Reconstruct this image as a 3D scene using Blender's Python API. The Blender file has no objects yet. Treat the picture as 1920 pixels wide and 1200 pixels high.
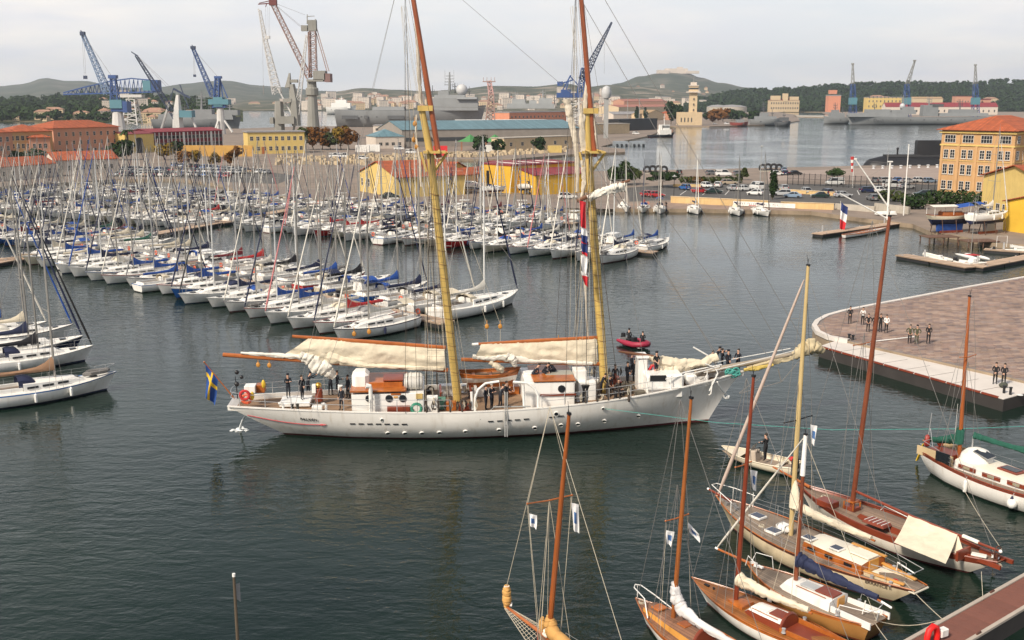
import bpy,bmesh,math,random
from mathutils import Vector,Matrix,noise
from math import sin,cos,pi,atan2,hypot,sqrt,radians as R
rnd=random.Random(11)
SC=bpy.context.scene
COL=SC.collection
FPX,HORIZON,EYE=1950.0,190.0,22.7
PITCH=math.atan((600-HORIZON)/FPX)
CP,SP=cos(PITCH),sin(PITCH)
cam=bpy.data.cameras.new('camera')
cam.sensor_width=36;cam.lens=36*FPX/1920;cam.clip_start=.5;cam.clip_end=30000
camo=bpy.data.objects.new('camera',cam);COL.objects.link(camo)
camo.location=(0,0,EYE);camo.rotation_euler=(pi/2-PITCH,0,0)
SC.camera=camo
SUN_EL,SUN_AZ=R(42),R(222)
wd=bpy.data.worlds.new('World');SC.world=wd;wd.use_nodes=True
nt=wd.node_tree;nt.nodes.clear()
def nd(t,typ,**kw):
 n=t.nodes.new(typ)
 for k,v in kw.items():
  if k in n.inputs.keys()if isinstance(k,str)else False:n.inputs[k].default_value=v
  else:setattr(n,k,v)
 return n
sky=nd(nt,'ShaderNodeTexSky',sky_type='NISHITA',sun_disc=False)
sky.sun_elevation=SUN_EL;sky.sun_rotation=SUN_AZ;sky.air_density=1.0;sky.dust_density=2.5;sky.ozone_density=1.0
tc=nd(nt,'ShaderNodeTexCoord')
sep=nd(nt,'ShaderNodeSeparateXYZ');nt.links.new(tc.outputs['Generated'],sep.inputs[0])
mz=nd(nt,'ShaderNodeMath',operation='MAXIMUM');mz.inputs[1].default_value=0.0;nt.links.new(sep.outputs['Z'],mz.inputs[0])
az=nd(nt,'ShaderNodeMath',operation='ADD');az.inputs[1].default_value=0.16;nt.links.new(mz.outputs[0],az.inputs[0])
dx=nd(nt,'ShaderNodeMath',operation='DIVIDE');nt.links.new(sep.outputs['X'],dx.inputs[0]);nt.links.new(az.outputs[0],dx.inputs[1])
dy=nd(nt,'ShaderNodeMath',operation='DIVIDE');nt.links.new(sep.outputs['Y'],dy.inputs[0]);nt.links.new(az.outputs[0],dy.inputs[1])
cmb=nd(nt,'ShaderNodeCombineXYZ');nt.links.new(dx.outputs[0],cmb.inputs[0]);nt.links.new(dy.outputs[0],cmb.inputs[1])
n1=nd(nt,'ShaderNodeTexNoise',noise_dimensions='3D');n1.inputs['Scale'].default_value=.62;n1.inputs['Detail'].default_value=6;n1.inputs['Roughness'].default_value=.55
nt.links.new(cmb.outputs[0],n1.inputs['Vector'])
rp=nd(nt,'ShaderNodeValToRGB');rp.color_ramp.elements[0].position=.40;rp.color_ramp.elements[1].position=.66
nt.links.new(n1.outputs['Fac'],rp.inputs[0])
n2=nd(nt,'ShaderNodeTexNoise');n2.inputs['Scale'].default_value=1.7;n2.inputs['Detail'].default_value=5;nt.links.new(cmb.outputs[0],n2.inputs['Vector'])
cr=nd(nt,'ShaderNodeValToRGB')
cr.color_ramp.elements[0].position=.36;cr.color_ramp.elements[0].color=(.78,.765,.80,1)
cr.color_ramp.elements[1].position=.62;cr.color_ramp.elements[1].color=(1.0,.92,.84,1)
nt.links.new(n2.outputs['Fac'],cr.inputs[0])
bg1=nd(nt,'ShaderNodeBackground');bg1.inputs['Strength'].default_value=.08;nt.links.new(sky.outputs[0],bg1.inputs['Color'])
bgv=nd(nt,'ShaderNodeBackground');bgv.inputs['Color'].default_value=(.86,.885,.91,1);bgv.inputs['Strength'].default_value=1.03
bg2=nd(nt,'ShaderNodeBackground');bg2.inputs['Strength'].default_value=1.05;nt.links.new(cr.outputs[0],bg2.inputs['Color'])
mx0=nd(nt,'ShaderNodeMixShader')
def fade(a,b_):
 n=nd(nt,'ShaderNodeMapRange',interpolation_type='SMOOTHSTEP');n.inputs[1].default_value=.0;n.inputs[2].default_value=.58;n.inputs[3].default_value=a;n.inputs[4].default_value=b_;nt.links.new(mz.outputs[0],n.inputs[0]);return n.outputs[0]
nt.links.new(fade(.88,.16),mx0.inputs[0])
nt.links.new(bg1.outputs[0],mx0.inputs[1]);nt.links.new(bgv.outputs[0],mx0.inputs[2])
mlt=nd(nt,'ShaderNodeMath',operation='MULTIPLY');nt.links.new(fade(.85,.2),mlt.inputs[1]);nt.links.new(rp.outputs[0],mlt.inputs[0])
mx=nd(nt,'ShaderNodeMixShader');nt.links.new(mlt.outputs[0],mx.inputs[0]);nt.links.new(mx0.outputs[0],mx.inputs[1]);nt.links.new(bg2.outputs[0],mx.inputs[2])
wo=nd(nt,'ShaderNodeOutputWorld');nt.links.new(mx.outputs[0],wo.inputs['Surface'])
sl=bpy.data.lights.new('sun','SUN');sl.energy=4.4;sl.angle=R(8);sl.color=(1,.90,.76)
so=bpy.data.objects.new('sun',sl);COL.objects.link(so)
sd=Vector((sin(SUN_AZ)*cos(SUN_EL),cos(SUN_AZ)*cos(SUN_EL),sin(SUN_EL)))
so.rotation_euler=sd.to_track_quat('Z','Y').to_euler();so.location=(0,-30,80)
vs=SC.view_settings
vs.view_transform='Standard';vs.look='None';vs.exposure=0.22;vs.gamma=1;vs.use_curve_mapping=False
SC.cycles.max_bounces=6;SC.cycles.transparent_max_bounces=6;SC.cycles.volume_bounces=0
SC.cycles.diffuse_bounces=3;SC.cycles.glossy_bounces=3;SC.cycles.caustics_reflective=False;SC.cycles.caustics_refractive=False
SC.cycles.use_denoising=True
def ray(u,v):
 a=(u-960)/FPX;b=(600-v)/FPX
 return a,CP+b*SP,-SP+b*CP
def P(u,v,z=0):
 dx,dy,dz=ray(u,v);t=(z-EYE)/dz
 return Vector((dx*t,dy*t,z))
def PY(u,v,Y):
 dx,dy,dz=ray(u,v);t=Y/dy
 return Vector((dx*t,Y,EYE+dz*t))
class Frame:
 def __init__(s,o,a):s.o=Vector((o[0],o[1],0));s.a=a;s.c=cos(a);s.s=sin(a)
 def loc(s,w):d=w-s.o;return Vector((s.c*d.x+s.s*d.y,-s.s*d.x+s.c*d.y,w.z))
 def world(s,x,y,z=0):return Vector((s.o.x+s.c*x-s.s*y,s.o.y+s.s*x+s.c*y,z))
 def plane(s,u,v,y=0):
  dx,dy,dz=ray(u,v)
  t=(y+(-s.s*s.o.x+s.c*s.o.y))/(-s.s*dx+s.c*dy)
  return s.loc(Vector((dx*t,dy*t,EYE+dz*t)))
 def at(s,u,v,z):return s.loc(P(u,v,z))
class M:
 def __init__(s):s.v=[];s.f=[];s.mi=[];s.k=0
 def mat(s,k):s.k=k;return s
 def add(s,vs,fs):
  b=len(s.v);s.v+=[tuple(p)for p in vs]
  s.f+=[[b+i for i in f]for f in fs];s.mi+=[s.k]*len(fs);return s
 def box(s,c,d,rz=0,taper=(1,1),ry=0,rx=0):
  m=Matrix.Rotation(rz,3,'Z')@Matrix.Rotation(ry,3,'Y')@Matrix.Rotation(rx,3,'X');c=Vector(c);vs=[]
  for z in(-1,1):
   tx,ty=taper if z>0 else(1,1)
   for x,y in((-1,-1),(1,-1),(1,1),(-1,1)):
    vs.append(c+m@Vector((x*d[0]/2*tx,y*d[1]/2*ty,z*d[2]/2)))
  return s.add(vs,[(3,2,1,0),(4,5,6,7),(0,1,5,4),(1,2,6,5),(2,3,7,6),(3,0,4,7)])
 def beam(s,p,q,w,h=None):
  return s.path([p,q],w/sqrt(2),4)
 def tube(s,p,q,r,r2=None,n=6):return s.path([p,q],[r,r if r2 is None else r2],n)
 def path(s,pts,r,n=6,closed=False):
  pts=[Vector(p)for p in pts];rs=r if isinstance(r,(list,tuple))else[r]*len(pts)
  m=len(pts);vs=[];up=None
  for i,p in enumerate(pts):
   if closed:t=pts[(i+1)%m]-pts[i-1]
   else:t=pts[min(i+1,m-1)]-pts[max(i-1,0)]
   t=t.normalized()if t.length>1e-9 else Vector((0,0,1))
   if up is None:up=Vector((0,0,1))if abs(t.z)<.9 else Vector((1,0,0))
   e=t.cross(up)
   if e.length<1e-4:up=Vector((1,0,0))if abs(t.x)<.9 else Vector((0,1,0));e=t.cross(up)
   e.normalize();g=e.cross(t).normalized();up=g
   for k in range(n):
    an=2*pi*(k+.5)/n
    vs.append(p+e*(rs[i]*cos(an))+g*(rs[i]*sin(an)))
  fs=[]
  for i in range(m if closed else m-1):
   a,b=i*n,((i+1)%m)*n
   for k in range(n):fs.append((a+k,a+(k+1)%n,b+(k+1)%n,b+k))
  if not closed:fs+=[tuple(range(n))[::-1],tuple(range((m-1)*n,m*n))]
  return s.add(vs,fs)
 def grid(s,rows,cu=False,cv=False):
  n=len(rows[0]);m=len(rows);fs=[]
  for i in range(m if cv else m-1):
   for k in range(n if cu else n-1):
    fs.append((i*n+k,i*n+(k+1)%n,((i+1)%m)*n+(k+1)%n,((i+1)%m)*n+k))
  return s.add([p for r in rows for p in r],fs)
 def loft(s,rings,cap=True):
  s.grid(rings,cu=True);n=len(rings[0])
  if cap:
   b=len(s.v)-n*len(rings);e=len(s.v)-n
   s.f+=[list(range(b,b+n))[::-1],list(range(e,e+n))];s.mi+=[s.k]*2
  return s
 def prism(s,poly,z0,z1):
  n=len(poly);vs=[(x,y,z0)for x,y in poly]+[(x,y,z1)for x,y in poly]
  return s.add(vs,[tuple(range(n))[::-1],tuple(range(n,2*n))]+[(i,(i+1)%n,n+(i+1)%n,n+i)for i in range(n)])
 def lathe(s,prof,n=10,c=(0,0,0),axis='z'):
  rings=[]
  for r,z in prof:
   ring=[]
   for k in range(n):
    a=2*pi*k/n;p=(r*cos(a),r*sin(a),z)
    if axis=='x':p=(p[2],p[0],p[1])
    if axis=='y':p=(p[1],p[2],p[0])
    ring.append((c[0]+p[0],c[1]+p[1],c[2]+p[2]))
   rings.append(ring)
  return s.loft(rings)
 def ball(s,c,r,n=8,m=5,sz=(1,1,1)):
  rings=[]
  for i in range(m+1):
   a=pi*(i+.0)/m;a=min(max(a,.12),pi-.12)
   rings.append([(c[0]+r*sz[0]*sin(a)*cos(2*pi*k/n),c[1]+r*sz[1]*sin(a)*sin(2*pi*k/n),c[2]-r*sz[2]*cos(a))for k in range(n)])
  return s.loft(rings)
 def torus(s,c,R_,r,n=14,k=6,axis='z',a0=0,a1=2*pi):
  full=abs(a1-a0-2*pi)<1e-6;pts=[]
  for i in range(n+(0 if full else 1)):
   a=a0+(a1-a0)*i/n;p=(R_*cos(a),R_*sin(a),0)
   if axis=='x':p=(0,p[0],p[1])
   if axis=='y':p=(p[0],0,p[1])
   pts.append((c[0]+p[0],c[1]+p[1],c[2]+p[2]))
  return s.path(pts,r,k,closed=full)
 def lattice(s,p,q,w0,w1,n,r,r2=None):
  p,q=Vector(p),Vector(q);t=(q-p).normalized();r2=r2 or r*.6
  e=t.cross(Vector((0,1,0)));
  if e.length<.1:e=t.cross(Vector((1,0,0)))
  e.normalize();g=e.cross(t)
  cor=lambda f,k:p.lerp(q,f)+e*((1,1,-1,-1)[k]*(w0+(w1-w0)*f)/2)+g*((1,-1,-1,1)[k]*(w0+(w1-w0)*f)/2)
  for k in range(4):s.tube(cor(0,k),cor(1,k),r,r,4)
  for i in range(n):
   f0,f1=i/n,(i+1)/n
   for k in range(4):
    a,b=(k,(k+1)%4)if i%2 else((k+1)%4,k)
    s.tube(cor(f0,a),cor(f1,b),r2,r2,3)
    s.tube(cor(f1,k),cor(f1,(k+1)%4),r2,r2,3)
  return s
 def mesh(s,name,mats,smooth=35,bev=0):
  me=bpy.data.meshes.new(name);me.from_pydata(s.v,[],s.f)
  for m in(mats if isinstance(mats,(list,tuple))else[mats]):me.materials.append(m)
  me.polygons.foreach_set('material_index',s.mi)
  if bev:
   bm=bmesh.new();bm.from_mesh(me)
   es=[e for e in bm.edges if len(e.link_faces)==2 and e.calc_face_angle(0)>.6]
   bmesh.ops.bevel(bm,geom=es,offset=bev,segments=1,profile=.5,affect='EDGES',clamp_overlap=True)
   bm.to_mesh(me);bm.free()
  if smooth:
   me.polygons.foreach_set('use_smooth',[True]*len(me.polygons));me.set_sharp_from_angle(angle=R(smooth))
  me.update();return me
def link(name,me,parent=None,loc=None,rot=None):
 o=bpy.data.objects.new(name,me);COL.objects.link(o)
 if parent:o.parent=parent
 if loc is not None:o.location=loc
 if rot is not None:o.rotation_euler=rot
 return o
def part(name,mb,mats,parent=None,smooth=35,bev=0,**kw):return link(name,mb.mesh(name,mats,smooth,bev),parent,**kw)
def tag(o,label=None,cat=None,group=None,kind=None):
 if label:o['label']=label
 if cat:o['category']=cat
 if group:o['group']=group
 if kind:o['kind']=kind
 return o
def thing(name,label,cat,loc=(0,0,0),rz=0,group=None):
 o=bpy.data.objects.new(name,None);o.empty_display_size=.2;COL.objects.link(o)
 o.location=loc;o.rotation_euler=(0,0,rz);return tag(o,label,cat,group)
def solo(name,label,cat,mb,mats,group=None,smooth=35,bev=0,**kw):return tag(part(name,mb,mats,None,smooth,bev,**kw),label,cat,group)
def struct(name,mb,mats,smooth=35):return tag(part(name,mb,mats,None,smooth),kind='structure')
def kids(o):return KID.get(o.name,[])
KID={}
def freeze(root):
 tree={}
 for o in bpy.data.objects:
  if o.parent:tree.setdefault(o.parent.name,[]).append(o)
 def walk(o):
  KID[o.name]=tree.get(o.name,[])
  for c in KID[o.name]:walk(c)
 walk(root);return root
def copy_tree(o,parent=None):
 c=o.copy();COL.objects.link(c);c.parent=parent
 sub=[copy_tree(k,c)for k in kids(o)]
 KID[c.name]=sub;return c
def repaint(o,name,m,slot=0):
 for k in kids(o):
  if k.name.split('.')[0]==name:
   k.material_slots[slot].link='OBJECT';k.material_slots[slot].material=m
  repaint(k,name,m,slot)
def drop(o,name):
 for k in list(kids(o)):
  if k.name.split('.')[0]==name:
   for g in kids(k):bpy.data.objects.remove(g)
   KID[o.name].remove(k);bpy.data.objects.remove(k)
ORD='first second third fourth fifth sixth seventh eighth ninth tenth eleventh twelfth thirteenth fourteenth fifteenth sixteenth seventeenth eighteenth nineteenth twentieth'.split()
def ordn(i):
 if i<20:return ORD[i]
 if i==29:return 'thirtieth'
 if i==39:return 'fortieth'
 return('twenty-','thirty-','forty-')[i//10-2]+ORD[i%10]if i<49 else str(i+1)+'th'
MT={}
def mat(name,col,rough=.6,var=.12,scale=2.0,metal=0,bump=0,kind=None,spec=.5,col2=None,rv=.06,dist=.02,stain=.45):
 if name in MT:return MT[name]
 m=bpy.data.materials.new(name);m.use_nodes=True;t=m.node_tree;b=t.nodes['Principled BSDF']
 b.inputs['Roughness'].default_value=rough;b.inputs['Metallic'].default_value=metal;b.inputs['Specular IOR Level'].default_value=spec
 tcn=nd(t,'ShaderNodeTexCoord');vec=tcn.outputs['Object']
 no=nd(t,'ShaderNodeTexNoise');no.inputs['Scale'].default_value=scale;no.inputs['Detail'].default_value=6;no.inputs['Roughness'].default_value=.62
 t.links.new(vec,no.inputs['Vector'])
 ramp=nd(t,'ShaderNodeValToRGB');c=Vector(col[:3]);d=Vector(col2[:3])if col2 else None
 ramp.color_ramp.elements[0].position=.3;ramp.color_ramp.elements[1].position=.7
 ramp.color_ramp.elements[0].color=(*((d if d else c*(1-var))),1);ramp.color_ramp.elements[1].color=(*(c*(1+var*.6)),1)
 t.links.new(no.outputs['Fac'],ramp.inputs[0]);out=ramp.outputs[0]
 h=no.outputs['Fac']
 if kind in('planks','planksy','corr'):
  sp=nd(t,'ShaderNodeSeparateXYZ');t.links.new(vec,sp.inputs[0])
  a=nd(t,'ShaderNodeMath',operation='MULTIPLY');a.inputs[1].default_value={'planks':7.0,'planksy':7.0,'corr':2.2}[kind]
  t.links.new(sp.outputs['Y' if kind=='planks' else 'X'],a.inputs[0])
  fr=nd(t,'ShaderNodeMath',operation='FRACT');t.links.new(a.outputs[0],fr.inputs[0])
  fl=nd(t,'ShaderNodeMath',operation='FLOOR');t.links.new(a.outputs[0],fl.inputs[0])
  wn=nd(t,'ShaderNodeTexWhiteNoise',noise_dimensions='1D');t.links.new(fl.outputs[0],wn.inputs['W'])
  lt=nd(t,'ShaderNodeMath',operation='LESS_THAN');lt.inputs[1].default_value=.12;t.links.new(fr.outputs[0],lt.inputs[0])
  mxa=nd(t,'ShaderNodeMix',data_type='RGBA',blend_type='MULTIPLY');mxa.inputs[0].default_value=1
  vr=nd(t,'ShaderNodeMapRange');vr.inputs[3].default_value=.78;vr.inputs[4].default_value=1.15;t.links.new(wn.outputs[0],vr.inputs[0])
  t.links.new(out,mxa.inputs[6]);t.links.new(vr.outputs[0],mxa.inputs[7])
  mxb=nd(t,'ShaderNodeMix',data_type='RGBA');t.links.new(lt.outputs[0],mxb.inputs[0]);t.links.new(mxa.outputs[2],mxb.inputs[6]);mxb.inputs[7].default_value=(*(c*.35),1)
  out=mxb.outputs[2]
 if kind=='streak':
  mp=nd(t,'ShaderNodeMapping');mp.inputs['Scale'].default_value=(2.2,2.2,.25);t.links.new(vec,mp.inputs[0])
  ns=nd(t,'ShaderNodeTexNoise');ns.inputs['Scale'].default_value=1.2;ns.inputs['Detail'].default_value=5;t.links.new(mp.outputs[0],ns.inputs['Vector'])
  mr=nd(t,'ShaderNodeMapRange');mr.inputs[1].default_value=.52;mr.inputs[2].default_value=.8;mr.inputs[3].default_value=0;mr.inputs[4].default_value=stain
  t.links.new(ns.outputs['Fac'],mr.inputs[0])
  mxa=nd(t,'ShaderNodeMix',data_type='RGBA');t.links.new(mr.outputs[0],mxa.inputs[0]);t.links.new(out,mxa.inputs[6]);mxa.inputs[7].default_value=(*(Vector((c.x*.62,c.y*.55,c.z*.46))),1)
  out=mxa.outputs[2]
 oi=nd(t,'ShaderNodeObjectInfo');hs=nd(t,'ShaderNodeHueSaturation');mr2=nd(t,'ShaderNodeMapRange')
 mr2.inputs[3].default_value=1-rv;mr2.inputs[4].default_value=1+rv;t.links.new(oi.outputs['Random'],mr2.inputs[0])
 t.links.new(mr2.outputs[0],hs.inputs['Value']);t.links.new(out,hs.inputs['Color']);t.links.new(hs.outputs[0],b.inputs['Base Color'])
 if bump:
  nb=nd(t,'ShaderNodeTexNoise');nb.inputs['Scale'].default_value=scale*4;nb.inputs['Detail'].default_value=5;t.links.new(vec,nb.inputs['Vector'])
  bn=nd(t,'ShaderNodeBump');bn.inputs['Strength'].default_value=bump;bn.inputs['Distance'].default_value=dist
  t.links.new(nb.outputs['Fac'],bn.inputs['Height']);t.links.new(bn.outputs[0],b.inputs['Normal'])
 MT[name]=m;return m
white=mat('white_paint',(.78,.765,.73),.35,.06,1.5,kind='streak')
gel=mat('white_gelcoat',(.80,.785,.745),.28,.05,1.2,kind='streak')
deckw=mat('white_deck',(.79,.76,.70),.55,.08,2.5)
cream=mat('cream_canvas',(.66,.58,.44),.85,.16,1.6,bump=.5,dist=.05)
canvas=mat('white_canvas',(.70,.66,.58),.85,.14,1.8,bump=.5,dist=.05)
tan=mat('tan_canvas',(.55,.30,.09),.85,.14,2,bump=.4)
navy=mat('navy_canvas',(.012,.018,.055),.8,.2,2,bump=.3)
blue=mat('blue_canvas',(.015,.07,.30),.8,.2,2,bump=.3)
black=mat('black_paint',(.012,.012,.014),.5,.2,2)
redc=mat('red_canvas',(.48,.03,.03),.8,.15,2,bump=.3)
green=mat('green_canvas',(.012,.09,.06),.85,.2,2,bump=.3)
orange=mat('orange_plastic',(.75,.13,.05),.5,.1,4)
maroon=mat('maroon_canvas',(.16,.012,.02),.8,.15,2)
alu=mat('aluminium',(.29,.275,.25),.45,.08,1,metal=.35)
steel=mat('stainless',(.55,.55,.55),.35,.06,2,metal=.5)
wire=mat('rigging_wire',(.20,.19,.18),.5,.1,2)
rope=mat('pale_rope',(.50,.44,.34),.9,.15,6)
tarred=mat('tarred_rope',(.05,.038,.03),.9,.2,6)
darkglass=mat('dark_glass',(.015,.018,.022),.12,.2,1)
teak=mat('teak_deck',(.26,.165,.10),.75,.14,1.1,kind='planks')
greyteak=mat('weathered_teak',(.26,.20,.15),.8,.14,1.1,kind='planks')
varnish=mat('varnished_wood',(.42,.13,.025),.32,.22,1.4,col2=(.25,.065,.012))
spar=mat('varnished_spar',(.40,.125,.032),.35,.16,.8,col2=(.28,.075,.018))
mahog=mat('mahogany',(.20,.040,.018),.35,.2,1.5)
yellowmast=mat('buff_mast',(.55,.38,.11),.5,.10,.9)
antifoul=mat('dark_red_bottom',(.10,.012,.015),.7,.2,1.2)
boot_navy=mat('navy_boot',(.015,.02,.06),.6,.2,1.2)
boot_black=mat('black_boot',(.012,.012,.012),.6,.2,1.2)
grey=mat('grey_paint',(.32,.32,.31),.6,.1,1)
rubber=mat('black_rubber',(.018,.018,.02),.7,.2,3)
concrete=mat('concrete',(.42,.38,.32),.9,.16,.5,bump=.2,kind='streak')
def water_material():
 m=bpy.data.materials.new('harbour_water');m.use_nodes=True;t=m.node_tree;b=t.nodes['Principled BSDF']
 b.inputs['Roughness'].default_value=.02;b.inputs['IOR'].default_value=1.33
 g=nd(t,'ShaderNodeNewGeometry')
 nz=nd(t,'ShaderNodeTexNoise');nz.inputs['Scale'].default_value=.05;nz.inputs['Detail'].default_value=3;t.links.new(g.outputs['Position'],nz.inputs['Vector'])
 cr=nd(t,'ShaderNodeValToRGB');cr.color_ramp.elements[0].position=.35;cr.color_ramp.elements[1].position=.7
 cr.color_ramp.elements[0].color=(.004,.012,.009,1);cr.color_ramp.elements[1].color=(.010,.022,.015,1)
 t.links.new(nz.outputs['Fac'],cr.inputs[0]);t.links.new(cr.outputs[0],b.inputs['Base Color'])
 def wv(sc,rot,st,det):
  mp=nd(t,'ShaderNodeMapping');mp.inputs['Scale'].default_value=st;mp.inputs['Rotation'].default_value=(0,0,rot)
  t.links.new(g.outputs['Position'],mp.inputs[0])
  n=nd(t,'ShaderNodeTexNoise');n.inputs['Scale'].default_value=sc;n.inputs['Detail'].default_value=det;n.inputs['Roughness'].default_value=.55;n.inputs['Distortion'].default_value=.4
  t.links.new(mp.outputs[0],n.inputs['Vector']);return n.outputs['Fac']
 a=wv(.75,.25,(.75,1.5,1),3);c=wv(2.6,-.2,(.8,1.3,1),3)
 gust=nd(t,'ShaderNodeMapRange');gust.inputs[1].default_value=.38;gust.inputs[2].default_value=.62;gust.inputs[3].default_value=.28;gust.inputs[4].default_value=1.1
 n3=nd(t,'ShaderNodeTexNoise');n3.inputs['Scale'].default_value=.022;n3.inputs['Detail'].default_value=4;t.links.new(g.outputs['Position'],n3.inputs['Vector'])
 t.links.new(n3.outputs['Fac'],gust.inputs[0])
 m1=nd(t,'ShaderNodeMath',operation='MULTIPLY');m1.inputs[1].default_value=.105;t.links.new(a,m1.inputs[0])
 m2=nd(t,'ShaderNodeMath',operation='MULTIPLY');m2.inputs[1].default_value=.030;t.links.new(c,m2.inputs[0])
 m3=nd(t,'ShaderNodeMath',operation='ADD');t.links.new(m1.outputs[0],m3.inputs[0]);t.links.new(m2.outputs[0],m3.inputs[1])
 m4=nd(t,'ShaderNodeMath',operation='MULTIPLY');t.links.new(m3.outputs[0],m4.inputs[0]);t.links.new(gust.outputs[0],m4.inputs[1])
 bn=nd(t,'ShaderNodeBump');bn.inputs['Strength'].default_value=1.0;bn.inputs['Distance'].default_value=1.0
 t.links.new(m4.outputs[0],bn.inputs['Height']);t.links.new(bn.outputs[0],b.inputs['Normal'])
 return m
w=M();w.add([(-9000,-60,0),(9000,-60,0),(9000,9000,0),(-9000,9000,0)],[(0,1,2,3)])
struct('water',w,water_material(),0)
ground=mat('harbour_ground_paving',(.24,.185,.145),.95,.22,.12,bump=.2,col2=(.165,.132,.108))
asphalt=mat('asphalt',(.085,.08,.075),.95,.2,.25,bump=.2)
pinkpave=mat('pale_paving',(.32,.25,.21),.95,.14,.15)
prom=mat('promenade_paving',(.30,.21,.16),.95,.16,.3)
quaywall=mat('quay_wall_stone',(.30,.23,.16),.95,.3,.4,bump=.3,kind='streak')
yellowwall=mat('yellow_parapet',(.60,.42,.20),.9,.14,.4,kind='streak')
paint=mat('white_marking',(.72,.70,.66),.8,.15,2)
grassm=mat('dry_grass',(.13,.13,.05),1,.3,.6)
def land(name,px,z,mats,world=None):
 pts=[P(u,v,z)[:2]for u,v in px]if px else world
 mb=M();n=len(pts)
 mb.add([(x,y,z)for x,y in pts],[tuple(range(n))])
 mb.k=1;mb.add([(x,y,zz)for zz in(-1.5,z)for x,y in pts],[(i,(i+1)%n,n+(i+1)%n,n+i)for i in range(n)])
 return struct(name,mb,mats,0)
ZQ=.78
land('quay_ground',[(-420,360),(-100,352),(0,350),(215,336),(330,335),(420,346),(440,356),(560,372),(700,384),(860,388),(1150,391),(1300,391.5),(1430,394),(1520,396),(1610,408),(1712,420),(1745,434),(1800,442),(1860,455),(1990,462),(2400,470),(2400,296),(1760,306),(1600,311),(1280,318),(1100,321),(830,322),(692,319),(690,314),(770,308),(830,299),(960,298),(1060,290),(1172,285),(1172,279),(1125,275),(1160,266),(1215,255),(1240,246),(1245,236),(1100,231),(700,236),(560,237),(450,241),(130,244),(-400,244)],ZQ,[ground,quaywall])
land('point_ground',[(1255,236.5),(1330,237),(1460,233),(1500,226),(1490,215),(1455,209.5),(1300,211),(1150,216),(1080,224),(1090,229),(1180,231)],ZQ,[ground,quaywall])
land('dockyard_ground',[(1562,219),(1610,226),(2000,228),(2500,228),(2500,205.6),(1700,205.6),(1545,206.5),(1440,207.5),(1440,209),(1540,210)],ZQ,[ground,quaywall])
land('causeway',[(1490,218.5),(1566,220),(1566,216.8),(1490,216)],ZQ,[concrete,quaywall])
def sheet(name,px,z,m):mb=M();mb.add([tuple(P(u,v,z))for u,v in px],[tuple(range(len(px)))]);return struct(name,mb,m,0)
sheet('car_park',[(1175,352),(1300,343),(1440,345),(1760,346),(1800,362),(1660,388),(1545,384),(1440,378),(1255,375),(1180,378)],ZQ+.004,asphalt)
sheet('submarine_quay_paving',[(1440,322),(1640,314.5),(1800,312),(1800,336),(1440,339)],ZQ+.004,pinkpave)
sheet('promenade',[(1180,382),(1255,379),(1560,392),(1560,399.5),(1520,395.6),(1430,393.6),(1300,391),(1175,390.5)],ZQ+.004,prom)
sheet('wharf_road',[(440,345),(600,356),(860,372),(1150,382),(1150,392),(860,386),(560,369),(446,354)],ZQ+.004,mat('worn_asphalt',(.21,.165,.14),.95,.2,.2))
sheet('parking_lot',[(205,331),(330,332),(420,341),(520,345),(560,330),(440,314),(250,315)],ZQ+.004,asphalt)
for k in range(9):
 a,b=P(1275+42*k,371.5,0),P(1287+40*k,363,0)
 mb=M();z=ZQ+.008;mb.add([(a.x-.08,a.y,z),(a.x+.08,a.y,z),(b.x+.08,b.y,z),(b.x-.08,b.y,z)],[(0,1,2,3)])
 struct('bay_line',mb,paint,0)
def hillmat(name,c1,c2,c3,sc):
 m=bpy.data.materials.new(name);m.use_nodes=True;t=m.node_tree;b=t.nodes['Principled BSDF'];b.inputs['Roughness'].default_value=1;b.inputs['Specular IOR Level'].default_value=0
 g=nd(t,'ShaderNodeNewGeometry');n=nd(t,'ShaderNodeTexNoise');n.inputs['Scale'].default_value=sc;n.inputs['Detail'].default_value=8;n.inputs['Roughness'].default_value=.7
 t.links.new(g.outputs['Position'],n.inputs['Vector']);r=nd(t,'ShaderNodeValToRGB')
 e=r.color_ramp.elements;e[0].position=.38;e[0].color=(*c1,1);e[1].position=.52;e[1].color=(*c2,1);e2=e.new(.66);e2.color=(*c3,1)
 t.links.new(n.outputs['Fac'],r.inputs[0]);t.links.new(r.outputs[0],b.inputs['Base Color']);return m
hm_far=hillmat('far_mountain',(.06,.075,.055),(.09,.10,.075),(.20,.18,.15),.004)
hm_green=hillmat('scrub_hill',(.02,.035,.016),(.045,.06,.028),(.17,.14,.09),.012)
hm_town=hillmat('town_hill',(.05,.065,.04),(.10,.10,.07),(.38,.31,.25),.008)
hm_forest=hillmat('forest_floor',(.012,.025,.010),(.022,.036,.015),(.05,.05,.028),.03)
HILL={}
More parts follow.
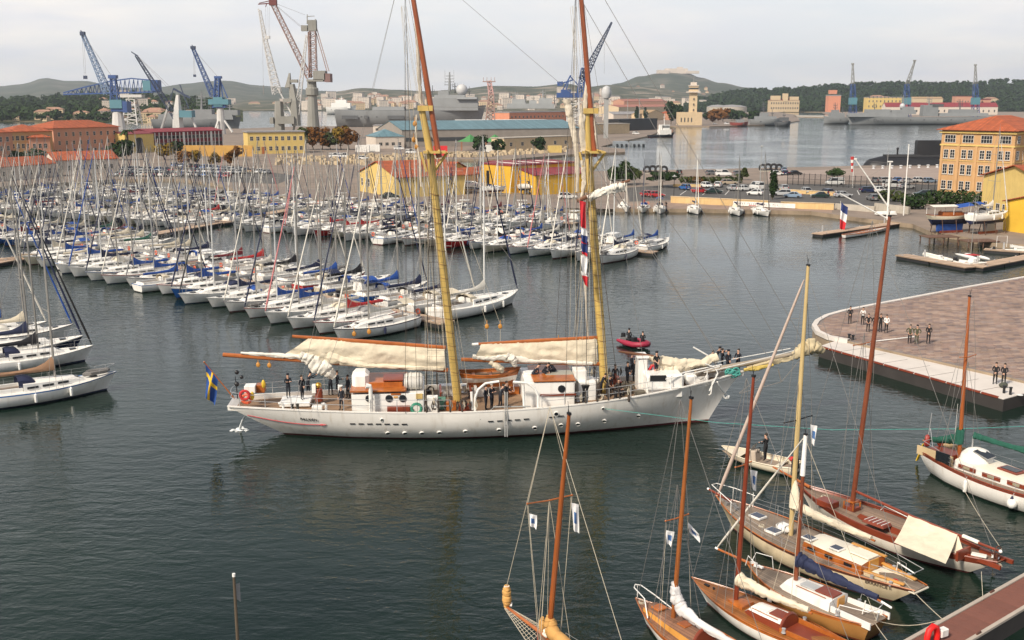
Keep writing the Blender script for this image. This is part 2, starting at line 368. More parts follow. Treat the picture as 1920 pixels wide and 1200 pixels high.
def hill(name,sk,Yf,Yr,m,n=90,rough=.06,rows=16):
 us=[sk[0][0]+(sk[-1][0]-sk[0][0])*i/n for i in range(n+1)]
 def top(u):
  for a,b in zip(sk,sk[1:]):
   if a[0]<=u<=b[0]:f=(u-a[0])/(b[0]-a[0]);f=f*f*(3-2*f);return a[1]+(b[1]-a[1])*f
  return sk[-1][1]
 def pt(u,f):
  Y=Yf+(Yr-Yf)*f;r=PY(u,top(u),Yr);x=r.x/Yr*Y
  k=f if f<=1 else max(0,1-(f-1)/.6);k=.5-.5*cos(pi*k)if f>1 else(k**1.25)
  nz=noise.noise(Vector((x/160,Y/160,3.1)))+.5*noise.noise(Vector((x/60,Y/60,9)))
  return(x,Y,max(-.5,-1+r.z*k*(1+rough*nz*(1 if f<.93 else .25))+1.0*min(1,f*12)))
 mb=M();mb.grid([[pt(u,1.6*j/rows)for u in us]for j in range(rows+1)])
 HILL[name]=pt;return tag(part('hills',mb,m,None,60),kind='structure')
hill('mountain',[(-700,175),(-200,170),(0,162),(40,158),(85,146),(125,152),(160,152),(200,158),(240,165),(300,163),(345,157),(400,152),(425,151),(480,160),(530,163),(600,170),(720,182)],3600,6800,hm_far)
hill('left',[(-500,178),(-200,186),(0,190),(60,188),(120,186),(180,181),(240,178),(300,183),(360,188),(420,198),(455,207)],1150,2100,hm_green)
hill('middle',[(400,190),(520,186),(570,178),(625,172),(680,165),(740,168),(800,171),(860,167),(920,161),(1000,162),(1060,157),(1100,163),(1140,159),(1200,162),(1300,172),(1400,182)],2650,4600,hm_town,140)
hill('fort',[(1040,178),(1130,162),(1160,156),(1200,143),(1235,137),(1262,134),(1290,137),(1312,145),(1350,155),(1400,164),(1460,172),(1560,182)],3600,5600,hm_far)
hill('forest',[(1270,200),(1320,188),(1370,178),(1420,173),(1480,171),(1530,168),(1600,162),(1680,161),(1760,161),(1840,160),(1880,156),(1920,157),(2100,154),(2400,159)],2250,2900,hm_forest)
mb=M();mb.add([(-2600,2480,.6),(2500,2480,.6),(2600,3700,.6),(-2600,3700,.6)],[(0,1,2,3)]);struct('far_shore',mb,hm_town,0)
def leafmat(name,c,v=.35,sc=.8):
 m=mat(name,c,.9,v,sc,spec=.1,rv=.1);return m
pine=leafmat('pine_foliage',(.022,.042,.014));oak=leafmat('oak_foliage',(.028,.050,.015));autumn=leafmat('autumn_foliage',(.15,.065,.018));olive=leafmat('shrub_foliage',(.05,.065,.02));yellowleaf=leafmat('yellow_foliage',(.20,.13,.02))
bark=mat('bark',(.10,.07,.05),.95,.3,3)
def clump(mb,c,r,n,q,rg,flat=1.0):
 for _ in range(n):
  while 1:
   d=Vector((rg.uniform(-1,1),rg.uniform(-1,1),rg.uniform(-1,1)))
   if .05<d.length<1:break
  d=d.normalized()*(d.length**.45)
  p=Vector(c)+Vector((d.x*r,d.y*r,d.z*r*flat));s=q*rg.uniform(.6,1.4)
  nn=(d+Vector((rg.uniform(-.7,.7),rg.uniform(-.7,.7),rg.uniform(-.3,.9)))).normalized()
  e=nn.orthogonal().normalized()*s;g=nn.cross(e).normalized()*s*.75
  mb.add([p-e-g*.4,p+e*.2-g,p+e+g*.3,p-e*.3+g],[(0,1,2,3)])
def forest(hn,us,fs,n,tree_h,m,seed):
 rg=random.Random(seed);mb=M()
 for _ in range(n):
  u=rg.uniform(*us);f=rg.uniform(*fs);x,y,z=HILL[hn](u,f)
  h=tree_h*rg.uniform(.6,1.3);r=h*rg.uniform(.38,.6)
  for k in range(3):clump(mb,(x+rg.uniform(-.5,.5)*r,y+rg.uniform(-.5,.5)*r,z+h*rg.uniform(.35,.8)),r*rg.uniform(.55,.8),9,r*.42,rg,.65)
 return tag(part('woods',mb,m,None,0),kind='stuff')
forest('forest',(1285,2050),(.03,1.03),4600,12,pine,3)
forest('left',(-100,430),(.04,1.02),1300,10,oak,5)
def tree(name,label,loc,h,r,m,group=None,trunk=.3,tall=1.0,leaf=.35,n=420,seed=1,cat='tree',lobes=9):
 rg=random.Random(seed);t=thing(name,label,cat,loc,rg.uniform(0,6),group)
 tb=M();rt=.06*h**.8*.6
 tb.path([(0,0,0),(.04*h,0,h*trunk),(.02*h,.03*h,h*.75)],[rt,rt*.75,rt*.25],7)
 for k in range(5):
  a=k*1.3+rg.random();tb.path([(.03*h,.01*h,h*(trunk+.06*k)),(cos(a)*r*.5,sin(a)*r*.5,h*(trunk+.18+.08*k))],[rt*.5,rt*.12],5)
 part('trunk',tb,bark,t)
 cb=M();zc=h*(trunk+(1-trunk)*.5);hz=h*(1-trunk)*.5
 for k in range(lobes):
  a=rg.uniform(0,2*pi);q=sqrt(rg.random())*.62;zz=rg.uniform(-.6,.62)
  clump(cb,(cos(a)*q*r,sin(a)*q*r,zc+zz*hz),r*rg.uniform(.36,.55)*(1-.25*abs(zz)),n//lobes,leaf,rg,min(1.0,hz/r)*tall)
 part('crown',cb,m,t,0);return t
def shrub(name,label,loc,w,d,h,m,rz=0,n=500,leaf=.22,seed=1,cat='shrub',group=None):
 rg=random.Random(seed);t=thing(name,label,cat,loc,rz,group);cb=M();k=max(3,int(w/h*1.6))
 for i in range(k):clump(cb,((i+.5)/k*w-w/2+rg.uniform(-.2,.2),rg.uniform(-.15,.15)*d,h*rg.uniform(.42,.56)),h*.55,n//k,leaf,rg,.9)
 part('foliage',cb,m,t,0)
 sb=M()
 for i in range(k):sb.tube(((i+.5)/k*w-w/2,0,0),((i+.5)/k*w-w/2,.1,h*.5),.05,.03,5)
 part('stem',sb,bark,t);return t
stucco_o=mat('orange_stucco',(.50,.30,.14),.9,.1,.5,kind='streak')
stucco_y=mat('yellow_stucco',(.60,.44,.15),.9,.1,.5,kind='streak')
stucco_p=mat('pink_stucco',(.55,.27,.17),.9,.1,.5,kind='streak')
stucco_c=mat('cream_stucco',(.60,.46,.29),.9,.1,.5,kind='streak')
stucco_w=mat('pale_stucco',(.62,.54,.46),.9,.1,.5,kind='streak')
ochre=mat('ochre_stucco',(.52,.30,.08),.9,.12,.5,kind='streak')
tileroof=mat('terracotta_tiles',(.40,.09,.03),.9,.25,.8,col2=(.25,.07,.03),kind='corr',bump=.2)
redroof=mat('red_metal_roof',(.24,.03,.035),.6,.15,.5,kind='corr')
blueroof=mat('blue_metal_roof',(.12,.21,.24),.5,.15,.3,kind='corr')
greyroof=mat('grey_roof',(.26,.25,.25),.7,.15,.3)
winframe=mat('white_window_frame',(.62,.58,.52),.6,.08,3)
navalgrey=mat('naval_grey',(.22,.23,.235),.6,.1,.15,kind='streak')
navaldark=mat('naval_dark',(.09,.095,.10),.7,.1,.15)
WM={}
def win_mesh(w,h,nx,ny,fr):
 k=(w,h,nx,ny,fr)
 if k not in WM:
  mb=M();f=fr
  for x in(-w/2,w/2):mb.box((x,-.03,h/2),(f,.09,h+f))
  for z in(0,h):mb.box((0,-.03,z),(w-f,.09,f))
  for i in range(1,nx):mb.box((-w/2+w*i/nx,-.02,h/2),(f*.7,.06,h-f))
  for j in range(1,ny):mb.box((0,-.022,h*j/ny),(w-f,.05,f*.7))
  pb=M();pb.box((0,-.005,h/2),(w,.02,h))
  sb=M();sb.box((0,-.09,-f),(w+.25,.22,.08))
  WM[k]=(mb.mesh('window',winframe,0),pb.mesh('pane',darkglass,0),sb.mesh('sill',winframe,0))
 return WM[k]
def window(par,x,y,z,w,h,nx=2,ny=2,fr=.07,rz=0,sill=False):
 a,b,c=win_mesh(w,h,nx,ny,fr)
 o=link('window',a,par,(x,y,z),(0,0,rz));link('pane',b,o)
 if sill:link('sill',c,o)
 return o
def front(pl,pr):pl,pr=Vector(pl),Vector(pr);d=pr-pl;return(pl.x,pl.y,ZQ),atan2(d.y,d.x),hypot(d.x,d.y)
def roof_mb(w,d,h,kind,rh,ov,m=None):
 r=M();x0,x1,y0,y1=-ov,w+ov,-ov,d+ov
 if kind=='flat':r.box((w/2,d/2,h+rh/2),(w+2*ov,d+2*ov,rh))
 elif kind=='hip':
  i=min(x1-x0,y1-y0)/2
  if x1-x0>=y1-y0:a,b=(x0+i,(y0+y1)/2,h+rh),(x1-i,(y0+y1)/2,h+rh)
  else:a,b=((x0+x1)/2,y0+i,h+rh),((x0+x1)/2,y1-i,h+rh)
  c=[(x0,y0,h),(x1,y0,h),(x1,y1,h),(x0,y1,h)];e=[(x,y,h+.14)for x,y,_ in c]
  if x1-x0>=y1-y0:r.add(c+e+[a,b],[(0,3,2,1),(0,1,5,4),(1,2,6,5),(2,3,7,6),(3,0,4,7),(4,5,9,8),(5,6,9),(6,7,8,9),(7,4,8)])
  else:r.add(c+e+[a,b],[(0,3,2,1),(0,1,5,4),(1,2,6,5),(2,3,7,6),(3,0,4,7),(4,5,8),(5,6,9,8),(6,7,9),(7,4,8,9)])
 elif kind in('gablex','gabley'):
  t=.16
  if kind=='gablex':pr=[(y0,h),((y0+y1)/2,h+rh),(y1,h)];f=lambda s,q:(s,q[0],q[1]);ends=(x0,x1)
  else:pr=[(x0,h),((x0+x1)/2,h+rh),(x1,h)];f=lambda s,q:(q[0],s,q[1]);ends=(y0,y1)
  ring=pr+[(q[0],q[1]+t)for q in pr[::-1]]
  r.loft([[f(s,q)for q in ring]for s in ends])
 return r
def building(name,label,pl,pr,d,h,wm,roof='hip',rm=tileroof,rh=2.0,ov=.4,rows=(),bays=0,ww=1.0,side=0,z0=0,cat='building',group=None,gab=True,nx=2,ny=2,sill=False,margin=.8,fr=.07,cornice=False):
 loc,rz,w=front(pl,pr);t=thing(name,label,cat,(loc[0],loc[1],loc[2]+z0),rz,group)
 wb=M();wb.box((w/2,d/2,h/2),(w,d,h))
 if roof=='gabley' and gab:wb.add([(0,y,h)for y in(0,d)]+[(w/2,y,h+rh*.97)for y in(0,d)]+[(w,y,h)for y in(0,d)],[(0,4,2),(1,3,5)])
 if roof=='gablex' and gab:wb.add([(x,0,h)for x in(0,w)]+[(x,d/2,h+rh*.97)for x in(0,w)]+[(x,d,h)for x in(0,w)],[(0,2,4),(1,5,3)])
 part('wall',wb,wm,t,0)
 part('roof',roof_mb(w,d,h,roof,rh,ov),rm,t,0)
 if cornice:
  cb=M();cb.box((w/2,-.08,h-.35),(w+.3,.3,.3));cb.box((w+.08,d/2,h-.35),(.3,d+.3,.3));part('cornice',cb,winframe if cornice is True else cornice,t,0)
 for z,wh in rows:
  for i in range(bays):window(t,margin+(w-2*margin)*(i+.5)/bays,0,z,ww,wh,nx,ny,fr,0,sill)
  for i in range(side):window(t,w,margin+(d-2*margin)*(i+.5)/side,z,ww,wh,nx,ny,fr,pi/2,sill)
 return t,w
A,B=P(1757,362,ZQ),P(1893,371,ZQ)
t,w=building('office_building','four-storey orange office block with red hipped roof beside the submarine quay',A,B,26,15.2,stucco_o,'hip',tileroof,3.4,1.0)
pl=M()
for i in range(5):pl.box((w*i/4+(.35 if i==0 else-.35 if i==4 else 0),-.09,5.8),(.55,.2,11.4))
for i in range(6):pl.box((w+.09,.4+25.2*i/5,5.8),(.2,.55,11.4))
part('pilaster',pl,stucco_o,t,0)
cb=M()
for z,hh,o in((11.7,.35,.22),(14.7,.4,.45),(8.0,.12,.12)):cb.box((w/2,-o/2,z),(w+2*o,o,hh));cb.box((w+o/2,13,z),(o,26,hh))
part('cornice',cb,stucco_y,t,0)
for fl,z,hh in((0,1.2,2.0),(1,4.8,2.3),(2,8.6,2.0),(3,12.3,1.75)):
 for i in range(4):
  c=w*(i+.5)/4
  if fl==3:window(t,c,0,z,2.6,hh,4,2,.09)
  else:
   for s in(-.78,.78):window(t,c+s,0,z,1.1,hh,2,3,.09,0,True)
 for i in range(7):window(t,w,2+3.6*i,z,1.5,hh,2,3,.09,pi/2)
dp=M();dp.tube((w*.27,-.2,0),(w*.27,-.2,14.5),.08,.08,6);part('downpipe',dp,stucco_o,t)
A,B=P(1838,402,ZQ),P(1960,425,ZQ)
t,w=building('boathouse','pale yellow gabled boathouse with red tiled roof at the boat yard',A,B,22,7.6,stucco_y,'gabley',tileroof,2.6,.6)
for i in range(4):window(t,1.4+2.15*i,0,.7,1.25,2.0,2,2,.09)
A,B=P(1880,432,ZQ),P(1990,448,ZQ)
building('lean_to_shed','small bright yellow shed with red roof in front of the boathouse',A,B,5,5.0,mat('bright_yellow_stucco',(.68,.42,.04),.9,.1,.5),'gabley',tileroof,1.6,.4)
chrome_y=mat('chrome_yellow_wall',(.62,.36,.03),.85,.1,.4,kind='streak')
A,B=P(898,350,ZQ),P(1075,351,ZQ)
t,w=building('boat_shed','large chrome yellow boat shed with flat dark red roof on the wharf',P(902,357,ZQ),P(958,363,ZQ),22,6.6,chrome_y,'flat',redroof,.35,.15)
db=M();db.box((2.9,-.03,2.6),(1.1,.1,5.0));part('door',db,black,t,0)
sk=M()
for i in range(3):sk.box((w*.55,4+6*i,7.0),(w*.7,.6,.1))
part('skylight',sk,paint,t,0)
t,w=building('boat_shed','lower chrome yellow annex with dark red roof right of the tall boat shed',P(1004,366,ZQ),P(1110,360,ZQ),14,4.6,chrome_y,'gablex',redroof,1.2,.3)
sk=M();sk.box((w*.3,3.2,5.28),(.5,4,.08),0,rx=.16);part('skylight',sk,paint,t,0)
t,w=building('boat_shed','wide chrome yellow rear hall with red roof behind the boat sheds',P(955,356,ZQ),P(1080,352,ZQ),16,6.2,chrome_y,'flat',redroof,.3,.15)
sk=M()
for i in range(4):sk.box((2+4.2*i,6,6.55),(.7,9,.1),.3)
part('skylight',sk,paint,t,0)
t,w=building('harbour_house','long yellow harbour house with orange tiled roof behind the main mast',P(674,358,ZQ),P(744,371,ZQ),18,4.6,stucco_y,'gabley',tileroof,3.2,.4)
for i in range(2):window(t,2.0+4.2*i,0,1.6,.9,1.8,1,2,.12)
building('harbour_house','low yellow wing with terracotta roof right of the main mast',P(760,352,ZQ),P(832,356,ZQ),12,4.2,stucco_y,'gablex',tileroof,2.4,.4,rows=((1.2,1.6),),bays=3)
t,w=building('harbour_house','small cream gabled house with dark doorway left of the boat sheds',P(840,358,ZQ),P(868,360,ZQ),12,4.0,stucco_c,'gabley',tileroof,1.6,.4)
db=M();db.box((1.6,-.03,1.5),(1.8,.1,3.0));part('door',db,black,t,0)
def bar(label,pxl,pxr,d,h,wm,rows,bays,rh=2.6,**k):return building('barracks',label,P(*pxl,ZQ),P(*pxr,ZQ),d,h,wm,'hip',tileroof,rh,.6,rows,bays,1.1,**k)
bar('orange barracks with a hipped roof at the left edge of the photo',(-70,312),(28,306),14,11,stucco_p,((1.2,1.7),(4.6,1.7),(7.8,1.7)),7)
bar('ochre barracks with dark windows between the pink wing and the long block',(18,301),(102,298),16,10.6,stucco_o,((1.2,1.7),(4.4,1.7),(7.4,1.7)),8)
bar('small pink tower wing with its own hipped roof in front of the barracks',(58,300),(97,299),8,8.4,stucco_p,((1,1.7),(4.4,1.7)),3,1.6)
bar('long pink three-storey barracks with orange roof and grey gable',(104,294),(226,287),17,11.2,stucco_p,((1.2,1.6),(4.6,1.6),(8.0,1.6)),9,3.0)
bar('low orange roofed annex half hidden at the left edge',(-60,325),(14,322),9,4.2,stucco_p,((1.2,1.4),),4,1.6)
building('row_house','long low white quay house with orange tiled roof behind the far masts',P(105,328,ZQ),P(222,323,ZQ),11,4.2,stucco_w,'gablex',tileroof,2.4,.4,rows=((1.3,1.4),),bays=8,ww=.9)
building('row_house','low cream quay house with orange roof at the left edge',P(-120,350,ZQ),P(106,331,ZQ),10,3.8,stucco_w,'gablex',tileroof,2.2,.4,rows=((1.2,1.4),),bays=12,ww=.9)
t,w=building('school_building','long two-storey building with dark red panels and white columns',P(284,283,ZQ),P(418,277,ZQ),16,8.2,maroon,'gablex',redroof,1.4,.5)
for i in range(19):m_=M();m_.box((w*i/18,-.12,4.0),(.35 if i not in(8,15)else 1.1,.4,8.0));part('column',m_,paint,t,0)
for z in(2.6,5.9):
 for i in range(18):window(t,w*(i+.5)/18,0,z-.8,w/18*.75,1.5,1,1,.06)
t,w=building('gate_building','ochre hall with a tall dark arched gateway beside the palm',P(236,288,ZQ),P(290,285,ZQ),14,8,stucco_y,'gablex',redroof,1.0,.3)
g=M();g.prism([(6.0,-.06),(9.8,-.06),(9.8,.02),(6.0,.02)],0,5.6);g.k=0
g.add([(7.9+1.9*cos(pi*i/10),-.06,5.6+1.0*sin(pi*i/10))for i in range(11)],[tuple(range(11))]);part('gateway',g,black,t,0)
solo('ochre_wall','long ochre boundary wall beside the red-panelled school','wall',M().box((0,0,2.2),(32,.5,4.4),.0),ochre,loc=P(403,293,ZQ),rot=(0,0,-.08),smooth=0)
t,w=building('customs_building','two-storey bright yellow building with flat roof in front of the grey crane',P(466,289,ZQ),P(572,287,ZQ),12,9.0,stucco_y,'flat',greyroof,.5,.4)
for z in(1.4,5.6):
 for i in range(9):window(t,1.6+(w-3.2)*i/8,0,z,1.3,1.7,2,2,.08)
db=M();db.box((w*.26,-.03,1.5),(1.3,.1,3));part('door',db,varnish,t,0)
def shed(label,pxl,pxr,d,h,wm,roof,rm,rh,rows=(),bays=0,name='dockyard_shed',ww=1.6,ov=.3,**k):return building(name,label,P(*pxl,ZQ),P(*pxr,ZQ),d,h,wm,roof,rm,rh,ov,rows,bays,ww,**k)
darkband=mat('dark_glazing_band',(.05,.055,.06),.4,.2,1)
t,w=shed('very long dockyard shed with pale blue roof across the far quay',(754,276),(1085,270),40,8.2,mat('shed_grey_wall',(.27,.24,.21),.9,.12,.3),'gablex',blueroof,4.0)[0:2]
bd=M();bd.box((w*.2,-.05,3.6),(w*.36,.12,1.8));part('window_band',bd,darkband,t,0)
shed('square pavilion with a pointed pale blue roof left of the long shed',(705,279),(758,278),16,5.5,stucco_w,'hip',blueroof,3.4,((1.5,1.4),),4)
shed('low beige office with flat roof left of the blue shed',(700,262),(752,262),14,8,stucco_w,'flat',greyroof,.5,((5.2,1.4),),5)
shed('white ribbed long roof behind the blue shed',(862,244),(1030,243),20,6.5,stucco_w,'flat',paint,1.2)
t,w=shed('salmon pink dockyard office with two rows of square windows',(955,240),(1072,236),18,12.5,mat('salmon_stucco',(.60,.25,.15),.9,.1,.4),'flat',greyroof,.5,((3.0,1.8),(8.0,1.8)),17,ww=1.7)
shed('small salmon annex left of the white roof behind the mast',(806,246),(845,246),12,7,stucco_p,'flat',greyroof,.4,((3.5,1.4),),4)
shed('small violet grey shed between annex and white roof',(846,247),(864,247),12,7,mat('violet_grey',(.20,.22,.34),.8,.1,.4),'flat',greyroof,.4)
shed('cream stone store behind the rubble wall on the far quay',(945,284),(1072,278),8,5.6,stucco_c,'flat',concrete,.4,((2.2,1.6),),6)
shed('pale yellow store with flat top near the barges',(1112,252),(1180,250),12,6.5,stucco_c,'flat',concrete,.5)
shed('long ochre warehouse with low red roof behind the radar dome',(1160,214),(1262,212),40,12,stucco_c,'gablex',mat('faded_red_roof',(.34,.13,.09),.9,.2,.4),4)
shed('wide faded red roofed hall on the far point',(1170,209.5),(1250,209),40,22,stucco_p,'gablex',mat('faded_red_roof',(.34,.13,.09)),5)
shed('grey roofed workshop below the ochre warehouse',(1150,226),(1225,225),20,7,stucco_w,'gablex',greyroof,3)
shed('tan gabled workshop between dark cypresses',(1212,226),(1245,225),20,7,stucco_c,'gabley',mat('tan_roof',(.36,.24,.13),.9,.2,.4),5)
t,w=shed('black tarred coal store on the naval quay',(1160,246),(1232,243),12,8.5,black,'flat',black,.3)
shed('low pink house at the left end of the point',(1240,225),(1262,225),14,8,stucco_p,'hip',tileroof,3)
A,B=P(1272,235,ZQ),P(1316,235,ZQ);loc,rz,w=front(A,B)
t=thing('signal_tower','cream harbour signal tower with wide lookout gallery on the point','tower',loc,rz)
b=M();b.box((w/2,7,6),(w,14,12));part('base',b,stucco_c,t,0)
b=M();b.box((w*.63,5,18.5),(6.6,6.6,25));part('shaft',b,stucco_c,t,0)
b=M();b.box((w*.63,5,30.4),(11.5,11.5,1.0));b.box((w*.63,5,36.2),(8.6,8.6,.8));b.box((w*.63,5,38.0),(5,5,2.6));part('gallery',b,stucco_w,t,0)
b=M();b.box((w*.63,5,33.3),(7.6,7.6,4.8));part('lookout',b,stucco_c,t,0)
b=M();b.box((w*.63,5,33.6),(7.8,7.8,1.5));part('window_band',b,darkband,t,0)
for i in range(4):b=M();b.box((2.5+3.2*i,-.05,5),(1.0,.2,4));part('window',b,darkband,t,0)
for i in range(3):b=M();b.box((w*.63,1.2,14+5*i),(1.0,.2,2));part('window',b,darkband,t,0)
b=M();b.tube((w*.63,5,39),(w*.63,5,46),.25,.1,5);part('aerial',b,grey,t)
def far(label,u0,u1,vb,vt,wm,rm,roof='flat',rh=2,rows=(),bays=0,name='dockyard_building',d=20,**k):
 A,B=P(u0,vb,ZQ),P(u1,vb,ZQ);s=FPX/(A.y/CP)*1.02;return building(name,label,A,B,d,(vb-vt)/s,wm,roof,rm,rh,.5,rows,bays,2.2,**k)
t,w=far('cream palace-like headquarters with a central turret on the far shore',1443,1498,210,189,stucco_c,redroof,'hip',3,((6,4),(16,4)),12,name='headquarters')
b=M();b.box((w*.52,4,30),(10,10,16));part('turret',b,stucco_c,t,0)
b=M();b.box((w*.2,6,29),(w*.3,12,9));b.box((w*.82,6,28),(w*.3,12,7));part('upper_storey',b,stucco_c,t,0)
t,w=far('tall salmon block with a smaller top box on the far shore',1552,1575,210,181,mat('salmon_stucco',(.6,.25,.15)),greyroof,name='apartment_block')
b=M();b.box((w*.38,6,41),(w*.6,10,8));part('upper_storey',b,MT['salmon_stucco'],t,0)
far('cream office block with open galleries behind the frigate',1624,1690,211,184,stucco_y,greyroof,'flat',1,((10,4),(20,4),(28,4)),9)
far('long building with dark red roof behind the frigates',1660,1870,215,201,stucco_w,redroof,'gablex',7,((4,4),),20)
far('tan warehouse behind the red roofed building',1710,1766,209,186,stucco_c,mat('tan_roof',(.36,.24,.13)),'gablex',4)
far('pink block right of the tan warehouse',1790,1822,209,182,stucco_p,redroof,'flat',1,((12,3),(20,3)),6)
far('small pink house under the right hand crane',1842,1856,209,188,stucco_p,redroof)
far('white villa high among the pines',1660,1695,203,170,stucco_w,paint,d=30)
far('pale low house between trees at the far right',1856,1890,206,180,stucco_w,tileroof)
far('small white storehouse behind the moored boats',1632,1658,217,209,stucco_w,tileroof,'hip',3)
for i,(u,w_)in enumerate(((1345,22),(1372,30))):
 o=P(u,210.5,ZQ);t=thing('storage_tank',('left' if i==0 else 'right')+' white oil tank with shallow dome behind the trees of the point','tank',o)
 b=M();b.lathe([(w_,0),(w_,11)],24);part('shell',b,concrete,t);b=M();b.lathe([(w_+.3,11),(w_*.6,14),(.5,15.5)],24);part('roof',b,greyroof,t)
hs={};fadedroof=mat('faded_tiles',(.34,.19,.13),.9,.2,.3)
for k,(w_,d_,h_,m_,r_)in enumerate(((18,14,12,stucco_w,fadedroof),(14,12,8,stucco_c,fadedroof),(26,16,26,stucco_w,greyroof),(34,16,14,stucco_c,fadedroof))):
 b=M();b.box((0,0,h_/2-3),(w_,d_,h_+6));b.k=1;q=roof_mb(w_,d_,h_,'flat' if k==2 else 'hip',1 if k==2 else 4,.6);b.add([(x-w_/2,y-d_/2,z)for x,y,z in q.v],q.f)
 b.k=2
 for fz in range(1,int(h_/4)+1):
  for i in range(int(w_/4.5)):b.box((-w_/2+2.5+4.5*i,-d_/2-.05,fz*4-2),(1.6,.2,1.8))
 hs[k]=b.mesh('hillside_house',[m_,r_,darkband],0)
HL={0:('hillside_house','pale villa with tiled roof far off on the hillside'),1:('hillside_house','small cream house with tiled roof far off on the hillside'),2:('apartment_block','pale flat roofed apartment block in the far town'),3:('hillside_house','long pale house row far off on the hillside')}
rg=random.Random(21)
def scatter(hn,us,fs,n,kinds,at='',sc=1.0):
 for _ in range(n):
  x,y,z=HILL[hn](rg.uniform(*us),rg.uniform(*fs));k=rg.choice(kinds)
  o=link(HL[k][0],hs[k],None,(x,y,z+1),(0,0,rg.uniform(-.4,.4)));q_=sc*rg.uniform(.75,1.15);o.scale=(q_,q_,q_);tag(o,HL[k][1].replace(' on the hillside','').replace(' in the far town','')+at,'building',('villas','small houses','apartment blocks','house rows')[k]+at)
scatter('middle',(560,760),(.02,.5),60,(0,0,1,2,3),' on the hill left of the main mast');scatter('middle',(760,960),(.02,.45),45,(0,0,1,2,3),' on the hill behind the landing ship');scatter('middle',(960,1140),(.02,.5),45,(0,0,1,2,3),' on the ridge behind the blue crane')
scatter('middle',(1120,1340),(.0,.16),40,(0,2,2,3),' at the foot of the fortress hill')
scatter('fort',(1150,1330),(.15,.6),26,(0,1,1),' on the fortress hill itself')
scatter('left',(20,420),(.02,.2),30,(0,1,3),' along the shore behind the orange barracks',.62);scatter('left',(180,330),(.3,.7),8,(2,0,2),' high on the green hill behind the hammerhead crane',.7)
scatter('mountain',(300,700),(.0,.12),26,(2,0,3),' below the left mountain');scatter('forest',(1640,1900),(.08,.45),9,(0,3,1),' among the pines behind the frigates')
b=M();x,y,z=HILL['fort'](1266,.985);b.box((0,0,4),(120,40,26),0,(.96,.9));b.box((-70,-10,0),(60,50,18));b.box((80,-10,-2),(70,40,14));b.box((20,10,20),(30,14,10))
solo('fortress','pale stone fortress crowning the distant hill','fortress',b,stucco_w,loc=(x,y-30,z),smooth=0)
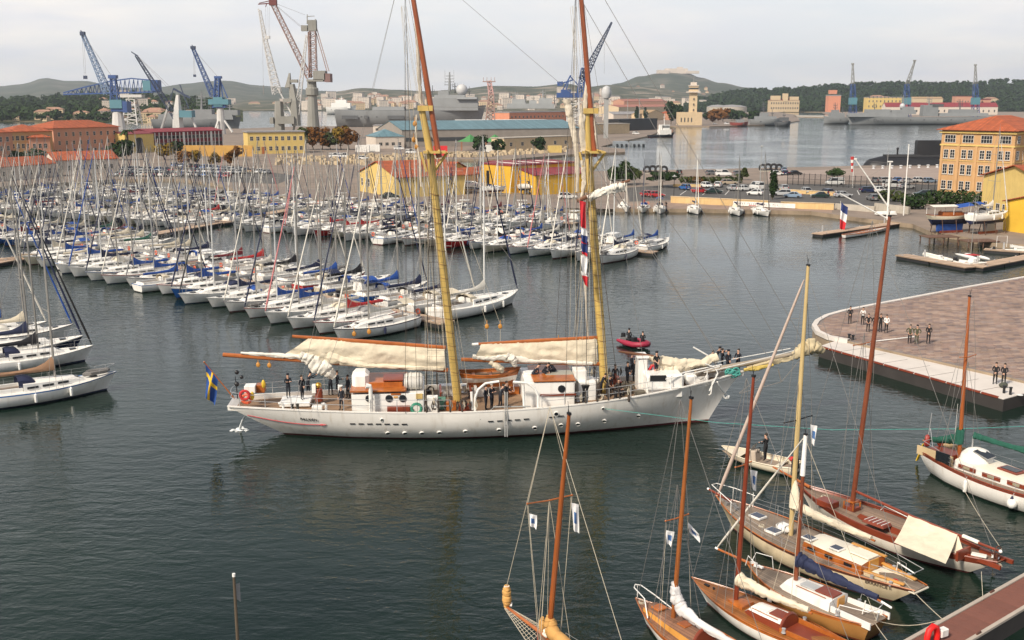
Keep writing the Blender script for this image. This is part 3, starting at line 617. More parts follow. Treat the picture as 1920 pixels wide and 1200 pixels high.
class Hull:
 """boat hull: x forward, waterline at z=0. plan form, sheer and overhangs are set per boat"""
 def __init__(s,L,B,zs,zm,zb,depth=.6,ohs=0,ohb=.8,tw=.6,fm=.42,pf=2.2,ent=1.0,bowround=.02,tip=0):
  s.__dict__.update(L=L,B=B,zs=zs,zm=zm,zb=zb,depth=depth,ohs=ohs,ohb=ohb,tw=tw,fm=fm,pf=pf,ent=ent,br=bowround)
 def plan(s,t):
  if t<s.fm:return s.tw+(1-s.tw)*sin(pi/2*t/s.fm)
  return max(s.br,1-((t-s.fm)/(1-s.fm))**s.pf)
 def sheer(s,t):return s.zm+(s.zs-s.zm)*((.4-t)/.4)**2 if t<.4 else s.zm+(s.zb-s.zm)*((t-.4)/.6)**2
 def t(s,x):return min(1,max(0,(x+s.L/2)/s.L))
 def zd(s,x):return s.sheer(s.t(x))
 def hb(s,x):return s.plan(s.t(x))*s.B/2
 def pt(s,t,z):
  zd=s.sheer(t);d=min(1,max(0,(zd-z)/(zd+s.depth)))
  x=-s.L/2+s.ohs*d+t*(s.L-s.ohs*d-s.ohb*d**.8)
  p=3.4*(1-t**2)+1.15*t**2
  if t<.15 and s.ohs>.6:p=p*(t/.15)+1.7*(1-t/.15)
  return x,s.plan(t)*s.B/2*max(0,1-d**p),z
 def side(s,x,z):
  t=s.t(x);
  for _ in range(6):t=min(1,max(0,t+(x-s.pt(t,z)[0])/s.L))
  return s.pt(t,z)[1]
 def mesh(s,boot=.1,stripe=.07,n=16,bootlo=-.05):
  mb=M();ts=[1-(1-i/n)**1.0 for i in range(n+1)];ts=sorted(set(ts+[.97,.985,.03]))
  def lev(t):
   zd=s.sheer(t);a=zd-stripe;return[zd,a,a+(boot-a)*.25,a+(boot-a)*.5,a+(boot-a)*.75,boot,-.12,-s.depth*.6,-s.depth]
  for sg in(1,-1):
   rows=[[(x,sg*y,z)for x,y,z in(s.pt(t,z)for z in lev(t))]for t in ts]
   b0=len(mb.f);mb.grid(rows if sg<0 else[r[::-1]for r in rows]);k=len(rows[0])-1
   for i in range(b0,len(mb.f)):
    j=(i-b0)%k;j=j if sg<0 else k-1-j
    mb.mi[i]=1 if j==0 else 0 if j<5 else 2
  lv=lev(0);pr=[s.pt(0,z)for z in lv]
  for j in range(len(lv)-1):
   a,b=pr[j],pr[j+1];mb.k=1 if j==0 else 0 if j<5 else 2
   mb.add([(a[0],a[1],a[2]),(a[0],-a[1],a[2]),(b[0],-b[1],b[2]),(b[0],b[1],b[2])],[(0,1,2,3)])
  return mb
 def deck(s,drop=.03,inset=.03,x0=None,x1=None,camber=.04,n=14):
  t0=s.t(x0)if x0 is not None else .0;t1=s.t(x1)if x1 is not None else .995;rows=[]
  for i in range(n+1):
   t=t0+(t1-t0)*i/n;y=max(.01,s.plan(t)*s.B/2-inset);z=s.sheer(t)-drop;x=-s.L/2+t*s.L
   rows.append([(x,y*k,z+camber*s.B/3*(1-k*k))for k in(-1,-.5,0,.5,1)])
  mb=M();mb.grid(rows);return mb
 def rail(s,r,up=0,x0=None,x1=None,inset=0,n=18,sides=(1,-1),mb=None,nn=5):
  mb=mb or M();t0=s.t(x0)if x0 is not None else 0;t1=s.t(x1)if x1 is not None else 1
  for sg in sides:
   mb.path([(-s.L/2+t*s.L,sg*max(0,s.plan(t)*s.B/2-inset),s.sheer(t)+up)for t in(t0+(t1-t0)*i/n for i in range(n+1))],r,nn)
  return mb
 def posts(s,r,h,xs,inset=.05,mb=None,sides=(1,-1)):
  mb=mb or M()
  for x in xs:
   for sg in sides:y=sg*(s.hb(x)-inset);mb.tube((x,y,s.zd(x)),(x,y,s.zd(x)+h),r,r,5)
  return mb
def roofhouse(x0,x1,w0,w1,z,h0,h1,slope0=.15,slope1=.6,camber=.12,tumble=.93):
 """coachroof or deckhouse from aft x0 to forward x1; slot 0 sides, 1 roof"""
 mb=M();ks=[(x0,w0,h0),(x0+slope0,w0,h0)]if 0 else[]
 st=[(x0,w0,h0),(x0+(x1-x0)*.5,(w0+w1)/2*1.04,(h0+h1)/2),(x1-slope1,w1*1.05,h1),(x1,w1*.8,.02)]
 rows=[]
 for x,w,h in st:
  a,b=w/2,w/2*tumble
  zz=z(x)if callable(z)else z
  rows.append([(x,-a,zz-.03),(x+(0),-b,zz+h),(x,-b*.5,zz+h+camber*(h>.1)),(x,b*.5,zz+h+camber*(h>.1)),(x,b,zz+h),(x,a,zz-.03)])
 b0=len(mb.f);mb.grid(rows)
 for i in range(b0,len(mb.f)):mb.mi[i]=1 if(i-b0)%5 in(1,2,3)else 0
 mb.k=0;mb.add(rows[0],[tuple(range(6))]);return mb
cr_blue=mat('crane_blue',(.035,.08,.23),.5,.12,.1);cr_teal=mat('crane_teal',(.09,.22,.27),.6,.12,.1);cr_pale=mat('crane_pale_blue',(.16,.24,.38),.6,.1,.1)
cr_grey=mat('crane_grey',(.24,.235,.21),.7,.14,.1,kind='streak');cr_white=mat('crane_white',(.55,.54,.52),.6,.1,.1,kind='streak');cr_red=mat('crane_red',(.31,.20,.17),.6,.12,.1);cr_dark=mat('crane_dark',(.03,.045,.09),.6,.1,.1)
def crane(label,u,v,Y,parts,name='dockyard_crane'):
 base=PY(u,v,Y);base.z=ZQ;t=thing(name,label,'crane',base);q=lambda u,v,dy=0:PY(u,v,Y+dy)-base;s=Y/FPX*1.01
 for nm,m,fn in parts:b=M();fn(b,q,s);part(nm,b,m,t,0)
 return t
def pxbox(b,q,s,u0,v0,u1,v1,d):a,c=q(u0,v0),q(u1,v1);b.box(((a.x+c.x)/2,0,(a.z+c.z)/2),(abs(a.x-c.x),d,abs(a.z-c.z)))
crane('blue hammerhead crane with a long horizontal lattice jib and square counterweight',248,236,830,[('tower',cr_white,lambda b,q,s:(b.lattice(q(248,234),q(247,186),12,6,5,.55),b.box(q(247,180),(18,8,2.2)))),('jib',cr_blue,lambda b,q,s:(b.path([q(119,177,-3),q(300,172,-3)],.75,4),b.path([q(119,177,3),q(300,172,3)],.75,4),b.path([q(119,174),q(160,163),q(209,152),q(246,147),q(290,151)],.65,4),[b.tube(q(125+8.1*i,176.6-.2*i/2,(-3,3)[i%2]),q(129+8.1*i,max(149,173-4*i*.6)if i>0 else 173),.35,.35,3)for i in range(20)],[b.tube(q(129+8.1*i,max(149,173-4*i*.6)if i>0 else 173),q(133+8.1*i,176.4-.2*i/2,(-3,3)[i%2]),.35,.35,3)for i in range(20)])),('counterweight',cr_blue,lambda b,q,s:pxbox(b,q,s,286,150,300,171,9)),('machine_house',cr_teal,lambda b,q,s:pxbox(b,q,s,270,151,286,170,8))])
crane('blue luffing crane with pale lattice jib leaning left above the teal cab',223,242,760,[('column',cr_white,lambda b,q,s:b.lathe([(5.2,0),(3.6,q(223,210).z)],10)),('cab',cr_teal,lambda b,q,s:pxbox(b,q,s,209,187,233,203,9)),('counterweight',cr_blue,lambda b,q,s:(pxbox(b,q,s,233,190,243,211,9),pxbox(b,q,s,211,203,236,209,7))),('frame',cr_blue,lambda b,q,s:(b.lattice(q(216,188),q(212,145),5,3,4,.45,.28),b.box(q(212,144),(5.5,5,2.4)))),('jib',cr_pale,lambda b,q,s:(b.lattice(q(203,176),q(156,66),4.6,2.2,16,.32,.2))),('jib_head',cr_dark,lambda b,q,s:(b.box(q(155,63),(3,3,2.6)),b.tube(q(155,62),q(151,57),.5,.4,4))),('cable',wire,lambda b,q,s:(b.tube(q(157,66),q(211,145),.13,.13,3),b.tube(q(154,66),q(158,140),.10,.1,3),b.tube(q(157,66),q(161,140),.10,.1,3))),('hook_block',cr_dark,lambda b,q,s:b.box(q(160,145),(2.6,1,2.4)))])
crane('slim luffing crane with dark lattice jib above the white ship derrick',334,240,800,[('tower',cr_white,lambda b,q,s:(b.path([q(334,240),q(333,214),q(333.5,178)],[4.4,3.6,1.4],6))),('cab',cr_teal,lambda b,q,s:pxbox(b,q,s,339,207,363,220,9)),('leg',cr_white,lambda b,q,s:(b.tube(q(317,194),q(302,244),.9,1.1,5),b.tube(q(360,221),q(369,244),.9,1.1,5))),('jib',cr_dark,lambda b,q,s:(b.lattice(q(331,222),q(255,104),3.8,1.4,15,.3,.17),b.tube(q(258,105),q(246,97),.7,.4,4))),('derrick',cr_dark,lambda b,q,s:(b.tube(q(325,166),q(357,184),1.0,.8,4),b.tube(q(325,167),q(317,195),.4,.4,4),b.tube(q(337,158),q(354,204),.45,.45,4))),('cable',wire,lambda b,q,s:(b.tube(q(256,104),q(322,172),.13,.13,3),b.tube(q(256,103),q(335,178),.13,.13,3)))])
crane('blue luffing crane with white column and dangling hook',415,244,720,[('column',cr_white,lambda b,q,s:b.lathe([(3.0,0),(2.4,q(415,200).z)],10)),('leg',cr_white,lambda b,q,s:[b.tube(q(u,226,dy),q(u2,248,dy*2),.7,.7,4)for u,u2 in((409,402),(421,436))for dy in(-3,3)]),('cab',cr_teal,lambda b,q,s:(pxbox(b,q,s,393,186,431,196,8),pxbox(b,q,s,402,182,420,200,7))),('frame',cr_blue,lambda b,q,s:(b.lattice(q(406,184),q(408,147),3.2,2.6,4,.5,.3),b.tube(q(413,147),q(418,184),.5,.5,4),b.tube(q(412,148),q(427,184),.45,.45,4),b.box(q(409,145),(4.5,4,1.6)),b.box(q(412,199),(9,6,2.2)))),('jib',cr_blue,lambda b,q,s:b.lattice(q(400,180),q(362,91),3.4,1.7,14,.28,.17)),('jib_head',cr_dark,lambda b,q,s:(b.box(q(362,89),(3,2.4,1.8)),b.tube(q(361,88),q(360,84),.4,.3,4))),('cable',wire,lambda b,q,s:(b.tube(q(362,91),q(410,146),.11,.11,3),b.tube(q(362,92),q(364,140),.09,.09,3),b.tube(q(364,92),q(366,140),.09,.09,3))),('hook_block',cr_dark,lambda b,q,s:b.box(q(365,142),(1.7,.8,1.6)))])
crane('tall grey dock crane whose red lattice jib reaches the top edge',588,246,620,[('column',cr_grey,lambda b,q,s:(b.lathe([(4.2,0),(3.0,q(588,205).z),(2.7,q(588,180).z),(3.7,q(588,178).z),(3.7,q(588,166).z),(2.8,q(588,164).z),(2.6,q(588,150).z)],12))),('machine_house',cr_grey,lambda b,q,s:(pxbox(b,q,s,589,133,612,150,8),pxbox(b,q,s,577,149,608,153,8))),('counterweight',mat('crane_rust',(.20,.12,.11),.8,.15,.2),lambda b,q,s:pxbox(b,q,s,610,138,621.5,154,8)),('jib',cr_red,lambda b,q,s:b.lattice(q(580,146),q(512,8),3.0,2.4,20,.24,.14)),('jib_head',mat('crane_oxide',(.14,.035,.03),.7,.15,.2),lambda b,q,s:(b.box(q(512,4),(4.2,3,3.6)),b.tube(q(508,6),q(484,8),.45,.35,4),b.tube(q(508,1),q(486,6),.3,.3,4),b.tube(q(500,7),q(498,13),.3,.3,4))),('frame',cr_red,lambda b,q,s:(b.lattice(q(587,146),q(586,52),4.4,3.2,12,.3,.15),b.lattice(q(582,146),q(580,60),1.4,1.4,10,.22,.12))),('frame_head',cr_grey,lambda b,q,s:(b.box(q(586,48),(4.6,4,6)),b.box(q(571,53),(3.6,3,3.2)),b.tube(q(576,45),q(576,27),.4,.3,4),b.tube(q(576,31),q(590,30),.3,.2,4),b.tube(q(590,44),q(592,36),.6,.5,4))),('stay',cr_red,lambda b,q,s:(b.tube(q(593,50),q(617,134),.3,.3,4),b.tube(q(593,62),q(613,134),.3,.3,4))),('cable',wire,lambda b,q,s:(b.tube(q(515,6),q(572,28),.09,.09,3),b.tube(q(516,8),q(568,52),.09,.09,3),b.tube(q(515,9),q(563,50),.09,.09,3),[b.tube(q(u,12),q(u+1,66),.06,.06,3)for u in(498,502,505)]))])
crane('weathered grey level-luffing crane with hunched counterweight arm beside the customs building',535,262,560,[('leg',cr_grey,lambda b,q,s:(b.path([q(526,268),q(524,236),q(523,190)],[2.6,2.8,2.2],6),b.tube(q(529,236),q(536,275),.7,.7,4),b.tube(q(552,236),q(545,275),.7,.7,4))),('machine_house',cr_grey,lambda b,q,s:(pxbox(b,q,s,522,218,554,232,7),pxbox(b,q,s,507,220,514,232,4))),('tower',cr_grey,lambda b,q,s:(b.path([q(556,236),q(552,190),q(547,158)],[2.4,2.6,1.6],6),b.path([q(547,162),q(540,164),q(543,137)],[1.6,2.0,.5],5),b.box(q(552,152),(3.6,3,1.6)),pxbox(b,q,s,532,185,548,192,5))),('jib',cr_white,lambda b,q,s:(b.lattice(q(520,176),q(497,74),4.2,1.8,14,.22,.13),b.lattice(q(497,74),q(487,20),1.8,1.1,9,.18,.1),b.tube(q(487,20),q(484,17),.5,.5,4),b.box(q(502,70),(2.2,2,1.6)))),('strut',cr_white,lambda b,q,s:(b.tube(q(520,164),q(548,216),.5,.5,4),b.tube(q(528,200),q(538,220),.4,.4,4),b.lattice(q(557,215),q(575,66),2.4,.8,16,.2,.12))),('cable',wire,lambda b,q,s:(b.tube(q(492,70),q(494,168),.06,.06,3),b.tube(q(494,160),q(494.3,177),.25,.25,4)))])
crane('royal blue harbour crane behind the foremast with a steep lattice jib',1075,236,700,[('tower',cr_white,lambda b,q,s:b.lattice(q(1075,236),q(1074,184),8,7,5,.7,.4)),('cab',cr_blue,lambda b,q,s:(pxbox(b,q,s,1044,174,1092,183,8),pxbox(b,q,s,1052,168,1070,175,7))),('frame',cr_blue,lambda b,q,s:(b.lattice(q(1088,176),q(1094,128),4,2.5,5,.6,.35),b.tube(q(1052,175),q(1070,141),.6,.6,4),b.tube(q(1060,175),q(1066,152),.5,.5,4),b.tube(q(1048,158),q(1074,150),.7,.6,4),b.tube(q(1068,142),q(1092,168),.5,.5,4),b.box(q(1050,157),(3.6,3,2.8)))),('jib',cr_dark,lambda b,q,s:b.lattice(q(1092,150),q(1147,42),5.2,.7,18,.38,.22)),('cable',wire,lambda b,q,s:b.tube(q(1133,82),q(1133,138),.08,.08,3))])
for lab,u,vt,lean,Y in(('grey and blue crane with upright jib left of the frigates',1599,120,0,1150),('blue crane with its jib leaning right behind the frigate',1700,114,15,1150),('grey and blue crane with upright jib above the orange office roof',1829,122,0,1200)):
 crane(lab,u,224,Y,[('tower',cr_blue,lambda b,q,s:b.lattice(q(u,222),q(u,158),7,3.6,6,.42,.25)),('cab',cr_teal,lambda b,q,s:pxbox(b,q,s,u-6,183,u+6,196,7)),('jib',cr_grey,lambda b,q,s:(b.lattice(q(u,160),q(u+lean,vt+2),3.2,1.2,9,.22,.14),b.box(q(u+lean,vt),(2.6,2.2,1.6)))),('cable',wire,lambda b,q,s:b.tube(q(u+lean,vt),q(u+5,170),.15,.15,3))])
t=thing('radio_mast','red and white lattice radio mast above the pink dockyard office','radio mast',PY(919,236,760));bs=t.location.copy()
b=M();b.lattice((0,0,0),PY(921,178,760)-bs,7,3.4,7,.6,.35);part('lower_section',b,cr_red,t,0);b=M();b.lattice(PY(921,178,760)-bs,PY(917,152,760)-bs,3.2,2.6,4,.5,.3);part('upper_section',b,mat('mast_pink',(.5,.3,.28),.7),t,0)
b=M();c=PY(917,153,760)-bs;b.box(c,(9,4,.6));[b.tube(c+Vector((x,0,0)),c+Vector((x,0,3)),.25,.2,4)for x in(-4,-1.5,1.5,4)];part('platform',b,cr_red,t,0)
def warship(name,label,Y,ul,ur,zdeck,boxes,masts,bow='right',m=navalgrey,B=14,number=None,extra=None,cat='warship'):
 a,c=PY(ul,200,Y),PY(ur,200,Y);L=c.x-a.x;o=Vector(((a.x+c.x)/2,Y,0));t=thing(name,label,cat,o,0 if bow=='right' else pi);sg=1 if bow=='right' else-1
 h=Hull(L,B,zdeck,zdeck*.95,zdeck*1.25,3,1,L*.05,.85,.45,3)
 part('hull',h.mesh(.8,.3,14),[m,m,navaldark],t);part('deck',h.deck(.1,.1),navaldark,t)
 q=lambda u,v:Vector(((PY(u,v,Y)-o).x*sg,0,PY(u,v,Y).z))
 for i,(u0,v0,u1,v1,d,*mm)in enumerate(boxes):
  b=M();p,r=q(u0,v0),q(u1,v1);b.box(((p.x+r.x)/2,0,(p.z+r.z)/2),(abs(r.x-p.x),d,abs(r.z-p.z)),0,(.97,.9));part('superstructure',b,mm[0]if mm else m,t,0)
 for u,v0,v1,r,arms in masts:
  b=M();p,e=q(u,v0),q(u,v1);b.tube(p,e,r,r*.4,6)
  for k in range(arms):z=p.z+(e.z-p.z)*(.35+.6*k/max(1,arms));b.box((p.x,0,z),(r*7*(1-.1*k),.8,.5));[b.tube((p.x+x,0,z),(p.x+x,0,z+r*4),.2,.1,4)for x in(-r*3,r*3)]
  part('mast',b,navaldark if r<.8 else m,t,0)
 for i in range(int(L/14)):b=M();b.box((-L/2+10+13.5*i,-sg*0-h.side(-L/2+10+13.5*i,zdeck*.55)*sg-.0*sg,zdeck*.62),(1.6,.3,1.0));part('hatch',b,navaldark,t,0)
 if number:
  txt,u,v,hh=number;me=text_mesh(txt,hh,navaldark);x=q(u,v).x;link('hull_number',me,t,(x,-sg*(h.side(x,q(u,v).z)+.12),q(u,v).z),(pi/2,0,0 if sg>0 else pi))
 return t,q,h
def text_mesh(s,size,m,ext=.01,align='CENTER',space=1.0):
 c=bpy.data.curves.new('lettering','FONT');c.body=s;c.size=size;c.extrude=ext;c.align_x=align;c.align_y='CENTER';c.resolution_u=2;c.space_character=space
 o=bpy.data.objects.new('lettering',c);COL.objects.link(o);me=bpy.data.meshes.new_from_object(o.evaluated_get(bpy.context.evaluated_depsgraph_get()));bpy.data.objects.remove(o)
 me.materials.clear();me.materials.append(m);me.name='lettering';return me
radome=mat('radome_white',(.48,.48,.48),.5,.05,.3)
t,q,h=warship('landing_ship','huge grey landing ship with a blocky bridge and tall mast behind the blue shed',930,630,912,15.5,[(806,207,897,184,22),(815,184,873,178,18),(822,178,842,170,12),(700,207,760,200,18),(858,186,895,182,26)],[(843,172,135,1.3,4),(853,175,155,.7,2),(811,178,160,.5,1),(880,178,162,.4,1)],B=24)
b=M();b.ball(q(866,172)+Vector((0,0,1.5)),5.2,12,8);part('radome',b,radome,t)
for u in(660,690,745,780):b=M();c=q(u,224);b.box((c.x,-12.1,c.z+2),(14 if u in(660,745)else 3,.6,3));part('opening',b,navaldark,t,0)
warship('frigate','pale grey frigate moored left of the blue crane on the far quay',1300,935,1052,9,[(950,204,1040,194,10),(960,194,985,186,8),(1010,194,1035,184,9),(992,194,1006,188,7)],[(966,190,172,1,3),(1018,190,168,1.1,3),(1040,196,176,.6,2),(985,192,178,.5,2),(1000,192,180,.5,2)],m=mat('pale_naval_grey',(.30,.31,.31),.6,.1,.15))
t,q,h=warship('frigate','long grey frigate with hull number moored nose-left at the far quay',1060,1586,1850,7.6,[(1590,219,1700,212,11),(1622,213,1668,205,9),(1668,214,1715,206,10),(1690,207,1712,200,8),(1727,218,1757,197,10),(1757,218,1850,212,11),(1780,213,1830,205,9),(1644,219,1656,212,9)],[(1694,202,178,.9,3),(1742,199,182,.8,3),(1640,206,192,.5,2),(1800,206,186,.7,3)],bow='left',number=('D643',1645,226,5.0))
b=M();b.ball(q(1692,199),2.8,10,6);part('radome',b,radome,t)
b=M();b.prism([(q(1760,200).x-3,-5),(q(1760,200).x+8,-5),(q(1760,200).x+8,5),(q(1760,200).x-3,5)],q(1740,200).z,q(1740,197).z+1);part('funnel',b,navaldark,t,0)
warship('supply_ship','small grey vessel with stern arch moored left of the frigate',1090,1545,1592,6.5,[(1555,221,1582,212,9),(1560,212,1572,206,7)],[(1566,208,192,.6,2),(1580,212,198,.4,1)],bow='left')
warship('frigate','dark grey warship with lattice masts behind the red-panelled school',900,285,452,8,[(300,224,440,214,12),(365,216,400,205,10),(420,216,448,206,10),(310,217,340,211,9)],[(378,210,172,1.2,4),(347,214,196,.7,2),(431,208,190,.8,3),(395,210,196,.5,2)],m=mat('mid_naval_grey',(.19,.195,.20),.6,.1,.15))
warship('patrol_ship','grey patrol ship moored behind the tower trees on the point',1020,1405,1470,6,[(1415,226,1455,218,8),(1425,218,1440,211,6)],[(1432,213,190,.6,3),(1448,219,203,.4,1)])
warship('harbour_tug','small dark tug at the tip of the point beside the patrol ship',990,1456,1484,4,[(1462,227,1478,220,6)],[(1470,221,208,.4,1)],m=navaldark,cat='tugboat')
warship('workboat','red hulled workboat moored below the trees of the point',985,1372,1404,3.6,[(1380,230,1395,224,5,navalgrey)],[(1388,225,214,.3,1)],m=mat('oxide_red',(.25,.05,.04),.7),cat='workboat')
t,q,h=warship('ferry','white passenger ferry far off beyond the landing ship',1900,612,668,13,[(622,203,658,193,16),(630,193,650,187,14)],[(640,188,180,.8,1)],m=gel,B=18,cat='ferry')
tugw=mat('tug_dark_hull',(.03,.035,.05),.5,.2,.5)
t=thing('tugboat','dark hulled tug with white wheelhouse at the end of the barge quay','tugboat',(P(1240,257).x,P(1240,257).y,0),.25)
h=Hull(18,6.4,1.4,1.3,3.2,1,.4,1.2,.8,.4,2.6);part('hull',h.mesh(.3,.25),[tugw,black,antifoul],t);part('deck',h.deck(.25),grey,t)
for nm,bx,m_ in(('deckhouse',((2,0,3.2),(8,4.4,3.2)),gel),('wheelhouse',((2.8,0,6.2),(4.2,3.8,2.8)),gel),('window_band',((2.8,0,6.5),(4.3,3.9,.9)),darkband),('funnel',((-.8,0,6.2),(1.6,2.4,3.4)),gel),('upper_deck',((2.5,0,7.7),(5,4.2,.3)),gel)):b=M();b.box(*bx);part(nm,b,m_,t,0)
b=M();b.tube((1.8,0,7.5),(1.6,0,15),.2,.1,5);b.box((1.7,0,11),(.2,3,.2));b.box((1.7,0,12.8),(1.6,.3,.3));part('mast',b,gel,t)
for u,lab in((1164,'left grey pontoon barge against the naval quay'),(1196,'right grey pontoon barge against the naval quay, nearest the tug')):
 o=P(u,274,0);t=thing('barge',lab,'barge',(o.x,o.y+3,0),.1);b=M();b.box((0,0,.9),(6.8,7,3),0,(1.0,.97));part('hull',b,mat('barge_grey',(.25,.28,.31),.7,.15,.4,kind='streak'),t,0)
 b=M();[b.tube((-3+2*i,-3.4,2.4),(-3+2*i,-3.4,3.3),.08,.08,4)for i in range(4)];b.tube((-3,-3.4,3.3),(3,-3.4,3.3),.06,.06,4);part('railing',b,grey,t)
 for i in range(3):b=M();b.torus((-2.4+2.4*i,-3.75,.6),.45,.18,10,5,'y');part('fender',b,rubber,t)
b=M();c=PY(1137,184,640);t=thing('radar_dome','white radar dome on a slim grey tower behind the foremast','radar dome',(c.x,640,ZQ));b.box((0,0,(c.z-ZQ)/2),(2.6,2.6,c.z-ZQ));part('tower',b,grey,t,0);b=M();b.lathe([(2.2,c.z-ZQ),(2.9,c.z+1.2),(3.0,c.z+3.2),(2.2,c.z+5.6),(.2,c.z+6.6)],14);part('dome',b,radome,t)
t=thing('submarine','black submarine with a tall square sail lying along its quay','submarine',(P(1700,312).x+20,372,0),.06);L=74
b=M();b.loft([[(x,r*1.02*cos(a),-1.0+r*sin(a))for a in(2*pi*k/16 for k in range(16))]for x,r in((-L/2,.4),(-L/2+.6,2.4),(-L/2+2,3.8),(-L/2+6,4.8),(0,5.0),(L/2-8,4.4),(L/2,.6))]);part('hull',b,black,t)
b=M();b.box((0,0,3.95),(L*.8,4,.9),0,(1,.7));part('casing',b,rubber,t,40,.1)
b=M();x0=-L/2+18.5;b.loft([[(x0+(10.5 if k<0 else 0)*0+(x if z<9 else x*.96+.2),y,z)for x,y in((0,-1.1),(2,-1.6),(9,-1.4),(11,-.4),(11,.4),(9,1.4),(2,1.6),(0,1.1))]for k,z in((0,4),(1,8.6),(2,9.3))]);part('sail',b,black,t)
b=M();b.tube((-L/2+12,0,4),(-L/2+12,0,6.2),.35,.3,6);b.ball((-L/2+12,0,6.4),.5);part('capstan',b,black,t)
CARC={'white':(.72,.72,.70),'silver':(.42,.43,.44),'grey':(.16,.165,.17),'black':(.015,.015,.018),'blue':(.03,.12,.35),'navy':(.015,.025,.07),'red':(.40,.02,.025),'dark green':(.015,.035,.03),'beige':(.42,.34,.25),'pale blue':(.22,.30,.40)}
CARM={k:mat('car_paint_'+k.replace(' ','_'),c,.25,.04,1,spec=.6,rv=.02)for k,c in CARC.items()}
lampw=mat('headlight_glass',(.7,.7,.68),.2,.05,3);lampr=mat('tail_light',(.35,.01,.01),.25,.1,3)
def make_car(kind):
 t=thing('parked_car','prototype','car',(0,0,0))
 prof={'hatch':((-1.9,.62,.92),(-1.75,.3,.98),(-.2,.26,.95),(.9,.26,.9),(1.5,.3,.76),(1.9,.5,.62)),'estate':((-2.2,.6,.92),(-2.1,.3,.97),(-.2,.26,.95),(1.0,.26,.9),(1.8,.3,.76),(2.15,.5,.62)),'saloon':((-2.15,.55,.86),(-2.0,.3,.93),(-1.1,.26,.95),(.9,.26,.9),(1.7,.3,.76),(2.1,.5,.62)),'van':((-2.4,.6,1.15),(-2.3,.3,1.2),(-.2,.28,1.2),(1.4,.28,1.15),(2.1,.32,1.0),(2.4,.5,.75))}[kind]
 gh={'hatch':((-1.8,.95),(-1.35,1.46),(.15,1.48),(1.0,.92)),'estate':((-2.1,.95),(-1.85,1.46),(.2,1.48),(1.1,.92)),'saloon':((-1.5,.95),(-.8,1.40),(.2,1.42),(1.05,.92)),'van':((-2.32,1.2),(-2.25,1.92),(1.0,1.95),(1.7,1.15))}[kind]
 W=.86 if kind!='van' else .95
 b=M();rows=[]
 for x,z0,z1 in prof:
  w=W*(.9 if abs(x)>abs(prof[0][0])*.93 else 1);zm=(z0+z1)/2
  rows.append([(x,-w*.92,z0),(x,-w,zm),(x,-w*.96,z1),(x,-w*.5,z1+.03),(x,w*.5,z1+.03),(x,w*.96,z1),(x,w,zm),(x,w*.92,z0)])
 b.loft(rows);part('body',b,CARM['white'],t,40)
 b=M();g0,g1,g2,g3=gh;b.loft([[(g0[0],-W*.9,g0[1]),(g0[0],W*.9,g0[1])]+[(g1[0],W*.72,g1[1]),(g1[0],-W*.72,g1[1])],[(g3[0],-W*.9,g3[1]),(g3[0],W*.9,g3[1])]+[(g2[0],W*.72,g2[1]),(g2[0],-W*.72,g2[1])]]);part('window_glass',b,darkglass,t,0)
 b=M();xm,zm=(g1[0]+g2[0])/2,max(g1[1],g2[1]);b.box((xm,0,zm),(g2[0]-g1[0]+.12,W*1.46,.05));ps=[g1[0]+.02,xm-.1,g2[0]-.05]
 for i,x in enumerate(ps):
  xb=(g0[0]+.08,x,g3[0]-.1)[i]
  for s in(-1,1):b.tube((xb,s*W*.905,g0[1]),(x,s*W*.735,zm),.055,.05,4)
 if kind=='van':[b.box((-1.3,s*W*.83,1.55),(1.7,.06,.6),0,(1,1),0,-s*.28)for s in(-1,1)]
 part('roof',b,CARM['white'],t,0)
 for s in(-1,1):
  for x in(prof[0][0]*.62,prof[-1][0]*.64):b=M();b.lathe([(.2,s*.70),(.31,s*.70),(.31,s*.88),(.2,s*.885),(.19,s*.86)]if s>0 else[(.19,-.86),(.2,-.885),(.31,-.88),(.31,-.70),(.2,-.70)],10,(x,0,.31),'y');part('wheel',b,rubber,t,0)
  b=M();b.box((prof[-1][0]-.06,s*.58,.66),(.16,.34,.15));part('headlight',b,lampw,t,0)
  b=M();b.box((prof[0][0]+.03,s*.66,.84),(.12,.2,.26));part('tail_light',b,lampr,t,0)
 b=M();b.box((prof[0][0]-.02,0,.5),(.06,.46,.11));b.box((prof[-1][0]+.02,0,.42),(.06,.46,.11));part('number_plate',b,paint,t,0)
 return freeze(t)
CARP={k:make_car(k)for k in('hatch','estate','saloon','van')};used=set()
NAMEK={'hatch':'hatchback','estate':'estate car','saloon':'saloon','van':'van'}
def car(kind,colour,x,y,rz,label,group='parked cars'):
 o=CARP[kind]if kind not in used else copy_tree(CARP[kind]);used.add(kind)
 o.location=(x,y,ZQ+.004);o.rotation_euler=(0,0,rz);tag(o,label,'van' if kind=='van' else 'car',group)
 for nm in('body','roof'):repaint(o,nm,CARM[colour])
 return o
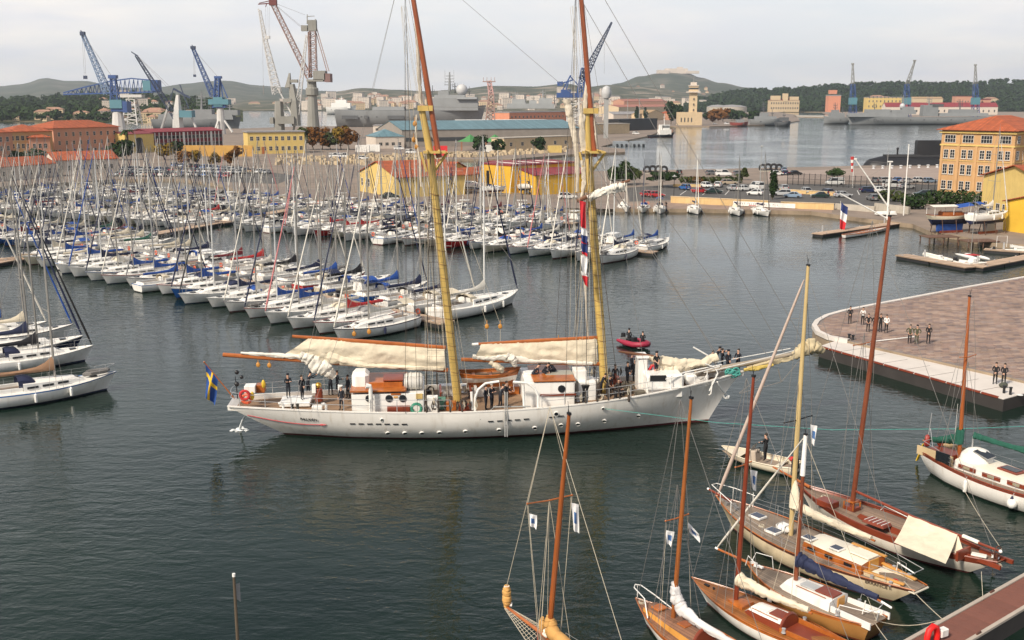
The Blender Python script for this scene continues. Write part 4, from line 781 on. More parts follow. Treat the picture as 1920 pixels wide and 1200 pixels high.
for kind,c,u,v,rz,lab in(('hatch','blue',1284,356,1.9,'bright blue hatchback parked near the umbrella pine'),('van','white',1356,330,0,'white van parked far back beside the water, roof above the bushes'),('hatch','white',1325,352,-1.2,'white hatchback parked right of the blue hatchback'),('estate','beige',1367,346,.1,'beige people carrier parked side-on behind the silver hatchback'),('hatch','silver',1372,357,1.7,'silver hatchback seen from behind below the beige carrier'),('hatch','white',1395,358,.5,'small white hatchback between the silver hatchback and the white box van'),('van','white',1419,355,1.9,'white box van parked behind the lettered banner'),('hatch','white',1416,366,2.6,'white hatchback against the yellow parapet below the box van'),('hatch','white',1347,351,1.2,'white hatchback half hidden behind the dark green saloon'),('saloon','red',1312,362,.2,'red saloon parked behind the yellow parapet'),('saloon','dark green',1338,363,.1,'dark green saloon beside the red saloon'),('hatch','silver',1469,357,1.6,'silver hatchback just right of the cypress'),('estate','silver',1466,367,2.9,'pale silver estate side-on right of the cypress foot'),('saloon','pale blue',1486,371,2.8,'pale blue saloon behind the gap in the parapet'),('hatch','silver',1513,363,-1.4,'silver hatchback facing the water alone in the middle bay'),('saloon','dark green',1537,371,3.0,'dark teal saloon behind the right hand parapet'),('estate','navy',1549,365,1.8,'navy estate parked behind the dark teal saloon'),('van','white',1565,347,pi,'white minibus with dark windows standing on the road'),('hatch','dark green',1273,327,1.5,'dark green hatchback at the water edge behind the pine'),('hatch','white',1456,329,.2,'white hatchback behind the stacked ring fenders'),('hatch','navy',1472,328,1.4,'navy hatchback right of the white one by the ring fenders'),('saloon','black',1491,328,.2,'black saloon at the right end of the row by the water'),('hatch','pale blue',1469,322,1.5,'pale blue hatchback behind the navy one at the water edge'),('estate','grey',1388,329,.1,'grey estate right of the far white van'),('hatch','grey',1334,328,.3,'grey hatchback left of the far white van'),('hatch','red',1216,369,.3,'red hatchback on the wharf behind the moored white yachts'),('hatch','red',1231,370,.1,'second red car, half hidden by the yacht sprayhoods'),('estate','white',1064,373,.1,'white estate parked in front of the lower yellow annex'),('saloon','silver',1580,370,.2,'silver grey saloon at the foot of the davit arm'),('estate','navy',1629,361,.1,'navy estate behind the black railings'),('hatch','grey',1636,376,1.6,'small grey hatchback nearest the davit post'),('hatch','white',1650,361,.2,'white hatchback right of the navy estate'),('van','white',1672,352,.1,'white van behind the railings left of the flagstaff'),('saloon','silver',1700,354,.2,'silver saloon right of the flagstaff'),('estate','dark green',1730,368,3.1,'dark green estate in front of the hedge'),('saloon','black',1662,370,1.5,'black saloon in the shade left of the flagstaff'),('saloon','grey',1640,342,1.3,'dark grey saloon first in the far row'),('estate','silver',1662,342,.2,'silver estate second in the far row'),('hatch','blue',1681,342,1.6,'blue hatchback in the far row between silver cars'),('saloon','silver',1702,343,.2,'silver saloon in the far row right of the blue hatchback'),('hatch','white',1724,342,.2,'white hatchback in the far row by the orange block'),('hatch','pale blue',1743,343,.2,'pale blue hatchback last in the far row by the orange block'),('saloon','dark green',731,372,.4,'dark green saloon in front of the long yellow harbour house'),('hatch','grey',845,361,1.5,'grey hatchback before the cream gabled house')):
 p=P(u,v,ZQ);car(kind,c,p.x,p.y,rz,lab)
rg=random.Random(4);cols=['white','silver','silver','grey','black','blue','navy','white','white','red','beige','pale blue']
RN=('nearest the masts','in the second row','in the third row','row below ochre wall')
for r_,(a,b_,n)in enumerate((((225,330),(335,331),9),((245,325),(425,333),15),((235,320),(450,326),18),((330,313),(500,326),14))):
 cnt={}
 for i in range(n):
  f=i/(n-1);p=P(a[0]+(b_[0]-a[0])*f+rg.uniform(-2,2),a[1]+(b_[1]-a[1])*f,ZQ);c=rg.choice(cols);k=rg.choice(('hatch','hatch','saloon','estate'));kk=(c,k);cnt[kk]=cnt.get(kk,0)+1
  car(k,c,p.x,p.y,rg.choice((1.3,-1.8))+rg.uniform(-.1,.1),f'{c} {NAMEK[k]}, {ordn(i)} from the left, school car lot, {RN[r_]}','cars in the lot below the school')
for i,(u,v,c,k)in enumerate(((628,296,'white','van'),(645,296,'white','van'),(682,299,'white','estate'),(770,288,'white','van'),(748,281,'white','van'),(1150,243,'white','hatch'),(1168,243,'silver','hatch'),(1192,252,'white','van'),(1362,233,'white','van'),(1385,232,'red','van'),(1402,232,'red','van'),(1340,233,'silver','hatch'))):
 p=P(u,v,ZQ);car(k,c,p.x,p.y,.1,('first white van on the far quay below the autumn trees','second white van on the far quay below the autumn trees','white estate on the far quay beside the rubble blocks','white van on the far quay left of the main mast','white van under the pointed pavilion','white hatchback before the pale yellow store','silver hatchback before the pale yellow store','white van near the tug','white van on the point right of the tower','first red van at the tip of the point','second red van at the tip of the point','silver hatchback close to the signal tower')[i])
def wall(label,a,b_,h,m,th=.4,name='parapet',cap=None):
 a,b_=P(*a,ZQ),P(*b_,ZQ);d=b_-a;t=thing(name,label,'wall',a,atan2(d.y,d.x));L=hypot(d.x,d.y);b=M();b.box((L/2,0,h/2),(L,th,h));part('wall',b,m,t,0)
 if cap:b=M();b.box((L/2,0,h+.06),(L+.1,th+.16,.12));part('coping',b,cap,t,0)
 return t,L
wall('long yellow parapet along the car park behind the three moored yachts',(1258,380),(1442,389),1.35,yellowwall,cap=stucco_c)
wall('short yellow parapet between the cypress and the davit',(1464,390),(1563,393.5),1.25,yellowwall,cap=stucco_c)
wall('low yellow kerb wall in the middle of the car park',(1462,361),(1565,367),.8,yellowwall,cap=stucco_c)
wall('low beige wall at the boat yard by the white davit',(1566,392),(1640,398),1.2,concrete)
wall('grey concrete wall below the flagstaff',(1640,394),(1705,402),1.5,concrete)
t,L=wall('low pale wall beside the umbrella pine',(1262,350),(1330,351),.7,yellowwall)
bn=thing('banner','white banner with illegible dark and red lettering hung on the yellow parapet','banner',P(1374,386.2,ZQ)+Vector((0,-.3,0)),atan2(*(P(1442,389,ZQ)-P(1258,380,ZQ)).yx));b=M();b.box((6.6,0,.62),(13.2,.03,.95));part('cloth',b,paint,bn,0)
rg=random.Random(8);b=M();x=.9
while x<9.6:
 wd_=rg.uniform(.1,.16);hh=rg.uniform(.26,.44)
 if rg.random()>.14:b.box((x,-.022,.66),(wd_*.5,.012,hh));b.box((x+wd_*.6,-.022,.66+rg.choice((-1,0,1))*hh*.42),(wd_,.012,.09))
 x+=wd_+rg.uniform(.2,.34)
part('lettering',b,mat('faded_ink',(.10,.08,.10),.8),bn,0);b=M();b.box((4.2,-.022,.32),(1.6,.012,.14));part('lettering',b,redc,bn,0)
a,c=P(1476,346,ZQ),P(1764,361,ZQ);d=c-a;L=hypot(d.x,d.y);t=thing('railing_fence','tall black security railings along the road before the orange office block','fence',a,atan2(d.y,d.x));pm=M().box((0,0,1.6),(.14,.14,3.2)).mesh('post',black,0)
n=26
for i in range(n+1):link('post',pm,t,(L*i/n,0,0))
b=M();[b.box((L/2,0,z),(L,.05,.06))for z in(.3,1.7,3.0)];part('rail',b,black,t,0)
b=M();[b.box((L*(i+.5)/260,0,1.6),(.025,.025,2.8))for i in range(260)];tag(part('pickets',b,black,t,0),kind='stuff')
def pole(name,label,u,v,vtop,r,m,cat='pole',head=None,z=ZQ):
 p=P(u,v,z);top=PY(u,vtop,p.y).z-z;t=thing(name,label,cat,p);b=M();b.tube((0,0,0),(0,0,top),r,r*.6,7);part('pole',b,m,t)
 if head=='lamp':b=M();b.tube((0,0,top-.1),(1.0,0,top+.35),.05,.04,5);part('bracket',b,m,t);b=M();b.box((1.15,0,top+.33),(.6,.25,.14));part('lamp_head',b,grey,t,0)
 if head=='globe':b=M();b.box((0,0,top+.15),(.9,.9,.12));b.lathe([(.2,top),(.34,top+.12),(.1,top+.5)],8);part('lamp_head',b,grey,t,0)
 if head=='flag':b=M();b.ball((0,0,top),.14);part('finial',b,m,t)
 return t,top
pole('flagstaff','white flagstaff on the quay left of the boat yard',1694,404,272,.13,gel,'flagpole','flag')
pole('street_lamp','tall grey lamp post behind the moored yachts',1425,345,276,.12,grey,'street lamp','globe')
pole('street_lamp','slender lamp post standing in front of the submarine',1663,318,277,.1,grey,'street lamp','lamp')
pole('street_lamp','black lamp post on the yellow parapet near the wharf',1263,380,332,.09,black,'street lamp','globe')
for u,l in((1176,'left'),(1198,'right')):pole('floodlight_mast',f'tall grey floodlight mast, {l} of the pair before the coal store',u,238,186,.35,grey,'light mast','globe')
for u,v,l in((250,318,'beside the round dark tree'),(262,318,'right of the palm'),(278,320,'in front of the arched gateway')):pole('flagstaff',f'thin white flagstaff {l}',u,v,288,.1,gel,'flagpole')
p=P(1598,352,ZQ);top=PY(1598,293,p.y).z;t=thing('windsock','limp red and white striped windsock hanging from a white pole','windsock',p);b=M();b.tube((0,0,0),(0,0,top-ZQ),.08,.06,6);part('pole',b,gel,t)
for i in range(5):z0=top-ZQ-.1-.78*i;b=M();b.lathe([(.46-.05*i,z0),(.42-.05*i,z0-.78)],8,(-.5+.04*i,0,0));part('stripe',b,(redc,paint)[i%2],t)
o=P(1665,412,ZQ);t=thing('davit_crane','white boat hoist with tall post and two slanting arms on the quay edge','davit',o);q=lambda u,v:PY(u,v,o.y)-o
b=M();b.tube(q(1664,412),q(1669,304),.22,.18,8);b.box(q(1669,303),(.9,.5,.2));part('post',b,gel,t)
b=M();b.tube(q(1664,386),q(1604,299),.16,.11,7);b.box(q(1604,298),(.5,.3,.3));part('boom',b,gel,t);b=M();b.tube(q(1662,409),q(1575,363),.15,.11,7);part('boom',b,gel,t)
b=M();b.tube(q(1604,299),q(1669,306),.02,.02,4);b.tube(q(1575,363),q(1668,308),.02,.02,4);part('stay',b,wire,t)
t=thing('tender_cover','upturned white dinghy hull by the davit post','dinghy',P(1662,404,ZQ),.1);h=Hull(4.4,1.6,.5,.5,.62,.1,.2,.4,.7);part('hull',h.mesh(.06,.05,8),[gel]*3,t,loc=(0,0,.75),rot=(pi,0,0))
for u,v,l in((1229,326,'behind the umbrella pine'),(1445,322,'above the cypress')):
 o=P(u,v,ZQ);t=thing('ring_fender_stack',f'row of huge black ring fenders standing {l}','fenders',o)
 for i in range(4):b=M();b.torus((-2.6+1.75*i,.3*(i%2),1.25+.16*(1.5-abs(i-1.5))),.95,.36,16,6,'y');part('ring',b,rubber,t)
 b=M();b.box((0,.2,.2),(7,1.4,.4));part('cradle',b,concrete,t,0)
bm_=M();bm_.lathe([(.55,0),(.4,.25),(.34,.6),(.6,.8),(.5,1.0),(.05,1.05)],8)
me=bm_.mesh('bollard',radome)
for i,u in enumerate(range(1638,1760,17)):o=link('bollard',me,None,P(u,316.5-i*.35,ZQ));tag(o,f'white mooring bollard before the submarine, {ordn(i)} from the left','bollard','bollards along the submarine quay')
rg=random.Random(2);b=M()
for i in range(520):
 u=rg.uniform(520,1065);v=(292+rg.uniform(-4,3))if u>830 else(299+rg.uniform(-9,4)if u>690 else 304+rg.uniform(-10,6));v-=max(0,u-900)*.06
 p=P(u,v,ZQ);s=rg.uniform(.7,1.6);b.box((p.x,p.y,ZQ+s*.35),(s*rg.uniform(.8,1.5),s,s),rg.uniform(0,3),(.8,.8))
tag(part('rubble',b,mat('pale_rubble',(.48,.38,.25),.95,.25,.3),None,0),kind='stuff')
solo('hoarding','bright red square hoarding on the far quay right of the main mast','sign',M().box((0,0,2.2),(5.6,.3,4.4)),mat('signal_red',(.62,.02,.025),.6,.08,1),loc=P(826,294,ZQ),smooth=0)
for i,(u,v,c,l)in enumerate(((1114,246,redc,'red container beside the radar dome'),(1134,246,maroon,'dark red container right of the bright red one'),(700,284,gel,'white site cabin left of the main mast'),(680,285,paint,'pale store container under the autumn trees'),(920,285,gel,'white cabin between two dark bushes on the far quay'),(1040,286,stucco_y,'yellow site hut on the far quay near the foremast'))):
 b=M();b.box((0,0,1.5),(6,2.6,3.0));t=thing('container',l,'container',P(u,v,ZQ),.05);part('box',b,c,t,0);b=M();[b.box((-2.9+1.16*k,-1.33,1.5),(.12,.06,2.9))for k in range(6)];part('rib',b,c,t,0)
for u,l in((882,'green pointed market tent on the far quay'),(928,'second green canopy behind a bush on the far quay')):
 t=thing('canopy_tent',l,'tent',P(u,282,ZQ));b=M();b.lathe([(6,4),(3,5.2),(.1,7.2)],4);part('roof',b,mat('tent_green',(.06,.22,.07),.8),t,0);b=M();[b.tube((x,y,0),(x,y,4),.15,.15,4)for x in(-4,4)for y in(-4,4)];part('pole',b,varnish,t)
def T(u,v,h,r,m,lab,**k):return tree(k.pop('name','tree'),lab,P(u,v,ZQ),h,r,m,**k)
T(1168,347,6.8,3.6,oak,'bushy green tree on the wharf behind the foremast',seed=3,n=900,trunk=.12,leaf=.4);T(1150,348,5.4,3,oak,'smaller green tree left of the bushy one behind the foremast',seed=4,n=600,trunk=.12,leaf=.4);T(1190,346,5,2.2,olive,'olive green tree right of the bushy one on the wharf',seed=5,n=500,trunk=.15,leaf=.35)
T(1242,352,4.4,5.2,pine,'wide dark umbrella pine at the edge of the car park',seed=6,n=1000,trunk=.35,leaf=.35,name='pine_tree',tall=.8);T(1392,338,3.8,2,olive,'round olive bush tree between the parked vans',seed=7,n=400,trunk=.1)
T(1448,374,7.2,1.15,pine,'narrow dark cypress behind the moored yachts',seed=8,n=1100,trunk=.03,leaf=.22,tall=2.6,name='cypress_tree',lobes=22);T(1565,334,3.2,2.7,oak,'round clipped tree alone on the pale paving',seed=9,n=700,trunk=.1,leaf=.3)
for i,(u,m_)in enumerate(((1305,autumn),(1322,olive),(1340,olive),(1358,oak),(1376,olive),(1290,olive))):shrub('shrub',('rusty brown','olive','grey green','dark green','pale olive','low olive')[i]+' shrub in the planted strip behind the car park'+('',' by the rusty one',' in the middle',' by the grey estate',' at the right end',' at the left end')[i],P(u,343,ZQ),4.4,1.6,1.7,m_,seed=20+i,n=260,leaf=.3)
shrub('hedge','dark evergreen hedge below the orange office block',P(1795,384,ZQ),12,2,3.2,oak,-.4,1500,.3,31,'hedge');shrub('shrub','dark palm-like shrub beside the flagstaff',P(1713,392,ZQ),3,2,3.2,pine,0,500,.3,33);shrub('shrub','low dark shrub between railings and flagstaff',P(1672,378,ZQ),5,2,2.6,olive,0,400,.3,34)
T(233,300,9,6.2,pine,'big round dark pine beside the arched gateway',seed=10,n=1300,trunk=.1,leaf=.6);T(308,300,7,4,yellowleaf,'yellow autumn tree in front of the red-panelled school',seed=11,n=500,trunk=.2,leaf=.5);T(330,294,7,3.4,pine,'dark green tree behind the yellow one at the school',seed=12,n=500,trunk=.2,leaf=.5)
for i,(u,v,h,r,m_)in enumerate(((10,306,5,3,pine),(28,306,5,2.6,oak),(66,310,6,5,pine),(118,312,5.4,6,pine),(40,310,5,2.6,oak))):T(u,v,h,r,m_,('dark pine at the left edge before the barracks','small green tree second from the left before the barracks','dark wide pine before the pink tower wing','flat dark pine behind the white row house','small green tree left of the wide pine')[i],seed=40+i,n=420,trunk=.15,leaf=.5)
for i,u in enumerate((574,588,604,620,640,655)):T(u,281,11 if i!=3 else 9,5,(olive,autumn,autumn,olive,yellowleaf,autumn)[i],('olive','rusty','brownish','thin olive','yellowish','russet')[i]+' autumn tree on the naval quay behind the masts, '+ordn(i)+' from the left',seed=60+i,n=600,trunk=.15,leaf=.6,group='autumn trees on the naval quay')
for i,(u,v)in enumerate(((348,312),(372,311),(402,312),(432,312),(445,300))):T(u,v,5.5,2.8,(autumn,yellowleaf,yellowleaf,autumn,autumn)[i],('russet','yellow','golden','red brown','tall russet')[i]+' small tree along the ochre wall',seed=70+i,n=350,trunk=.2,leaf=.45)
for i,(u,v,h,r)in enumerate(((900,287,8,4),(934,286,6,3.4),(1012,285,7,4.4))):T(u,v,h,r,pine,('dark bush right of the green tent on the far quay','round dark bush left of the white cabin','dark round bush before the cream stone store')[i],seed=80+i,n=450,trunk=.08,leaf=.55)
for i,u in enumerate((1258,1272,1194,1210)):T(u,233 if i<2 else 226,(22,20,16,16)[i],(7,6,2.6,2.6)[i],pine,('tall dark pine left of the signal tower','dark pine touching the signal tower base','left cypress of the pair beyond the coal store','right cypress of the pair beyond the coal store')[i],seed=90+i,n=500,trunk=.06,leaf=1.3,tall=1.5 if i<2 else 3,name='pine_tree' if i<2 else 'cypress_tree')
for i,(u,m_)in enumerate(((1340,autumn),(1356,autumn),(1372,pine),(1390,pine),(1412,pine),(1330,pine))):T(u,229 if i<2 else 226,17-i,9,m_,('russet tree on the point right of the tower','second russet tree on the point','dark pine behind the russet trees on the point','middle dark pine on the point','right dark pine on the point','narrow dark pine close right of the tower')[i],seed=100+i,n=500,trunk=.08,leaf=1.5)
t=thing('palm_tree','tall palm with drooping fronds beside the arched gateway','tree',P(241,293,ZQ));b=M();b.path([(0,0,0),(.2,0,5),(0,0,10)],[.5,.4,.4],7);part('trunk',b,bark,t)
rg=random.Random(5)
for k in range(18):
 a=2*pi*k/18+rg.random()*.2;e=rg.uniform(.1,1.1);b=M();prev=None;pts=[]
 for j in range(6):f=j/5;pts.append(Vector((cos(a)*3.6*f*cos(e*.6),sin(a)*3.6*f*cos(e*.6),10+3.2*f*sin(e)-2.6*f*f)))
 rows=[]
 for j,p in enumerate(pts):wv=.55*sin(pi*(j+.6)/6.2);n_=Vector((-sin(a),cos(a),0))*wv;rows.append([p-n_-Vector((0,0,.2*wv)),p,p+n_-Vector((0,0,.2*wv))])
 b.grid(rows);part('frond',b,oak,t)
def ring_line(mb,a,b_,r,n=3):mb.tube(a,b_,r,r,n)
def make_yacht(L,motor=False):
 B=L*(.32 if L>9 else .34);fb=.62+.045*L;t=thing('sailing_yacht','prototype','yacht',(0,0,0))
 h=Hull(L,B,fb*1.0,fb*.95,fb*1.28,.45,.25,L*.1,.72,.40,2.3)
 part('hull',h.mesh(.13,.1,14),[gel,gel,boot_navy],t)
 part('deck',h.deck(.04,.05),deckw,t)
 zf=lambda x:h.zd(x)-.03
 xm=L*.07
 x0,x1=-L*.16,L*.27;ch=.38+.008*L
 part('cabin',roofhouse(x0,x1,B*.62,B*.40,zf,ch+.1,ch*.7,slope1=L*.08),[gel,deckw],t)
 b=M();wb=M().box((0,0,0),(L*.075,.05,.17)).mesh('cabin_window',darkglass,0)
 for s in(-1,1):
  for k in range(3):
   g_=.14+.24*k;p_=(x0+(x1-x0)*g_,s*B*(.62-.22*g_)/2*1.03*.985,zf(x0+(x1-x0)*g_)+ch*.55)
   if L>10:link('cabin_window',wb,t,p_,(s*.08,0,-s*.09))
   else:b.box(p_,(L*.075,.05,.17),-s*.09,(1,1),0,s*.08)
 if b.f:part('cabin_window',b,darkglass,t,0)
 b=M();b.box((L*.2,0,zf(L*.2)+ch*.75),(.5,.5,.08));b.box((L*.33,0,zf(L*.33)+.09),(.5,.5,.1));part('hatch',b,darkglass,t,0)
 xa,xb=-L*.45,x0-.05;cw=B*.5;z=zf(xa)
 b=M();[b.box(((xa+xb)/2,s*cw/2,z+.13),(xb-xa,.16,.32))for s in(-1,1)];b.box((xa,0,z+.13),(.14,cw,.3));part('coaming',b,gel,t,0)
 b=M();b.box(((xa+xb)/2,0,z+.03),(xb-xa,cw-.1,.06));part('cockpit_sole',b,greyteak,t,0)
 b=M();b.torus((xa+.9,0,z+.75),.38,.03,14,4,'x');b.tube((xa+.95,0,z),(xa+.95,0,z+.75),.06,.06,5);part('steering_wheel',b,steel,t)
 H_=L*1.36;mz=zf(xm)+ch
 b=M();b.path([(xm,0,mz-.3),(xm-.05,0,mz+H_*.6),(xm-.14,0,mz+H_)],[.068+L*.002,.064+L*.002,.04],7);mast=part('mast',b,alu,t)
 b=M()
 for f in((.36,.68)if L>8.5 else(.5,)):
  for s in(-1,1):b.tube((xm-.05,0,mz+H_*f),(xm-.25,s*B*(.40-.1*f),mz+H_*f+.1),.035,.03,4)
 part('spreader',b,alu,mast)
 b=M();b.tube((xm-.14,0,mz+H_),(xm-.14,0,mz+H_+.7),.012,.01,3);b.box((xm-.3,0,mz+H_+.12),(.5,.02,.03));part('aerial',b,wire,mast)
 bz=mz+.75;xe=xa+L*.02
 b=M();b.tube((xm-.1,0,bz),(xe,0,bz+.05),.07,.06,6);part('boom',b,alu,t)
 b=M();n=8;rows=[]
 for i in range(n+1):
  f=i/n;x=xm-.02+(xe-xm+.3)*f;hh=.30+.72*max(0,1-f*5.5)-.14*f;w_=.16-.06*f;sag=.04*sin(9*f)
  rows.append([(x,-w_*.6,bz-.1),(x,-w_,bz+.06),(x,-w_*.55,bz+hh*.7+sag),(x,0,bz+hh+sag),(x,w_*.55,bz+hh*.7+sag),(x,w_,bz+.06),(x,w_*.6,bz-.1)])
 b.loft(rows);part('sail_cover',b,blue,t,50)
 fx=L/2-.18;b=M();zt=mz+H_*.97
 f0,f1=Vector((fx,0,h.zd(fx)+.12)),Vector((xm-.1,0,zt));b.path([f0,f0.lerp(f1,.06),f0.lerp(f1,.4),f0.lerp(f1,.88),f1],[.05,.1,.075,.045,.02],6);part('furled_jib',b,navy,t)
 b=M();r=.011
 for s in(-1,1):
  cx,cy=xm-.25,s*h.hb(xm-.25)*.92;zc=h.zd(cx)
  sp=(.36,.68)if L>8.5 else(.5,);prev=Vector((cx,cy,zc))
  for f in sp:q=Vector((xm-.25,s*B*(.40-.1*f),mz+H_*f+.1));ring_line(b,prev,q,r);prev=q
  ring_line(b,prev,(xm-.13,0,zt),r);ring_line(b,(cx+.5,cy,zc),(xm,0,mz+H_*sp[0]),r);ring_line(b,(cx-.5,cy,zc),(xm,0,mz+H_*sp[0]),r)
  ring_line(b,(-L/2+.1,s*B*.22,h.zd(-L/2)),(-L*.3,0,mz+H_*.3),r)
 ring_line(b,(-L*.3,0,mz+H_*.3),(xm-.14,0,mz+H_),r);ring_line(b,(xe,0,bz),(xm-.14,0,mz+H_),r*.8)
 part('rigging',b,wire,t,0)
 b=M();px=L/2-.02;zb=h.zd(px);c1=L*.36
 for s in(-1,1):b.path([(px-.1,0,zb+.62),(px-.35,s*.28,zb+.6),(c1,s*(h.hb(c1)-.06),h.zd(c1)+.58)],.016,4);[b.tube((x,s*(h.hb(x)-.06),h.zd(x)),(x,s*(h.hb(x)-.06),h.zd(x)+.58),.014,.014,4)for x in(c1,L*.43)]
 part('pulpit',b,steel,t,0)
 b=M()
 for s in(-1,1):b.path([(-L/2+.05,s*B*.1,h.zd(-L/2)+.6),(-L/2+.05,s*B*.33,h.zd(-L/2)+.6),(-L*.4,s*(h.hb(-L*.4)-.06),h.zd(-L*.4)+.6)],.016,4);b.tube((-L/2+.05,s*B*.3,h.zd(-L/2)),(-L/2+.05,s*B*.3,h.zd(-L/2)+.6),.015,.015,4)
 part('pushpit',b,steel,t,0)
 b=M();xs=[-L*.4+L*.76*k/5 for k in range(6)]
 for s in(-1,1):
  for x in xs[1:-1]:b.tube((x,s*(h.hb(x)-.06),h.zd(x)),(x,s*(h.hb(x)-.06),h.zd(x)+.58),.012,.012,4)
  b.path([(x,s*(h.hb(x)-.06),h.zd(x)+.58)for x in xs],.007,3);b.path([(x,s*(h.hb(x)-.06),h.zd(x)+.32)for x in xs],.006,3)
 part('guard_rail',b,steel,t,0)
 b=M();rows=[];hs_=.62;xs0=x0+.05
 for i,(x,w_,hh)in enumerate(((xs0+.95,B*.5,.16),(xs0+.55,B*.52,hs_*.92),(xs0,B*.54,hs_+.05),(xs0-.35,B*.54,hs_))):
  rows.append([(x,-w_/2,z+ch*.5),(x,-w_/2*.9,z+ch*.7+hh*.7),(x,-w_*.25,z+ch*.7+hh),(x,w_*.25,z+ch*.7+hh),(x,w_/2*.9,z+ch*.7+hh*.7),(x,w_/2,z+ch*.5)])
 b.grid(rows);part('sprayhood',b,navy,t,50)
 for i,(s,x)in enumerate(((-1,-.1),(1,.02),(-1,.14))):x*=L;b=M();y=s*(h.hb(x)+.1);zz=h.zd(x)-.42;b.lathe([(.02,-.34),(.11,-.28),(.13,0),(.11,.28),(.03,.36)],7,(x,y,zz));b.tube((x,y,zz+.3),(x,s*h.hb(x),h.zd(x)+.3),.01,.01,3);part('fender',b,gel if i!=1 else boot_navy,t)
 b=M();b.torus((-L/2+.12,B*.24,h.zd(-L/2)+.5),.24,.075,12,5,'x');part('lifebuoy',b,orange,t)
 b=M();b.box((x0+.9,0,zf(x0)+ch+.2),(.5,.3,.03));part('companionway_hatch',b,gel,t,0)
 b=M();dl=2.3
 b.path([(L*.27,0,zf(L*.27)+ch*.7),(L*.31,.35,zf(L*.3)+.4),(L*.42,.25,zf(L*.42)+.3),(L*.44,0,zf(L*.44)+.3),(L*.42,-.25,zf(L*.42)+.3),(L*.31,-.35,zf(L*.3)+.4)],.16,6,True);part('dinghy',b,mat('grey_dinghy',(.16,.15,.14),.7,.1,2),t)
 b=M();[b.path([(xa+.2,-B*.3,z+.3),(xa+.2,-B*.28,z+1.7),(xa+.2,0,z+1.95),(xa+.2,B*.28,z+1.7),(xa+.2,B*.3,z+.3)],.025,4)];b.k=0
 part('bimini_frame',b,steel,t)
 b=M();b.grid([[(x,y*B,z+1.62+.33*(1-(y/.3)**2)-.05*abs(x-xa-.9))for y in(-.3,-.18,0,.18,.3)]for x in(xa+.1,xa+.9,xa+1.7)]);part('bimini',b,navy,t)
 return freeze(t)
def make_motorboat(L):
 B=L*.36;t=thing('motor_cruiser','prototype','motor boat',(0,0,0));h=Hull(L,B,.75,.85,1.35,.35,.1,L*.13,.92,.35,2.4)
 part('hull',h.mesh(.12,.12,12),[gel,boot_navy,boot_navy],t);part('deck',h.deck(.05),deckw,t);zf=lambda x:h.zd(x)-.03
 part('cabin',roofhouse(-L*.12,L*.3,B*.72,B*.45,zf,.95,.5,slope1=L*.1,tumble=.82),[gel,deckw],t)
 b=M();b.box((L*.1,0,zf(L*.1)+.62),(L*.26,B*.64,.28),0,(.9,.9));part('cabin_window',b,darkglass,t,0)
 b=M();b.box((-L*.02,0,zf(0)+1.5),(L*.3,B*.62,.1));[b.tube((-L*.12+i*L*.2,s*B*.29,zf(0)+.9),(-L*.14+i*L*.16,s*B*.28,zf(0)+1.5),.04,.04,4)for i in(0,1)for s in(-1,1)];part('hard_top',b,gel,t,0)
 b=M();b.box((-L*.3,0,zf(-L*.3)+.04),(L*.3,B*.66,.05));part('cockpit_sole',b,greyteak,t,0)
 b=M();b.box((-L/2-.2,0,.9),(.55,.45,.75),0,(.8,.8));b.box((-L/2-.15,0,.3),(.2,.14,.7));part('outboard_motor',b,black,t,30,.03)
 b=h.rail(.018,.45,L*.05,L*.49,.05);part('bow_rail',b,steel,t);return freeze(t)
PROTO=[(L,make_yacht(L))for L in(7.6,9.0,10.4,12.2)];MOTO=make_motorboat(7.0);first=set()
JIBS={'navy':navy,'blue':blue,'white':canvas,'grey':mat('grey_canvas',(.25,.25,.25),.8),'red striped':mat('pink_striped_canvas',(.5,.18,.18),.8),'black':black}
COVERS={'bright blue':blue,'navy':navy,'black':mat('black_canvas',(.01,.01,.014),.8),'white':canvas,'cream':cream,'dark red':maroon,'red':redc,'green':green,'grey':JIBS['grey'],'tan':tan,'brown':mat('brown_canvas',(.33,.19,.11),.85,.15,2,bump=.3),'light blue':mat('light_blue_canvas',(.07,.22,.42),.8)}
HULLS={'white':gel,'cream':mat('cream_gelcoat',(.62,.55,.42),.3,.06,1),'navy':mat('navy_gelcoat',(.012,.02,.06),.2,.1,1),'red':mat('red_gelcoat',(.45,.02,.02),.25,.1,1),'blue':mat('blue_gelcoat',(.02,.09,.3),.25,.1,1),'pale grey':mat('grey_gelcoat',(.5,.51,.52),.3,.06,1),'dark red':maroon}
STR={'blue':mat('blue_stripe',(.03,.14,.38),.4),'navy':boot_navy,'red':mat('red_stripe',(.42,.03,.03),.4),'none':gel}
WC=lambda r,d:r.choices(list(d.keys()),list(d.values()))[0]
SEEN={}
